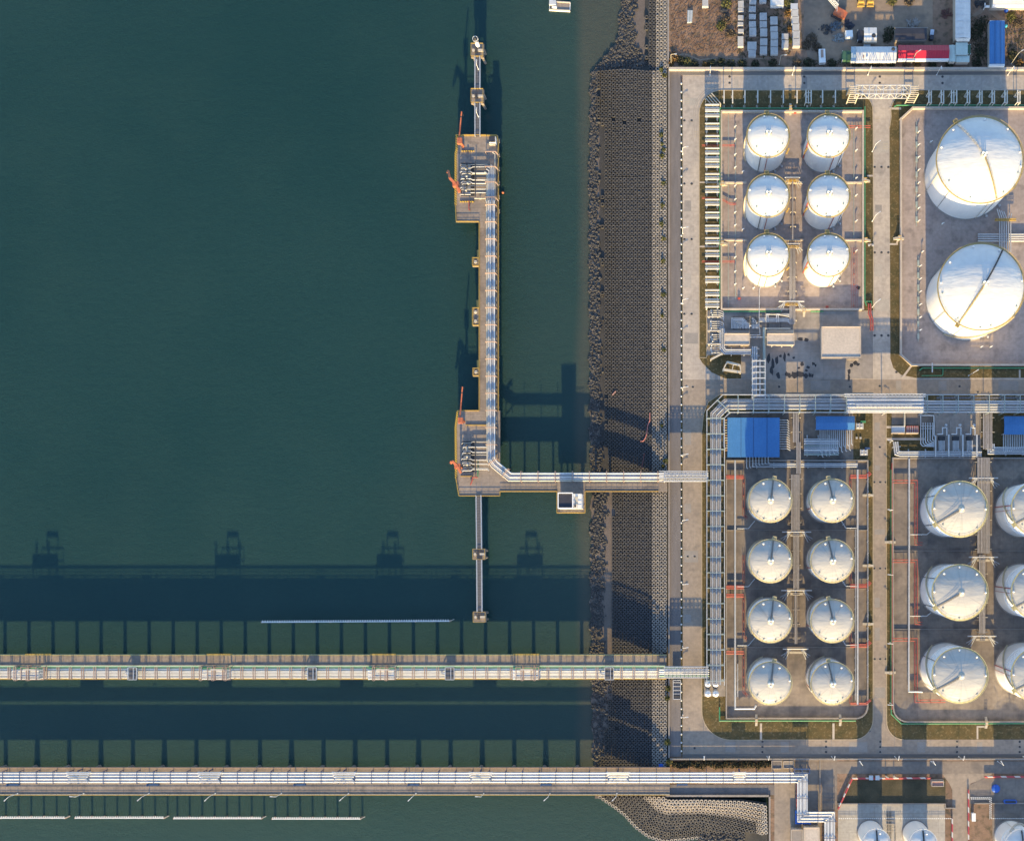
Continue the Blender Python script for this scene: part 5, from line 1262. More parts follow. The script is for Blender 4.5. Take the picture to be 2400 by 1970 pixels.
def fire(label, ha, va, n=3, mid=0):
    t = thing('fire_main', label, 'fire pipes', (*W(*ha[0], 1.5), .14)); P = [Vector(W(a, b, 1.5)) for a, b in ha]
    for k in range(n):
        q = off_path(P, (k - (n - 1) / 2) * .62); m = MB(); m.tube([(p.x, p.y, 1.5) for p in q], .27, 8); m.build('pipe', REDP, t)
    Q = [Vector(W(a, b, 1.2)) for a, b in va]
    for k in (-1, 1):
        q = off_path(Q, k * .42); m = MB(); m.tube([(p.x, p.y, 1.2) for p in q], .12, 6); m.build('riser_pipe', REDD, t)
    m = MB()
    for a, b in list(zip(P, P[1:])) + list(zip(Q, Q[1:])):
        kk = int((b - a).length / 6) + 1
        for i in range(kk):
            p = a.lerp(b, (i + .5) / kk); m.cbox(p.x, p.y, .14, .4, .4, 1.0)
    m.build('support', REDD, t)
for i, (ya, yb) in enumerate(((1117, 1205), (1375, 1300), (1395, 1490), (1528, 1620))):
    fire('red fire pipes branching left of the eight tanks, %s from the top' % nth(i), [(1702, ya), (1743, ya)], [(1743, ya), (1743, yb)] + ([(1752, yb + 10)] if yb > ya else []), 3)
for i, (ya, yb) in enumerate(((1115, 1190), (1371, 1315), (1511, 1470), (1647, 1600))):
    fire('red fire pipes branching right of the eight tanks, %s from the top' % nth(i), [(2040, ya - 8), (2030, ya + 1), (1993, ya + 1)], [(1993, ya + 1), (1993, yb)], 3 if i < 3 else 2)
for i, y in enumerate((1128, 1314, 1498)):
    yy = y + (145 if i < 2 else 144)
    reds('red fire pipes looping left of the tall ringed tanks, %s from the top' % nth(i), [(2092, y), (2147, y), (2147, yy), (2162 if i < 2 else 2216, yy + (1 if i < 2 else 0))], 2, r=.17, gap=6.)
reds('red fire main along the left wall of the ringed tank yard', [(2090.5, 1085), (2090.5, 1662)], 1, r=.2)
reds('red fire pipes in the lower right dike floor of the upper six', [(2002, 580), (2002, 728)], 4, .9, .07, 4.5)
for i, y in enumerate((341, 464, 613)):
    reds('thin red fire pipes entering left of the upper six tanks, %s from the top' % nth(i), [(1645, y), (1722, y)] if i != 1 else [(1645, y), (1693, y + 4), (1712, y + 14), (1725, y + 14)], 2, 1.0, .13, 3)
reds('thin red fire pipes entering right of the upper six tanks', [(1985, 297), (2040, 297)], 2, 1.0, .16, 4)
reds('red valve group at the lower right corner of the upper six tanks', [(2038, 712), (2038, 735), (2043, 750), (2043, 775)], 2, 1.2, .3, 5)
for i, (pa, lab) in enumerate((([(1687, 700), (1687, 254), (1986, 254), (2020, 254)], 'above and left of the upper six tanks'), ([(2027, 250), (2027, 705), (2031, 716)], 'right of the upper six tanks'), ([(2030, 706), (2043, 706), (2043, 716)], 'loop beside the red valve group'), ([(1695, 729.5), (1832, 729.5)], 'below the upper six tanks, left piece'), ([(1900, 729.5), (1930, 729.5)], 'below the upper six tanks, right piece'),
                   ([(2096, 250), (2102, 247), (2880, 247)], 'above the very large tanks'), ([(2155, 868), (2162, 862), (2880, 862)], 'below the very large tanks'), ([(2160, 880), (2208, 880), (2210, 876), (2210, 863)], 'loop below the very large tanks'), ([(1686.5, 1656), (1686.5, 1688), (2006, 1688)], 'below the eight cream tanks'), ([(2089, 1100), (2089, 1672), (2113, 1695), (2880, 1693)], 'around the ringed tanks'))):
    pipe_thing('green water pipe %s' % lab, pa, 1.0, .32 if i not in (2, 7) else .2, GREEN, zb=.1)
# stacked small-bore lines on the small yard below the upper six
PB = thing('pipe_grid', 'dense grid of bluish right-angled pipes below the upper six tanks', 'pipes', W3(1705, 745, .16))
for x0, n in ((1715, 7), (1740, 6), (1763, 5)):
    for k in range(n):
        m = MB(); m.ptube([(x0 + 3.3 * k, 770), (x0 + 3.3 * k, 746 + 3.4 * k), (1780 if k < 5 else x0 + 24, 746 + 3.4 * k)], 1.8 + .0 * k, .24, 6); m.build('pipe', STEELW, PB)
for k in range(3):
    m = MB(); m.ptube([(1780, 746 + 3.4 * k), (1846, 746 + 3.4 * k), (1852, 752 + 3.4 * k)], 1.8, .24, 6); m.build('pipe', STEELW, PB)
for x in (1796, 1800, 1820, 1824):
    m = MB(); m.ptube([(x, 755), (x, 736), (1850, 736 + (x - 1796) * .2)], 2.3, .24, 6); m.build('pipe', STEELW, PB)
m = MB()
for x in (1720, 1745, 1770, 1800, 1830):
    m.bar(W3(x, 742, 1.3), W3(x, 772, 1.3), .25); m.bar(W3(x, 742, 1.3), W3(x, 742, .16), .25); m.bar(W3(x, 771, 1.3), W3(x, 771, .16), .25)
m.build('sleeper', DARK, PB)
PV = thing('valve_bank', 'column of short white valved pipes at the left edge of the small yard', 'valves', W3(1668, 730, .16))
for k in range(20):
    y = 727 + 5.2 * k
    if k in (4, 10): continue
    a = 1666 + random.uniform(-2, 3); m = MB(); m.ptube([(a, y), (1686, y), (1692 + (3 if k < 10 else 0), y + (4 if k < 8 else -2)), (1697 if k < 10 else 1690, y + (10 if k < 8 else -2))], 1.6, .22, 6); m.build('pipe', PIPEW if k % 3 else PIPES, PV)
    X, Y = W(a + 2, y, 2); m = MB(); m.cyl(X, Y, .3, 2.4, .35, .25, 8); m.lathe(X, Y, [(.4, 2.4), (.45, 2.5), (.1, 2.6)], 8); m.build('valve', STEELW, PV)
for y in (742, 775, 806):
    m = MB(); a, b = Vector(W3(1658, y, 3.4)), Vector(W3(1689, y, 3.4)); m.bar(a, b, .5)
    for f in (.12, .8): p = a.lerp(b, f); m.bar(p, (p.x, p.y, .1), .5)
    m.build('portal_frame', BEIGE, PV)
rack('pipe_duct', 'wide bluish white pipe bundle around the two small tan roofs', [(1694, 770), (1694, 815), (1700, 823), (1760, 823)], 2.6, spread(-8, 8, (.4, .34), [PIPES, PIPEW]), 9, 30, zb=.16, rails=False, deep=0)
rack('pipe_duct', 'bluish pipe bundle dropping from the tan roofs to the ladder-like bridge', [(1770, 812), (1770, 846)], 3.2, spread(-8, 7, (.4, .34), [PIPES, PIPEW]), 9, 16, zb=.16, rails=False, deep=0)
pipe_thing('thick grey-green pipe beside the small tan roofs', [(1791, 768), (1791, 842)], 2.6, .7, PIPED, zb=.16)
pipe_thing('thin pale hose pipe from the bottom left domed tank down to the tan roof', [(1795, 597), (1788, 650), (1780, 680), (1779, 765), (1781, 772), (1781, 785), (1758, 785)], 2.2, .16, PIPEW, supports=False)
pipe_thing('second pale pipe between the two small tan roofs', [(1758, 790), (1800, 790), (1808, 786)], 2.2, .2, PIPEW, zb=.16)
# white angled frames at the corner
def corner_frame(P, label, h=4.2):
    t = thing('pipe_support', label, 'pipe support', (*W(*P[0], h), .12), SUPP); q = [Vector(W3(a, b, h)) for a, b in P]
    m = MB(); m.bar(q[0], q[1], 1.0, .5); m.bar(q[3], q[2], 1.1, .5); m.build('beam', BEIGE, t)
    m = MB(); m.bar(q[0], q[3], .5, .4); m.bar(q[1], q[2], .5, .4); m.bar((q[0] + q[1]) / 2, (q[3] + q[2]) / 2, .35, .3); m.build('tie', BEIGE, t)
    for p in q:
        m = MB(); m.bar(p, (p.x, p.y, .1), .5); m.build('leg', BEIGE, t)
corner_frame([(1704, 848), (1735, 856), (1736, 872), (1695, 866)], 'big white four-legged frame on the dark grass corner')
m = MB(); a, b = Vector(W3(1666, 842, 3.6)), Vector(W3(1693, 828, 3.6)); m.bar(a, b, .8, .5)
for p in (a, b): m.bar(p, (p.x, p.y, .1), .5)
one('pipe_support', m, BEIGE, 'short slanting white beam beside the valve bank', 'pipe support', SUPP)
# right pump yard: blue-grey pipe groups
rack('pipe_duct', 'wide bluish pipe run along the lower edge of the left pump yard', [(1762, 1090), (2010, 1090)], 1.4, spread(-5, 5, (.3, .26), [PIPES, STEELW]), 6, 40, zb=.16, rails=False, deep=0)
rack('pipe_duct', 'wide grey-blue pipe bundle below the small blue canopy', [(1884, 1044), (1965, 1044)], 1.6, spread(-23, 22, (.42, .36, .5), [PIPED, PIPES, STEELW, PIPES]), 24, 26, zb=.16, rails=False, deep=0)
rack('pipe_duct', 'bluish pipe bundle below the right pump yard', [(2100, 1035), (2103, 1060), (2110, 1062), (2300, 1062)], 1.6, spread(-8, 8, (.4, .34), [PIPES, STEELW]), 9, 40, zb=.16, rails=False, deep=0)
rack('pipe_duct', 'bluish pipe bundle leading right from the ringed tank corridor', [(2322, 1040), (2322, 1056), (2880, 1056)], 1.8, spread(-9, 9, (.42, .34), [PIPES, STEELW]), 10, 40, zb=.16, rails=False, deep=0)
def comb(label, xs, y0, y1f, z=2.4, mt=STEELW, r=.2):
    t = thing('pump_lines', label, 'pipes', W3(xs[0], y0, .16))
    for i, x in enumerate(xs):
        m = MB(); m.ptube([(x, y0), (x, y1f(i) - 3), (x + 3, y1f(i))], z, r, 6); m.tube([W3(x, y0, z), W3(x, y0, .3)], r, 6); m.build('pipe', mt, t)
    for f in (.25, .7):
        m = MB(); m.bar(W3(xs[0] - 2, y0 + 14 * f * 2, z - .4), W3(xs[-1] + 2, y0 + 14 * f * 2, z - .4), .2); m.bar(W3(xs[0] - 2, y0 + 28 * f, z - .4), W3(xs[0] - 2, y0 + 28 * f, .16), .2); m.bar(W3(xs[-1] + 2, y0 + 28 * f, z - .4), W3(xs[-1] + 2, y0 + 28 * f, .16), .2); m.build('sleeper', DARK, t)
comb('row of thin white pump lines running down from the small blue canopy', [1922 + 4.6 * i for i in range(17)], 1008, lambda i: 1066 - 1.1 * i + (6 if i % 2 else -6))
comb('row of thin white pump lines below the large blue canopy', [1750 + 7.2 * i for i in range(8)], 1070, lambda i: 1098 - 1.8 * i)
comb('row of thin white pump lines below the blue canopy at the right edge', [2352 + 4.2 * i for i in range(14)], 1017, lambda i: 1060 - 1.0 * i)
t = thing('pump_lines', 'short white pump lines sticking out right of the large blue canopy', 'pipes', W3(1830, 985, .16))
for i in range(13):
    m = MB(); y = 984 + 5.6 * i; m.ptube([(1824, y), (1846, y), (1849 + .3 * i, y + 4)], 2.0, .18, 6); m.build('pipe', STEELW, t)
m = MB()
for x in (1832, 1842): m.bar(W3(x, 980, 1.5), W3(x, 1058, 1.5), .22); m.bar(W3(x, 981, 1.5), W3(x, 981, .16), .2); m.bar(W3(x, 1057, 1.5), W3(x, 1057, .16), .2)
m.build('sleeper', DARK, t)
t = thing('pump_lines', 'short dark and white lines sticking out left of the large blue canopy', 'pipes', W3(1700, 985, .16))
for i in range(13):
    m = MB(); y = 984 + 5.9 * i; m.ptube([(1698, y), (1708, y)], 2.0, .24, 6); m.build('pipe', PIPES if i % 3 else RUST, t)
m = MB(); m.ptube([(1696, 982), (1696, 1046), (1701, 1051)], 2.6, .3, 6); m.build('header', PIPEW, t)
t = thing('pipe_grid', 'upright lattice of bluish pipes left of the right pump pads', 'pipes', W3(2158, 975, .16))
for k in range(6):
    m = MB(); m.ptube([(2158 + 5.5 * k, 990 if k else 975), (2158 + 5.5 * k, 1040 - 2 * k), (2163 + 5.5 * k, 1045 - 2.4 * k), (2190, 1046 - 2.4 * k)], 1.8 + .05 * k, .24, 6); m.build('pipe', STEELW, t)
m = MB(); m.ptube([(2156, 973), (2187, 973), (2189, 976), (2189, 1020), (2193, 1022), (2193, 1070)], 2.6, .32, 6); m.build('header', STEELW, t)
m = MB()
for y in (998, 1004): m.bar(W3(2160, y, 2.3), W3(2189, y, 2.3), .22)
m.build('cross_member', STEELW, t)
for i, x in enumerate((2205, 2238, 2271)):
    X, Y = W(x, 1015, .16); t = thing('pump_set', 'blue-grey pump set on the right pump pad, %s from the left' % nth(i), 'pump', (X, Y, .16), 'pump sets on the right pump pad')
    m = MB(); m.pbox(x - 12, 985, x + 16, 1018, .16, .4); m.build('plinth', YARD, t)
    m = MB(); m.ptube([(x - 8, 1017), (x + 4, 1017), (x + 4, 1002), (x + 14, 1002), (x + 14, 1020)], 2.2, .28, 8); m.build('suction_pipe', STEELW, t)
    for k in range(5): m = MB(); m.ptube([(x - 4 + 3 * k, 1032), (x - 4 + 3 * k, 1060 - (k % 2) * 5)], 1.8, .2, 6); m.build('branch_pipe', STEELW, t)
    m = MB(); X, Y = W(x + 12, 996, 1); m.cyl(X, Y, .3, 1.6, .7, .6, 10); m.build('pump_body', STEELW, t)
    m = MB(); m.pbox(x - 5, 1022, x + 10, 1031, .16, 1.5); m.build('valve_block', DARK, t)
    m = MB(); m.ptube([(x + 18.5, 1018), (x + 18.5, 1070)], 3.0, .36, 8); m.build('header', STEELW, t)
# cluster beside the very large tanks
t = thing('pipe_manifold', 'bluish pipe manifold between the two very large tanks', 'pipes', W3(2330, 560, .14))
for k in range(6):
    x = 2343 + 5.2 * k; m = MB(); m.ptube([(x - (6 if k < 4 else -2), 498 - 8 + 2 * k), (x, 510), (x, 592)], 2.0, .24, 6); m.build('pipe', PIPEW if k > 3 else STEELW, t)
for k in range(4):
    y = 549 + 5.2 * k; m = MB(); m.ptube([(2292, y), (2372, y), (2460, y)], 1.3, .36, 6); m.build('pipe', PIPEW, t)
m = MB(); m.pbox(2332, 514, 2380, 518, 2.6, 2.8); m.rail([W3(2332, 514, 2.8), W3(2380, 514, 2.8)], 1., .1, 2); m.rail([W3(2332, 518, 2.8), W3(2380, 518, 2.8)], 1., .1, 2); m.build('walkway', YEL, t)
pipe_thing('pipes dropping into the dark pit below the very large tanks', [(2185, 850), (2185, 872)], 1.8, .3, PIPEW)
# ---------------------------------------------------------------- buildings
def flat_building(name, label, r, z, roofm=ROOFC, wallm=WALLC, zb=.1, parapet=.4, cat='building', roofname='roof'):
    x0, y0, x1, y1 = r; X, Y = W((x0 + x1) / 2, (y0 + y1) / 2, z); t = thing(name, label, cat, (X, Y, zb))
    m = MB(); m.pbox(x0 + 1, y0 + 1, x1 - 1, y1 - 1, zb, z - .25, z); m.build('wall', wallm, t)
    m = MB(); m.pbox(x0, y0, x1, y1, z - .25, z); rf_ = m.build(roofname, roofm, t)
    if parapet:
        m = MB(); q = [Vector(W3(a, b, z)) for a, b in ((x0 + .8, y0 + .8), (x1 - .8, y0 + .8), (x1 - .8, y1 - .8), (x0 + .8, y1 - .8), (x0 + .8, y0 + .8))]
        for a, b in zip(q, q[1:]): m.bar(a + Vector((0, 0, parapet / 2)), b + Vector((0, 0, parapet / 2)), .25, parapet)
        m.build('parapet', wallm, rf_)
    return t
b = flat_building('control_house', 'largest flat tan-roofed concrete building in the paved yard', (1925, 765, 2018, 838), 5.5)
m = MB(); m.pbox(1925, 838, 2018, 840.5, 5.0, 5.2); m.build('eaves_gutter', WALLD, b)
for k in range(4):
    m = MB(); X0, Y0 = W(1932 + 22 * k, 837, 5.5); m.box(X0, Y0 - .0, X0 + 2.2, Y0 + .12, 1.2, 3.2); m.build('window', GLASSD, b)
m = MB(); m.pbox(1986, 842, 1989, 862, .16, .3); m.build('door_step', WALLD, b)
b = flat_building('pump_house', 'small flat tan roof beside the grid of bluish pipes', (1697, 781, 1757, 808), 4.2)
m = MB(); m.pbox(1698, 774, 1757, 780, .16, 2.4); m.build('lean_to', WALLD, b)
b = flat_building('pump_house', 'small flat tan roof with two slanting brackets beside the thick grey-green pipe', (1797, 781, 1862, 808.5), 4.2)
m = MB(); m.pbox(1794, 768, 1853, 771, 2.6, 2.9); m.pbox(1797, 773, 1860, 780, .16, 1.6); m.build('equipment_rack', BEIGE, b)
for k in (0, 1, 2):
    m = MB(); X, Y = W(1811 + 24 * k, 810, 3.4); m.bar((X, Y + 1, 4.1), (X - .6, Y - .6, 2.6), .3); m.build('bracket', BEIGE, b)
# canopies with blue sheet roofs
def canopy(label, r, z, ridge=True, step=24, rise=.7, m_=None):
    x0, y0, x1, y1 = r; X, Y = W((x0 + x1) / 2, (y0 + y1) / 2, z); t = thing('canopy', label, 'canopy', (X, Y, .16), 'blue sheet-roofed pump canopies')
    a, b = W(x0, y0, z), W(x1, y1, z); m = MB(); ym = (a[1] + b[1]) / 2
    if ridge: v = [(a[0], a[1], z), (b[0], a[1], z), (b[0], ym, z + rise), (a[0], ym, z + rise), (b[0], b[1], z), (a[0], b[1], z)]; f = [(0, 3, 2, 1), (3, 5, 4, 2)]
    else: v = [(a[0], a[1], z + rise), (b[0], a[1], z + rise), (b[0], b[1], z), (a[0], b[1], z)]; f = [(0, 3, 2, 1)]
    n = len(v); v += [(p, q, r_ - .12) for p, q, r_ in v]; f += [tuple(i + n for i in g[::-1]) for g in f]; m.add(v, f); m.build('roof', m_ or BLUER, t)
    m = MB(); k = max(2, int((b[0] - a[0]) / 6))
    for i in range(k + 1):
        x = a[0] + .5 + (b[0] - a[0] - 1) * i / k
        m = MB()
        for y in (a[1] - .5, b[1] + .5): m.bar((x, y, .16), (x, y, z - .15), .3)
        m.bar((x, a[1] - .5, z - .3), (x, b[1] + .5, z - .3), .3); m.build('portal_frame', STEELW, t)
    for i in range(4):
        m = MB(); x = a[0] + (b[0] - a[0]) * (i + .5) / 4; m.cbox(x, ym, .16, 2.4, 1.2, .5); m.cyl(x, ym, .6, 1.6, .6, .5, 8); m.build('pump', BLUEST, t)
    return t
cn = canopy('large square blue sheet canopy beside the corner of the main pipe rack', (1705, 979, 1827, 1071), 5.2, False, rise=.9)
for k in (.26, .5, .76):
    m = MB(); x = 1705 + 122 * k; a = Vector(W3(x, 979, 6.2)); b_ = Vector(W3(x, 1071, 5.3)); m.bar(a, b_, .18, .08); m.build('roof_seam', BLUEST, cn)
canopy('small oblong blue sheet canopy with white pump lines below it', (1912, 975, 2003, 1007), 5.0)
canopy('blue sheet canopy cut by the right edge', (2353, 975, 2470, 1018), 5.0)
# retaining bunds beside the canopies
m = MB(); 
for x0, x1, mt, lab in ((2090, 2121, STEELW, 'grey roofed low bay beside the right road'), (2124, 2153, REDP, 'dark red barred bay beside the upright pipe lattice')):
    X, Y = W((x0 + x1) / 2, 1006, 1.5); t = thing('storage_bay', lab, 'bay', (X, Y, .1)); m = MB(); m.pbox(x0, 998, x1, 1013, .1, 1.3); m.build('body', mt, t)
    m = MB(); m.pbox(x0, 1013, x1, 1015.5, .1, 2.0); m.build('front_wall', WALLC, t)
    if mt is REDP:
        for k in range(7): m = MB(); m.bar(W3(x0 + 2 + 4.2 * k, 998, 1.5), W3(x0 + 2 + 4.2 * k, 1013, 1.5), .18); m.build('bar', STEELW, t)
m = MB(); m.pbox(2119, 966, 2122, 998, .1, 1.8); one('dividing_wall', m, PIPEC, 'short cream wall between the two dark bays', 'wall')
for i, (x, y, lab) in enumerate(((2015, 998, 'upper pale skid on the grass by the small blue canopy'), (2025, 1060, 'lower pale skid with four round lids on the grass'), )):
    X, Y = W(x, y, 1.2); t = thing('equipment_skid', lab, 'equipment', (X, Y, .12)); m = MB(); m.pbox(x - 9, y - 7, x + 9, y + 7, .1, 1.0); m.build('base', SLAB, t)
    for a in (-4, 4):
        for b in (-3, 3): m = MB(); p, q = W(x + a, y + b, 1.2); m.cyl(p, q, 1.0, 1.6, .5, .4, 8); m.build('lid', STEELW, t)
    m = MB(); p, q = W(x + 8, y - 10, 1); m.cbox(p, q, .1, 2.4, .8, 1.2); m.build('control_box', GREEN if i == 0 else BLUEST, t)
for x, y, lab in ((2012, 1026, 'pair of small white ground lids on the grass right of the white pump lines'), (2041, 575, 'pair of white posts on the grass beside the upper road'),):
    X, Y = W(x, y, .1); t = thing('ground_lid', lab, 'lid', (X, Y, .1))
    for k in (-1, 1): m = MB(); m.cbox(X + .9 * k, Y, .1, .9, .9, .5); m.build('lid', SLAB, t)
# lower right: small bits south of the terminal
b = flat_building('guard_hut', 'small pinkish flat roof beside the lower entrance road', (2183, 1829, 2212, 1842), 2.8, mat('pinkish_roof', (.42, .24, .20), (.36, .20, .17), .6), zb=.03)
m = MB(); m.pbox(2182, 1827, 2212, 1829, .03, 2.4); m.build('porch', WALLD, b)
b = flat_building('workshop', 'brown flat-roofed workshop at the lower edge below the quay pipes', (1883, 1937, 1921, 1990), 4.0, ROOFC, zb=0.)
b = flat_building('workshop', 'narrow grey annex roof left of the brown workshop at the lower edge', (1854, 1942, 1882, 1990), 3.4, mat('grey_brown_roof', (.30, .26, .23), (.25, .22, .2), .5), zb=0.)
flat_building('hut', 'narrow white hut beside the striped barrier at the lower right', (2278, 1905, 2287, 1924), 2.4, TANKW, TANKW, zb=.03, parapet=0)
t = flat_building('shelter', 'narrow open shelter beside the promenade below the pipe bridge', (1577, 1592, 1596, 1638), 3.2, GRATE, STEELW, zb=.02)
m = MB(); m.pbox(1579, 1629, 1594, 1636, 3.2, 3.5); m.build('end_panel', DARK, t)
for k in range(4): m = MB(); m.bar(W3(1578, 1598 + 9 * k, 3.35), W3(1595, 1598 + 9 * k, 3.35), .2); m.build('roof_bar', STEELW, t)
X, Y = W(2334, 1847, .3); m = MB(); m.lathe(X, Y, [(2.0, .02), (1.95, .5), (1.2, .8), (.3, .95)], 14); one('covered_tank', m, BLUET, 'round bright blue tarpaulin bundle on the dark yard', 'tarpaulin')
X, Y = W(2368, 1878, .3); t = thing('skip', 'blue steel skip beside the dark dike wall', 'skip', (X, Y, .04)); m = MB(); m.pprism([(2353, 1877), (2356, 1874), (2382, 1874), (2384, 1878), (2381, 1882), (2355, 1882)], .04, 1.4); m.build('body', BLUET, t); m = MB(); m.pbox(2356, 1875.5, 2381, 1880.5, 1.4, 1.42); m.build('load', DARK, t)
t = flat_building('basin', 'pale concrete basin beside the dark hedge, right one', (1835, 1782, 1860, 1800), 1.2, YARD, WALLC, zb=0.); t = flat_building('basin', 'pale concrete basin beside the dark hedge, left one', (1808, 1781, 1833, 1801), 1.2, ASPH, WALLC, zb=0.)
X, Y = W(1898, 1800, 4); t = thing('steel_cage', 'dark steel cage where the quay pipes turn downwards', 'cage', (X, Y, 0)); m = MB()
for a in (1862, 1880, 1898):
    for c_ in (1800, 1812): m.bar(W3(a, c_, 6), (*W(a, c_, 6), 0), .35)
    m.bar(W3(a, 1800, 6), W3(a, 1812, 6), .3)
m.bar(W3(1862, 1801, 6), W3(1898, 1801, 6), .5); m.bar(W3(1862, 1811, 6), W3(1898, 1811, 6), .4); m.build('frame', BLUEST, t)
pipe_thing('blue pipe loop beside the quay pipes at the lower edge', [(1866, 1898), (1866, 1928), (1895, 1928), (1901, 1930)], 1.5, .45, BLUET, zb=0.)
pipe_thing('red pipe left of the quay pipes', [(1867, 1835), (1867, 1895)], 1.2, .2, REDP, zb=0.)
# ---------------------------------------------------------------- neighbour's yard at the top
def gable(name, label, r, z, rise, roofm, axis, wallm=WALLC, fascia=None, cat='shed', hip=None):
    """axis 'x': ridge runs left to right"""
    x0, y0, x1, y1 = r; a, b = W(x0, y0, z), W(x1, y1, z); X, Y = (a[0] + b[0]) / 2, (a[1] + b[1]) / 2; t = thing(name, label, cat, (X, Y, -.05))
    m = MB(); m.box(a[0] + .2, b[1] + .2, b[0] - .2, a[1] - .2, -.05, z - .05); m.build('wall', wallm, t)
    if axis == 'x': v = [(a[0], a[1], z), (b[0], a[1], z), (b[0], Y, z + rise), (a[0], Y, z + rise), (b[0], b[1], z), (a[0], b[1], z)]; f = [(0, 3, 2, 1), (3, 5, 4, 2), (0, 5, 3), (1, 2, 4)]
    else: v = [(a[0], a[1], z), (a[0], b[1], z), (X, b[1], z + rise), (X, a[1], z + rise), (b[0], b[1], z), (b[0], a[1], z)]; f = [(0, 1, 2, 3), (3, 2, 4, 5), (0, 3, 5), (1, 4, 2)]
    m = MB(); m.add(v, f); m.build('roof', roofm, t)
    if fascia:
        m = MB(); m.box(a[0], b[1] - .9, b[0], b[1] - .003, z - 1.6, z - .1); m.build('front_wall', fascia, t)
    return t
gable('shed', 'long shed with a dark red sheet roof beside the boundary wall', (2105, 106, 2224, 137), 4.0, 1.2, REDR, 'x', fascia=TANKW)
t = gable('shed', 'long shed with a stained white sheet roof beside the boundary wall', (1995, 109.5, 2101, 140), 4.0, .5, WHITER, 'x', fascia=TANKW)
X, Y = W(2094, 115, 4.4); m = MB(); m.lathe(X, Y, [(.9, 4.3), (.7, 4.75), (.2, 4.9)], 10); m.build('roof_cowl', DARK, t)
X, Y = W(2032, 135, 4.4); m = MB(); m.cyl(X, Y, 4.1, 4.9, .5, .45, 8); m.build('roof_tank', TANKW, t)
X, Y = W(2024, 130, 4.3); m = MB(); m.cbox(X, Y, 4.15, .6, 2.2, .2); m.build('rust_patch', RUST, t)
def container(label, r, z, mt, name='container', cat='container', group=None, ribs=True, rot=0.):
    x0, y0, x1, y1 = r; X, Y = W((x0 + x1) / 2, (y0 + y1) / 2, z); t = thing(name, label, cat, (X, Y, -.04), group); a, b = W(x0, y0, z), W(x1, y1, z)
    m = MB(); m.box(a[0], b[1], b[0], a[1], -.04, z - .1); m.build('body', mt, t)
    m = MB(); m.box(a[0] + .08, b[1] + .08, b[0] - .08, a[1] - .08, z - .1, z); m.build('roof_panel', mt, t)
    m = MB()
    for x in (a[0] + .12, b[0] - .12):
        for y in (b[1] + .12, a[1] - .12): m.cbox(x, y, -.04, .3, .3, z + .1)
    m.build('corner_post', STEELW, t)
    if rot: t.rotation_euler = (0, 0, rot)
    return t
container('dark green container joined to the left end of the white shed', (1974, 119, 1995, 141), 2.8, DGREEN)
m = MB(); m.pbox(1995, 110, 2006, 140, 4.7, 4.8); one('roof_sheet', m, mat('pale_blue_sheet', (.36, .46, .54), (.30, .40, .48), .4), 'pale blue sheet over the left end of the stained white roof', 'sheet')
gable('shed', 'pale green lean-to joined to the right of the red shed', (2224.5, 106, 2240, 145), 3.4, .3, GREENR, 'y')
gable('shed', 'pale grey-green square shed below the long white shed', (2240, 100, 2268, 129), 3.8, .25, GREENR, 'x')
gable('shed', 'pale green narrow shed touching the boundary strip', (2241, 130.5, 2272, 146), 3.2, .3, GREENR, 'x')
container('dark green container right of the grey-green sheds', (2269, 104, 2275, 127), 2.6, DGREEN)
t = gable('shed', 'long white sheet-roofed shed running up to the upper edge', (2239, -60, 2274.5, 90), 5.0, .9, WHITER, 'y')
m = MB(); v = [W3(2239, 90, 5.0), W3(2274.5, 90, 5.0), W3(2271, 98, 3.6), W3(2242, 98, 3.6), W3(2256.7, 90.2, 5.85)]; m.add(v, [(0, 3, 4), (3, 2, 4), (2, 1, 4)]); m.build('hipped_end', WHITER, t)
for k in range(9): m = MB(); y = -40 + 15 * k; a, b_ = W3(2239.5, y, 5.05), W3(2274, y, 5.05); c_ = W3(2256.7, y, 5.98); m.bar(a, c_, .16); m.bar(c_, b_, .16); m.build('roof_seam', STEELW, t)
t = gable('shed', 'long bright blue sheet-roofed shed at the upper right', (2319, 50, 2355, 150), 4.0, .8, BLUER, 'y', fascia=TANKW)
m = MB(); m.pbox(2320, 48.5, 2354, 50, 1, 4.1); m.build('rear_wall', TANKW, t)
for k in (.36, .72): m = MB(); x = 2319 + 36 * k; m.bar(W3(x, 50, 4.75), W3(x, 150, 4.75), .15, .06); m.build('roof_seam', BLUEST, t)
t = gable('warehouse', 'white warehouse roof cut by the upper right corner', (2327, -60, 2900, 9.5), 6.0, 1.2, WHITER, 'x', fascia=TANKW)
m = MB(); X, Y = W(2326, 15, 3); m.cbox(X - 2.4, Y, 2.4, 2.2, .8, .6); m.bar((X - 3.3, Y, -.05), (X - 3.3, Y, 3), .3); m.bar((X - 3.4, Y, 2.8), (X - 3.4, Y + 1.6, 2.8), .4); one('marker_post', m, TANKW, 'white angled post with an arm beside the warehouse corner', 'post')
t = gable('shed', 'wide shed with a blackish felt roof above the red shed', (2098, 66, 2172, 94), 3.4, .3, BLACKR, 'x', wallm=WALLD)
m = MB(); m.pbox(2097, 64.5, 2175, 66, 2.8, 3.3); m.build('fascia', WALLD, t)
t = gable('shed', 'small shed with a stained cream roof left of the black-roofed shed', (2025, 65, 2055, 94), 3.4, .3, WHITER, 'x', fascia=PIPEC)
X, Y = W(2048, 83, 3.7); m = MB(); m.lathe(X, Y, [(1.1, 3.5), (.9, 3.75), (.2, 3.8)], 9); m.build('tarpaulin_patch', DARK, t)
container('small white box hut left of the cream-roofed shed', (1982, 71, 1999, 87), 2.5, TANKW, 'box_hut', 'hut', rot=.06)
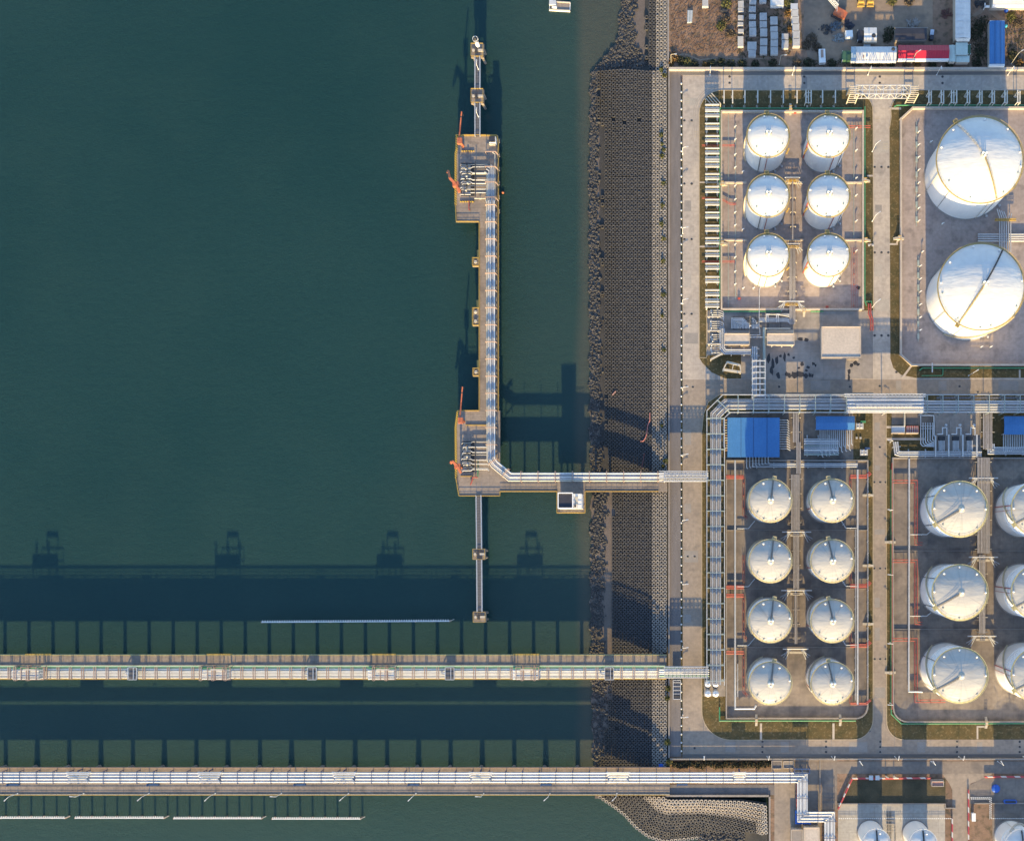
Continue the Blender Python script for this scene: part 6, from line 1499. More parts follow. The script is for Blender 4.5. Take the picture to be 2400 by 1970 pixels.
container('pale blue flat crate between the cream shed and the white shed', (2025, 104.5, 2040, 109), 1.6, mat('crate_blue', (.42, .5, .56), (.36, .44, .5), .5), 'crate', 'crate')
container('dark shed box left of the cream-roofed shed', (2010, 70, 2024, 95), 2.4, BLACKR, 'box_hut', 'hut')
# rows of white concrete blocks in the scrub
BL = 'white precast concrete slabs in the scrub'
rowsB = {'first': [(1730, 1743, [(2, 17), (18, 27), (36, 47), (52, 60), (68, 77), (85, 109)])], 'second': [(1756, 1772, [(-4, 9), (15, 27), (33, 44), (50, 63), (65, 83)]), (1752.5, 1773.5, [(98, 116.5)]), (1755, 1772, [(117.5, 133)])],
         'third': [(1780, 1796, [(-8, 6)]), (1781.5, 1798, [(30, 47), (50, 64), (67, 84.5), (90, 106), (109, 127)])], 'fourth': [(1806, 1823, [(39, 57), (62, 74), (75, 91), (93, 109), (110.5, 128)])], 'fifth': [(1832.5, 1848, [(79, 92), (94.5, 113)])]}
for rn, grp in rowsB.items():
    k = 0
    for x0, x1, ys_ in grp:
        for y0, y1 in ys_:
            k += 1; X, Y = W((x0 + x1) / 2, (y0 + y1) / 2, 1.4); t = thing('concrete_slab', 'white concrete slab stack in the %s row of the scrub yard, %s from the top' % (rn, nth(k - 1)), 'slab', (X, Y, -.05), BL)
            a, b_ = W(x0, y0, 1.6), W(x1, y1, 1.6); j_ = random.uniform(-.15, .15); m = MB(); m.box(a[0] + j_, b_[1], b_[0] + j_, a[1], -.05, 1.55); m.build('block', SLAB, t)
            m = MB(); n_ = 5
            for q in range(1, n_): x = a[0] + (b_[0] - a[0]) * q / n_; m.box(x - .05 + j_, b_[1] + .05, x + .05 + j_, a[1] - .05, 1.55, 1.62)
            m.build('rib', SLAB, t); t.rotation_euler = (0, 0, random.gauss(0, .03))
for k, (y0, y1) in enumerate(((8, 22), (22.5, 38), (39, 55), (56, 72), (73, 89), (90.5, 108))):
    x = 1855 + 1.2 * min(k, 4); container('cream site cabin in the slanting row beside the dirt yard, %s from the top' % nth(k), (x - 1.5, y0, x + 15, y1), 2.4, SLAB if k else STEELW, 'site_cabin', 'cabin', 'row of cream site cabins')
t = container('shed with a striped white roof cut by the upper edge in the scrub yard', (1806, -20, 1837, 13), 2.6, WHITER, 'box_hut', 'hut')
container('white flat box on the bare dirt at the upper edge', (1646, -14, 1660, 15), 1.8, SLAB, 'box_hut', 'hut')
X, Y = W(1617, 38, .6); t = thing('trough', 'long bluish metal trough lying on the bare dirt', 'trough', (X, Y, -.05)); m = MB(); m.pprism([(1611.5, 24), (1624, 25), (1622, 52), (1610.5, 53)], -.05, .8); m.build('body', mat('blue_grey_sheet', (.36, .42, .47), (.30, .36, .42), .6), t)
for k in (0, 1): m = MB(); m.bar(W3(1614 + 6 * k, 25, 1.0), W3(1613 + 6 * k, 52, 1.0), .35); m.build('side_rail', STEELW, t)
# vehicles and plant machinery
def truck(px, py, label, rot, L=8.2, w_=2.4, cabm=TANKW, bedm=TANKW, load=None, h=2.3, n=3):
    X, Y = W(px, py, 1.5); t = thing('truck', label, 'truck', (X, Y, -.02)); c, s = math.cos(rot), math.sin(rot)
    def bx(x0, y0, x1, y1, z0, z1):
        m = MB(); m.prism([(X + a * c - b * s, Y + a * s + b * c) for a, b in ((x0, y0), (x1, y0), (x1, y1), (x0, y1))], z0, z1); return m
    bx(-L / 2, -w_ / 2, L / 2 - 2.2, w_ / 2, 1.0, h).build('cargo_bed', bedm, t)
    if load: bx(-L / 2 + .4, -w_ * .2, L / 2 - 2.6, w_ * .2, h, h + .12).build('load_strip', load, t)
    cb_ = bx(L / 2 - 2.0, -w_ / 2, L / 2, w_ / 2, .8, 2.7).build('cab', cabm, t)
    bx(L / 2 - .5, -w_ / 2 + .1, L / 2 + .03, w_ / 2 - .1, 1.8, 2.5).build('windscreen', GLASSD, cb_)
    for a in (-L / 2 + 1.2, -L / 2 + 2.5, L / 2 - 1.1)[:n]:
        for b in (-w_ / 2, w_ / 2):
            m = MB(); q = (X + a * c - b * s, Y + a * s + b * c, .5); m.tube([(q[0] + .15 * s, q[1] - .15 * c, .48), (q[0] - .15 * s, q[1] + .15 * c, .48)], .5, 12); m.build('wheel', RUBBER, t)
truck(1926.5, 133.5, 'white box truck with a rusty strip along its roof beside the boundary wall', math.radians(-88), 6.6, 3.0, load=RUST)
truck(2184, 82, 'small pale blue and dark pickup parked on the dirt yard', math.radians(-98), 5.2, 1.7, BLACKR, mat('pale_blue_paint', (.5, .56, .68), (.46, .52, .62), .5), h=1.4, n=3)
X, Y = W(1967, 28, 2.5); t = thing('crawler_crane', 'orange crawler crane with a white lattice boom lying up to the left', 'crane', (X, Y, -.02)); R_ = math.radians(152); c_, s_ = math.cos(R_), math.sin(R_)
def lp(a, b, z): return (X + a * c_ - b * s_, Y + a * s_ + b * c_, z)
m = MB(); m.prism([lp(-2.6, -1.7, 0)[:2], lp(2.2, -1.7, 0)[:2], lp(2.2, 1.7, 0)[:2], lp(-2.6, 1.7, 0)[:2]], 1.0, 2.8); m.build('house', ORANGE, t)
for b in (-2, 2): m = MB(); m.prism([lp(-2.6, b - .45, 0)[:2], lp(2.9, b - .45, 0)[:2], lp(2.9, b + .45, 0)[:2], lp(-2.6, b + .45, 0)[:2]], 0, 1.0); m.build('track', DARK, t)
m = MB(); m.prism([lp(-3.6, -1.6, 0)[:2], lp(-2.65, -1.6, 0)[:2], lp(-2.65, 1.6, 0)[:2], lp(-3.6, 1.6, 0)[:2]], 1.2, 2.5); m.build('counterweight', ORANGE, t)
m = MB(); a0 = W3(1962, 18, 3); a1 = W3(1934, -14, 6)
A, B_ = Vector(a0), Vector(a1); d = (B_ - A).normalized(); nn = Vector((-d.y, d.x, 0)) * .8
for u in (-1, 1):
    for vz in (0, 1.3): m.bar(A + nn * u + Vector((0, 0, vz)), B_ + nn * u + Vector((0, 0, vz)), .18)
for i in range(8):
    p, q = A.lerp(B_, i / 8), A.lerp(B_, (i + 1) / 8); m.bar(p + nn, q - nn, .12); m.bar(p - nn + Vector((0, 0, 1.3)), q + nn + Vector((0, 0, 1.3)), .12)
m.build('lattice_boom', TANKW, t)
m = MB(); m.bar(lp(1, .6, 2.9), W3(1966, -12, 5), .2); m.build('gantry_mast', STEELW, t)
def roller(px, py, label):
    X, Y = W(px, py, 1); t = thing('loader', label, 'digger', (X, Y, -.02), 'yellow diggers on the dirt')
    m = MB(); m.cbox(X, Y, .7, 2.6, 1.6, 1.6); m.cbox(X, Y + .9, .9, 1.6, 1.4, 2.2); m.build('body', YEL, t)
    for s in (-1, 1): m = MB(); m.bar((X + 1.0 * s, Y + .6, 1.6), (X + 1.5 * s, Y - 1.4, .8), .5); m.build('arm', YEL, t); m = MB(); m.tube([(X + 1.2 * s, Y + 1.2, .6), (X + 1.6 * s, Y + 1.2, .6)], .6, 12); m.build('wheel', RUBBER, t)
    m = MB(); m.box(X - 1.7, Y - 2.2, X + 1.7, Y - 1.4, .05, .9); m.build('bucket', YEL, t)
    m = MB(); m.cbox(X, Y + .3, 2.3, 1.2, 1.0, .9); m.build('cab', GLASSD, t)
roller(2018, 4, 'left yellow digger in the sunlit dirt at the upper edge'); roller(2040, 4, 'right yellow digger in the sunlit dirt at the upper edge')
# scrap heaps, counted one by one
def heap(px, py, r, m_, label, seed, hgt=.9):
    rr = random.Random(seed); X, Y = W(px, py, .5); t = MB()
    for k in range(46):
        a = rr.uniform(0, 6.3); q = r * rr.random() ** .6; x, y = X + q * math.cos(a), Y + q * math.sin(a) * .8; z = hgt * (1 - q / r) * rr.random(); u = rr.uniform(0, 3.1)
        L_ = rr.uniform(.5, 1.6); t.bar((x, y, z), (x + L_ * math.cos(u), y + L_ * math.sin(u), z + rr.uniform(-.1, .3)), rr.uniform(.2, .8), rr.uniform(.1, .4))
    return one('scrap_heap', t, m_, label, 'scrap heap')
heap(1935, 70, 3.0, DARK, 'black scrap heap beside the dirt yard', 1); heap(1958, 62, 2.6, mat('blue_black_scrap', (.04, .06, .09), (.12, .15, .18), 1.5), 'bluish dark scrap heap right of the black one', 2); heap(1968, 90, 2.6, mat('grey_scrap', (.12, .15, .16), (.3, .31, .32), 1.5), 'grey scrap heap with pale sheets left of the small white hut', 3)
heap(1989, 60, 2.2, BLACKR, 'dark scrap pile above the small white hut', 4); heap(2217, 34, 2.2, mat('reddish_scrap', (.13, .06, .05), (.08, .04, .04), 1.5), 'reddish scrap pile left of the long white shed', 5); heap(2140, 58, 3.0, WALLD, 'grey rubble pile above the black-roofed shed', 6, .6)
heap(2298, 10, 2.6, DARK, 'black heap beside the white angled post', 7); heap(1697, 26, 1.6, DARK, 'small dark heap left of the white slab rows', 8)
m = MB(); X, Y = W(2359, 24, .5); m.lathe(X, Y, [(1.0, -.05), (.9, .9), (.4, 1.2)], 9); one('covered_pile', m, BLUET, 'small blue tarpaulin bundle below the white warehouse', 'tarpaulin')
m = MB(); X, Y = W(2358, 61, .5); m.lathe(X, Y, [(.8, -.05), (.7, .7), (.2, .9)], 7); one('covered_pile', m, TURQ, 'small turquoise tarpaulin bundle beside the bright blue shed', 'tarpaulin')
# ---------------------------------------------------------------- plants
def leaf_cloud(mb, X, Y, z0, r, h, n, rr, sz=.45):
    for k in range(n):
        a = rr.uniform(0, 6.28); e = rr.random() ** .5; q = r * e * rr.uniform(.75, 1.1); z = z0 + h * (rr.random() ** .7) * (1 - .55 * e * e)
        x, y = X + q * math.cos(a), Y + q * math.sin(a); s = sz * rr.uniform(.5, 1.3); u = Vector((rr.gauss(0, 1), rr.gauss(0, 1), rr.gauss(0, .6))).normalized(); v = u.cross(Vector((rr.gauss(0, 1), rr.gauss(0, 1), rr.gauss(0, 1)))).normalized()
        p = Vector((x, y, z)); mb.add([p - u * s, p + v * s * .6, p + u * s, p - v * s * .6], [(0, 1, 2, 3)])
LB = {}
def bush(px, py, r, h, m_, label, seed, group='bushes along the boundary strip', name='bush', zb=-.05):
    h = h * .6 if group.startswith('bushes') else h
    rr = random.Random(seed); X, Y = W(px, py, h * .5); t = thing(name, label, 'bush', (X, Y, zb), group)
    m = MB(); leaf_cloud(m, X, Y, zb + .1, r, h, int(60 + 42 * r), rr); m.build('crown', m_, t)
    m = MB()
    for k in range(4): a = rr.uniform(0, 6.3); m.bar((X, Y, zb), (X + r * .6 * math.cos(a), Y + r * .6 * math.sin(a), zb + h * .6), .1)
    m.build('stem', LEAFD, t)
bushes = [(1580, 134, 2.4, 2.6, LEAF2, 'orange-brown bush at the corner of the parapet wall, upper one'), (1571, 147, 1.9, 2.0, LEAF2, 'orange-brown bush overhanging the parapet wall corner, lower one'), (1596, 141, 2.2, 2.0, LEAF, 'dark bush right of the two orange-brown bushes'), (1611, 145, 2.4, 2.4, LEAF3, 'yellow-green bush in the dark boundary strip'), (1628, 150, 2., 1.8, LEAF, 'dark bush right of the yellow-green one'), (1652, 150, 1.4, 1.6, LEAF2, 'small orange bush in the dark boundary strip'), (1668, 149, 2.2, 2., LEAF, 'dark bush right of the small orange one'),
          (1690, 146, 2.3, 2., LEAF, 'dark bush below the first row of slabs'), (1713, 150, 2.2, 1.8, LEAF, 'dark bush below the second row of slabs'), (1740, 149, 2.4, 2.2, LEAF, 'dark bush below the third row of slabs'), (1770, 150, 2., 1.8, LEAF, 'dark bush below the fourth row of slabs'), (1812, 148, 2.3, 2., LEAF, 'dark bush below the fifth row of slabs'), (1870, 148, 2.4, 2., LEAFD, 'brown dry bush below the cream cabins'), (1895, 146, 2.2, 2., LEAF, 'dark bush left of the white box truck'), (1950, 148, 2.2, 2., LEAF, 'dark bush right of the white box truck'),
          (2010, 150, 2.2, 1.8, LEAF, 'dark bush below the left half of the white shed'), (2050, 150, 2.4, 2., LEAF, 'dark bush below the middle of the white shed'), (2088, 150, 2.2, 1.8, LEAF, 'dark bush below the right end of the white shed'), (2125, 149, 2.2, 1.8, LEAFD, 'brown dry bush below the red shed'), (2150, 148, 2., 1.6, LEAF2, 'ochre bush below the red shed'), (2185, 149, 2.4, 2.2, LEAF, 'dark bush below the right half of the red shed'), (2225, 151, 2.2, 1.8, LEAF, 'dark bush below the pale green sheds'), (2290, 150, 2.4, 1.8, LEAF, 'dark bush left of the bright blue shed'),
          (2300, 60, 3.0, 2.6, LEAF, 'large dark bush left of the top of the bright blue shed'), (2287, 78, 3.2, 2.8, LEAF, 'large dark bush right of the long white shed'), (2305, 100, 2.8, 2.4, LEAFD, 'grey-brown bush left of the bright blue shed, upper'), (2296, 122, 2.8, 2.4, LEAF, 'dark green bush left of the bright blue shed, lower'), (2390, 147, 2.2, 2.2, LEAF2, 'rust-coloured bush at the right edge of the boundary strip'), (2374, 128, 2.8, 2.4, LEAF, 'dark bush right of the bright blue shed'), (2370, 40, 2.4, 1.6, LEAF3, 'olive bush below the white warehouse'), (2385, 55, 2.6, 1.4, LEAFD, 'dry brown bush on the right-hand dirt'),
          (1690, 60, 2.6, 2.0, LEAF3, 'olive bush on the bare dirt left of the slabs, middle'), (1702, 45, 2.4, 2.0, LEAFD, 'dry bush left of the slabs, upper'), (1711, 78, 2.4, 1.8, LEAFD, 'dry bush left of the slabs, lower'), (1702, 8, 2.8, 2.4, LEAF3, 'olive bush left of the slabs at the upper edge'), (1848, 30, 2.0, 2., LEAF2, 'rusty bush left of the cream cabins, upper'), (1851, 68, 1.4, 1.6, LEAF2, 'rusty bush left of the cream cabins, lower'), (1850, 95, 1.4, 1.4, LEAF3, 'olive bush left of the cream cabins, lowest'), (1848, 3, 3.0, 2.6, LEAF3, 'olive bush at the upper edge above the cream cabins'),
          (1902, 92, 3.0, 1.6, LEAFD, 'dry grey bush between the cream cabins and the scrap'), (1890, 106, 2.4, 1.6, LEAFD, 'dry grey bush right of the lowest cream cabin'), (1915, 112, 2.4, 1.4, LEAFD, 'dry grey bush above the white box truck'), (2085, 74, 2.6, 2.2, LEAF, 'dark bush between the cream shed and the black-roofed shed, upper'), (2080, 88, 2.4, 2., LEAF, 'dark bush between the cream shed and the black-roofed shed, lower'), (2090, 2, 2.6, 1.6, LEAF3, 'olive bush on the sunlit dirt at the upper edge'), (2131, 3, 2.4, 1.4, LEAFD, 'dry brown bush on the sunlit dirt at the upper edge')]
for i, (x, y, r, h, m_, lab) in enumerate(bushes): bush(x, y, r, h, m_, lab, 100 + i)
for i in range(19): bush(1582 + 12.2 * i, 1790 + 2 * math.sin(i * 1.7), 1.6 + .3 * (i % 3), 1.4 + .3 * (i % 2), HEDGE, 'dark leafy shrub in the hedge above the causeway pipes, %s from the left' % nth(i), 300 + i, 'shrubs of the hedge above the causeway pipes', 'hedge_shrub')
for i, (x, y, r) in enumerate(((1552, 163, 1.3), (1558, 178, 1.), (1551, 316, 1.2), (1553, 338, .8), (1556, 352, 1.), (1553, 366, 1.3), (1556, 430, 1.1), (1554, 482, 1.3), (1553, 524, 1.4), (1556, 560, 1.), (1555, 612, 1.1), (1556, 690, 1.3), (1553, 740, .9), (1556, 820, 1.), (1552, 997, .9), (1560, 1080, 1.1), (1555, 1092, .9), (1566, 1612, 1.3), (1565, 1635, 1.2), (1564, 1738, 1.6), (1568, 1785, 1.5))):
    bush(x, y, r, .9, LEAF3, 'yellow-green weed tuft among the armour blocks, %s from the top' % nth(i), 500 + i, 'weed tufts on the sea wall', 'weed_tuft', zb=zs(x, y) + .7)
rr = random.Random(9); sc = MB()
for k in range(2000):
    x, y = rr.uniform(1572, 1732), rr.uniform(-20, 126)
    if 1606 < x < 1630 and 20 < y < 58: continue
    if 1640 < x < 1665 and y < 20: continue
    p = Vector((*W(x, y), -.04)); a = rr.gauss(.8, .7); L_ = rr.uniform(.5, 1.5); sc.bar(p, p + Vector((L_ * math.cos(a), L_ * math.sin(a), rr.uniform(.1, .5))), .09)
o = sc.build('scrub', BRUSH); tag(o, 'matted dry brown brush covering the bare dirt behind the parapet', 'brush', None, 'stuff')
sc = MB()
for k in range(2400):
    q = rr.random()
    if q < .35: x, y = rr.uniform(1724, 1852), rr.uniform(-10, 136)
    elif q < .6: x, y = rr.uniform(2276, 2318), rr.uniform(40, 152)
    elif q < .85: x, y = rr.uniform(2357, 2420), rr.uniform(14, 152)
    else: x, y = rr.uniform(1870, 2100), rr.uniform(140, 156)
    leaf_cloud(sc, *W(x, y), -.05, .6, .5, 2, rr, .35)
o = sc.build('weeds', LEAF); tag(o, 'low dark weeds between the slabs and sheds', 'weeds', None, 'stuff')
# ---------------------------------------------------------------- street furniture
def bollard_proto(x, y):
    t = thing('bollard', 'short white-topped bollard between the promenade and the shore road', 'bollard', (x, y, -.02), 'white-topped bollards along the shore road')
    m = MB(); m.cbox(x, y, -.02, .6, .6, .8); m.build('post', WALLD, t); m = MB(); m.lathe(x, y, [(.44, .78), (.42, 1.0), (.2, 1.1)], 8); m.build('cap', STEELW, t); return t
bp = None
for k in range(80):
    y = 198 + 19.75 * k
    if 1105 < y < 1130 or 1560 < y < 1592: continue
    l = (*W(1597, y), -.02)
    if bp is None: bp = bollard_proto(l[0], l[1])
    else: dup(bp, l)
LG = 'tall white street lamps'
def lamp(px, py, hh, ax, ay, label, zb=0., group=LG, mt=None, arm=1.8):
    """px, py: foot of the pole on a surface at height zb"""
    X, Y = W(px, py, zb); t = thing('street_lamp', label, 'street lamp', (X, Y, zb), group); mt = mt or TANKW; n = math.hypot(ax, ay); ax, ay = ax / n, ay / n
    m = MB(); m.cyl(X, Y, zb, zb + .5, .28, .24, 8); m.tube([(X, Y, zb + .4), (X, Y, zb + hh - .4), (X + ax * .3, Y + ay * .3, zb + hh), (X + ax * arm, Y + ay * arm, zb + hh + .25)], .1, 6); pl_ = m.build('pole', mt, t)
    q = Vector((X + ax * arm, Y + ay * arm, zb + hh + .25)); m = MB(); m.bar(q - Vector((ax, ay, 0)) * .2, q + Vector((ax, ay, 0)) * .9, .4, .18); m.build('lamp_head', STEELW, pl_)
for i, y in enumerate((356, 541, 706, 908, 1063, 1214, 1362, 1508, 1668)): lamp(1600, y + 6, 8, 1, .15, 'white street lamp on the shore road verge, %s from the top' % nth(i))
for i, y in enumerate((344, 507, 708)): lamp(2044, y + 12, 9, .8, .6, 'white street lamp on the upper grass verge beside the entrance road, %s from the top' % nth(i))
for i, y in enumerate((1036, 1196, 1346, 1505, 1646)): lamp(2086, y, 7, -1, .1, 'white street lamp on the verge beside the lower road, %s from the top' % nth(i))
for i, x in enumerate((1664, 1857, 2034, 2195, 2362)): lamp(x, 176, 9, 0, -1, 'white street lamp beside the upper boundary wall, %s from the left' % nth(i), arm=1.)
for i, x in enumerate((2135, 2370)): lamp(x, 150, 10, .3, .2, 'yellowish lamp mast in the bushes beyond the boundary wall, %s one' % ('left', 'right')[i], mt=PIPEC, zb=-.05)
lamp(1573, 150, 9, .5, 0, 'pale lamp mast in the orange-brown bushes at the wall corner', mt=PIPEC, zb=-.05); lamp(1826, 152, 9, .2, 0, 'pale lamp mast among the bushes below the slabs', mt=PIPEC, zb=-.05)
for i, x in enumerate((42, 197, 350, 505, 660, 817, 975, 1134, 1289, 1446)): lamp(x, 1858, 6.4, -1 if i % 3 else -.9, -.9 if i % 3 != 1 else .1, 'white lamp post on the railing of the road trestle, %s from the left' % nth(i), zb=DECK)
for i, x in enumerate((1649, 1798, 1949, 2097, 2247, 2398)): lamp(x, 1772, 8, .15, 1, 'blue-white lamp on the southern boundary wall, %s from the left' % nth(i), arm=1.2)
for i, x in enumerate((2014, 2182, 2338)): lamp(x, 1783, 9, -.4, .6, 'pale lamp beside the lower service road, %s from the left' % nth(i))
for i, y in enumerate((162, 273)): lamp(1121.5, y + 1, 5, .1, .9, 'small lamp on the %s part of the upper catwalk' % ('outer', 'inner')[i], zb=DECK + .4, arm=1.2)
lamp(2270, 880, 8, .8, .5, 'white lamp on the dark grass below the very large tanks', zb=.1)
# manholes and gully covers
mh = None; n = 0
for x, y in ([(x, y) for y in (283, 431, 561, 736) for x in (1604, 1621)] + [(x, y) for y in (392, 592, 786) for x in (2050, 2066, 2082)] + [(x, 1130) for x in (2049, 2063, 2076)] + [(x, 1332) for x in (2049, 2063, 2076)] + [(x, 1544) for x in (2050, 2063, 2076)] + [(1612, 1304), (1628, 1304), (1609, 905), (1624, 907), (1826, 906), (1992, 906), (2062, 905), (2034, 872), (2101, 872), (2249, 905), (2292, 919)]
             + [(x, y) for x in (1787, 1936, 2063, 2243, 2390) for y in (1737, 1749, 1761)] + [(x, y) for x in (1710, 1885, 2062, 2209) for y in (180, 195)] + [(2062, 1048), (1628, 1752), (2038, 1712), (2088, 1712)]):
    X, Y = W(x, y); l = (X, Y, .012)
    if mh is None:
        mh = thing('manhole_cover', 'small dark round cover let into the pale terminal road', 'manhole cover', l, 'dark covers in the terminal roads'); m = MB(); m.lathe(X, Y, [(.52, .004), (.52, .03), (.05, .035)], 12); m.build('lid', DARK, mh); m = MB(); m.lathe(X, Y, [(.7, .004), (.66, .02), (.53, .02)], 12, False); m.build('collar', WALLD, mh)
    else: dup(mh, l)
# wet patches on the yard
rr = random.Random(4); stain = MB()
def patch(x, y, rx, ry, z):
    X, Y = W(x, y); pts = []
    for k in range(11): a = 2 * math.pi * k / 11; q = rr.uniform(.6, 1.15); pts.append((X + rx * S * q * math.cos(a), Y + ry * S * q * math.sin(a), z))
    stain.add(pts, [tuple(range(11))])
for i, (x, y, rx, ry) in enumerate([(1802, 838, 5, 14), (1812, 852, 4, 16), (1820, 845, 4, 12), (1808, 868, 4, 10), (1829, 834, 4, 4), (1839, 836, 4, 12), (1848, 831, 4, 4), (1860, 838, 3, 3), (1824, 880, 5, 11), (1810, 872, 3, 9), (1843, 876, 4, 6), (1850, 880, 6, 8), (1862, 878, 8, 9), (1875, 876, 10, 8), (1888, 880, 6, 6), (1898, 879, 5, 5), (1880, 852, 5, 6), (1894, 861, 5, 4), (1906, 852, 4, 4), (1911, 856, 3, 4), (1904, 880, 3, 5), (1868, 880, 6, 4), (1990, 870, 4, 7), (1996, 856, 5, 5), (2004, 850, 6, 6), (2011, 854, 5, 5), (1989, 885, 3, 8), (1890, 868, 4, 3), (1872, 862, 3, 3), (2012, 674, 6, 5), (1875, 795, 8, 4), (1890, 796, 6, 5)]):
    patch(x, y, rx, ry, .167 + .0006 * i)
struct('wet_patch', stain, mat('wet_concrete', (.05, .048, .05), (.035, .034, .038), .5, rough=.25))
pr_ = random.Random(21); tones = [mat('patched_concrete', (.40, .36, .32), (.34, .31, .28), .3, rough=.9), mat('dark_patched_concrete', (.30, .27, .25), (.25, .23, .215), .3, rough=.9)]
spots_ = [(1604, y, 1636, y + pr_.randint(12, 34)) for y in (230, 470, 640, 780, 1010, 1180, 1290, 1440, 1560)] + [(2051, y, 2083, y + pr_.randint(12, 30)) for y in (330, 480, 620, 700)] + [(2050, y, 2074, y + pr_.randint(12, 30)) for y in (990, 1090, 1240, 1400, 1470, 1610)] + [(x, 180, x + pr_.randint(20, 44), 208) for x in (1720, 1880, 2110, 2250, 2330)] + [(x, 892, x + pr_.randint(24, 50), 914) for x in (1900, 2100, 2200, 2340)] + [(x, 1738, x + pr_.randint(24, 50), 1762) for x in (1700, 1830, 1990, 2150, 2290)]
for i, (x0, y0, x1, y1) in enumerate(spots_):
    mb_ = MB(); k = 1 if y0 > 880 else pr_.choice((0, 0, 1)); h_ = (x1 - x0) * .5 if i % 3 else (x1 - x0); mb_.pbox(x0, y0, x0 + h_, y1, -.02, .0035 + .0001 * i); struct('road_patch', mb_, tones[k])
# pavement marking strips
mk = MB()
for x, y in ((1611, 236), (1632, 314), (2057, 280), (2076, 342)):
    for k in range(4): mk.pbox(x - 6, y - 6 + 4 * k, x + 6, y - 5.2 + 4 * k, .002, .012)
mk.pbox(1602, 176.6, 2400, 177.4, .002, .011)
struct('road_marking', mk, mat('worn_road_paint', (.47, .38, .26), (.42, .35, .25), .8))
# tyre marks in the rounded corner
ty = MB()
for r in (62, 66, 57):
    q = [Vector((*W(a, b), .014)) for a, b in [(1692 - r - 4, 330)] + arc(1692, 265, r, 180, 95, 14)]
    for a, b in zip(q, q[1:]): ty.bar(a, b, .22, .006)
struct('tyre_track', ty, mat('tyre_mark', (.30, .27, .245), (.34, .30, .27), .8))
# striped barriers and dotted fences
def barrier(label, pts, z=1.1, zb=.03):
    q = [Vector(W3(a, b, z)) for a, b in pts]; t = thing('striped_barrier', label, 'barrier', (q[0].x, q[0].y, zb), 'red and white striped pipe barriers'); m = MB(); m.tube(q, .36, 8); m.build('rail', REDWHITE, t); m = MB(); m.tube([p + Vector((.25, -.55, -.35)) for p in q], .2, 6); m.build('lower_rail', REDP, t)
    m = MB()
    for a, b in zip(q, q[1:]):
        k = max(1, int((b - a).length / 4))
        for i in range(k + 1): p = a.lerp(b, i / k); m.bar((p.x, p.y, zb), p, .2)
    m.build('post', REDP, t)
barrier('long red and white barrier bent around the scrub left of the lower road', [(1964, 1894), (1997, 1823), (2182, 1822)])
barrier('red and white barrier at the right edge of the lower service road', [(2308, 1819), (2880, 1819)])
barrier('red and white barrier along the right side of the lower entrance road', [(2270, 1850), (2270, 1966)]); barrier('red and white barrier along the left side of the lower entrance road', [(2232, 1917), (2232, 2100)])
for i, x in enumerate((2041, 2056)):
    X, Y = W(x, 1821, 1.2); t = thing('gate_cabinet', 'grey cabinet on the striped barrier, %s one' % ('left', 'right')[i], 'cabinet', (X, Y, .03)); m = MB(); m.cbox(X, Y, .03, 1.7, 1.9, 1.7); m.build('body', WALLD, t); m = MB(); m.cbox(X, Y, 1.73, 1.9, 2.1, .12); m.build('lid', STEELW, t)
for i, x in enumerate((2077, 2096)):
    X, Y = W(x, 1818, 1.2); t = thing('warning_post', 'pale bent post on the striped barrier, %s one' % ('left', 'right')[i], 'post', (X, Y, .03)); m = MB(); m.bar((X, Y, .03), (X, Y, 3.2), .45); m.bar((X - .8, Y + .4, 3.2), (X + .8, Y - .3, 3.2), .35); m.build('frame', BEIGE, t)
def picket(label, pts, z=.9):
    q = [Vector(W3(a, b, z)) for a, b in pts]; t = thing('picket_fence', label, 'fence', (q[0].x, q[0].y, .06), 'white dotted fences in the lower tank yard'); m = MB()
    for a, b in zip(q, q[1:]):
        k = max(1, int((b - a).length / .95))
        for i in range(k): p = a.lerp(b, i / k); r = a.lerp(b, (i + .5) / k); m.bar(p, r, .34, .12)
    m.build('picket', TANKW, t); m = MB()
    for a, b in zip(q, q[1:]):
        m.bar(a - Vector((0, 0, .3)), b - Vector((0, 0, .3)), .08); k = max(1, int((b - a).length / 3))
        for i in range(k + 1): p = a.lerp(b, i / k); m.bar((p.x, p.y, .06), p, .12)
    m.build('rail', STEELW, t)
picket('white dotted fence across the pale pad above the two small tanks', [(1966, 1917), (2232, 1917)]); picket('white dotted fence stepping around the tank at the lower right', [(2275, 1868), (2323, 1868), (2323, 1917), (2880, 1917)]); picket('second white dotted fence beside the stepped one', [(2276, 1871), (2320, 1871), (2320, 1919)])
wall_run('grey wall behind the two small tanks on the pale pad', [(1964, 1883), (2216, 1883), (2216, 1893), (2240, 1893)], 1.0, .4, WALLD, base=.02)
wall_run('brown-grey wall beside the lower right dirt pad', [(2284, 1882), (2800, 1882)], 1.0, .4, WALLD, base=.02)
wall_run('thin cream wall beside the steep service ramp', [(1922, 1780), (1922, 1895)], 1.0, .35, WALLD, base=.02)
t = thing('pipe_grid', 'grey pipework between the two small tanks at the lower edge', 'pipes', W3(2095, 1950, .06))
for k in range(4): m = MB(); m.ptube([(2078, 1922 + 8 * k), (2098, 1922 + 8 * k), (2098, 1990)], 1.1, .16, 6); m.build('pipe', WALLD, t)
for k in range(3): m = MB(); m.ptube([(2080 + 4 * k, 1900), (2080 + 4 * k, 2000)], .6, .14, 6); m.build('pipe', DARK, t)
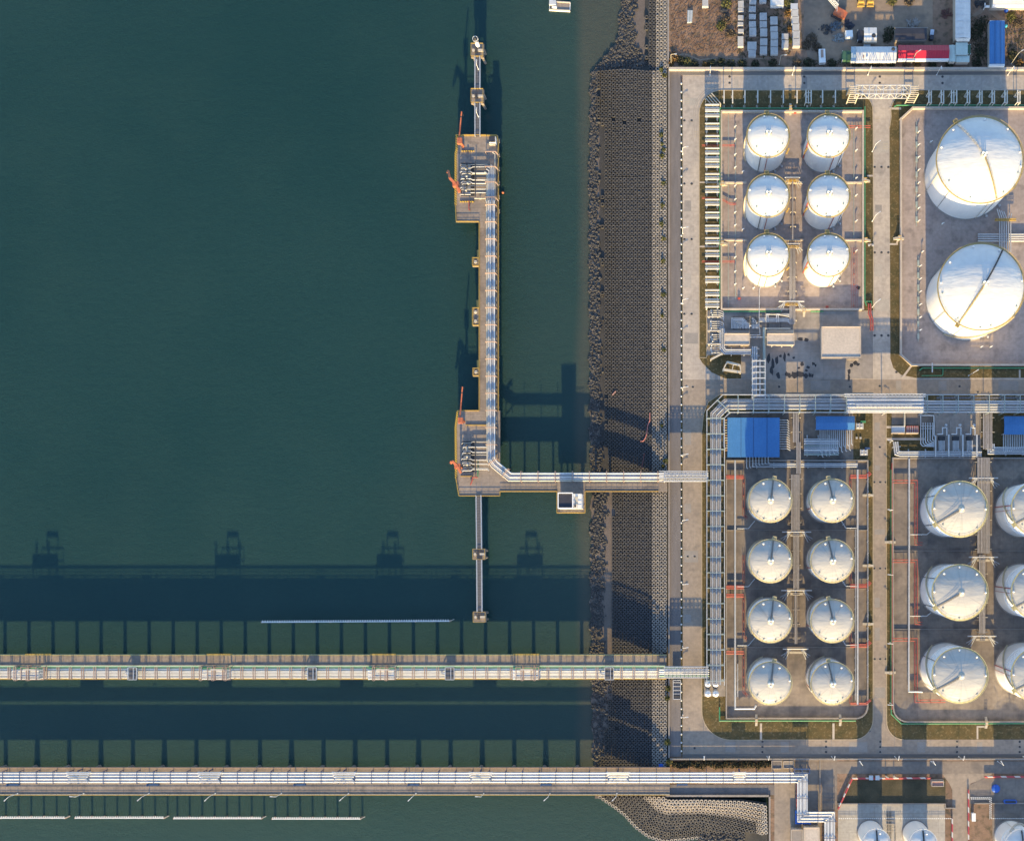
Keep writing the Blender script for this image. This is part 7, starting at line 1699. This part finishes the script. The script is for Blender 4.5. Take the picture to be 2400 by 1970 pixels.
# foam monitors and hydrants inside the upper dikes
hp = None
for i, (x, y) in enumerate([(1722, y) for y in (300, 330, 365, 395, 438, 470, 500, 530, 575, 605, 638, 668)] + [(1700 + 40, 405), (1740, 540), (1741, 677), (1765, 677)] + [(2005, y) for y in (304, 355, 420, 460, 520, 590)] + [(2151, y) for y in (312, 342, 371, 401, 431, 461, 490, 520)] + [(2155, y) for y in (625, 655, 685, 715, 745, 775)] + [(2160, 592), (2298, 814), (2320, 814), (2175, 430), (2180, 335), (2207, 526)]):
    l = (*W(x, y), .14)
    if hp is None:
        hp = thing('foam_monitor', 'small white foam monitor on a stand on the dike floor', 'monitor', l, 'foam monitors on the dike floors'); X, Y = l[:2]
        m = MB(); m.bar((X, Y, .14), (X, Y, 1.5), .22); m.cbox(X, Y, .14, .7, .7, .2); m.build('stand', BEIGE, hp); m = MB(); m.bar((X, Y, 1.5), (X + .75, Y + .35, 1.9), .3); m.cbox(X, Y, 1.35, .5, .5, .4); m.build('nozzle', TANKW, hp)
    else: dup(hp, l)
for i, (px, py) in enumerate(((1732, 700), (2005, 262), (1863, 265), (1938, 720), (2151, 254), (2375, 254))):
    X, Y = W(px, py); m = MB(); m.cbox(X, Y, .14, 1.3, .9, 1.0); m.cyl(X, Y, 1.14, 1.5, .3, .2, 8); one('fire_box', m, REDP, 'red fire equipment box by the containment wall, %s' % ('lower left of the upper six', 'upper right of the upper six', 'above the gap of the upper six', 'below the right column of the upper six', 'upper left of the very large tanks', 'upper right of the very large tanks')[i], 'fire box', 'red fire boxes at the containment walls')
# cable trays on the dike floor (pipe sleepers drawn as long low ducts)
for i, (a, b) in enumerate((((1724, 290), (1724, 700)), ((2001, 285), (2001, 560)), ((2148, 285), (2148, 530)), ((2152, 600), (2152, 800)), ((1707, 268), (1707, 720)))):
    p, q = Vector(W3(*a, .5)), Vector(W3(*b, .5)); t = thing('cable_duct', 'low dark boxed duct on the dike floor, %s' % ('left of the upper six', 'right of the upper six', 'left of the upper very large tank', 'left of the lower very large tank', 'against the left wall of the upper six')[i], 'duct', (p.x, p.y, .14)); m = MB(); m.bar(p, q, .26, .2); m.build('duct', PIPED, t)
    m = MB(); k = int((q - p).length / 6)
    for j_ in range(k): r = p.lerp(q, (j_ + .5) / k); m.bar((r.x, r.y, .14), (r.x, r.y, .5), .3)
    m.build('support', WALLD, t)
    if i in (2, 3):
        for j_ in range(7): r = p.lerp(q, (j_ + .4) / 7); m = MB(); m.cbox(r.x, r.y - 1, .6, .95, 2.6, .25); m.build('cover_plate', PIPED, t)
# red rope left on the slope
m = MB(); m.tube([(*W(x, y, zs(x, y) + 1.2), zs(x, y) + 1.25) for x, y in ((1523, 967), (1523, 985), (1518, 997), (1516, 1015), (1513, 1025), (1508, 1033), (1501, 1034))], .22, 6); one('rope', m, mat('pink_rope', (.5, .2, .17), (.42, .16, .15), .8), 'curled reddish rope lying on the dark armour slope', 'rope')
m = MB(); m.tube([(*W(x, y, zs(x, y) + 1.2), zs(x, y) + 1.2) for x, y in ((1510, 1062), (1508, 1075), (1504, 1098))], .15, 6); one('rope', m, mat('dark_pink_rope', (.3, .12, .11), (.25, .1, .1), .8), 'thin reddish cord near the jetty leg on the armour slope', 'rope')
X, Y = W(1439, 921, -3); m = MB(); m.bar((X - .8, Y - .9, -3.2), (X + .8, Y + .9, -3.1), .5, .3); one('drift_timber', m, mat('pink_timber', (.42, .25, .21), (.36, .2, .18), .8), 'short pinkish plank stranded on the armour blocks', 'plank')
m = MB(); a, b = W3(1544, 1789, .4), W3(1557, 1799, .4); m.box(a[0], b[1], b[0], a[1], .35, .6); one('tarpaulin', m, BLUET, 'small square blue tarpaulin at the end of the armour slope', 'tarpaulin')
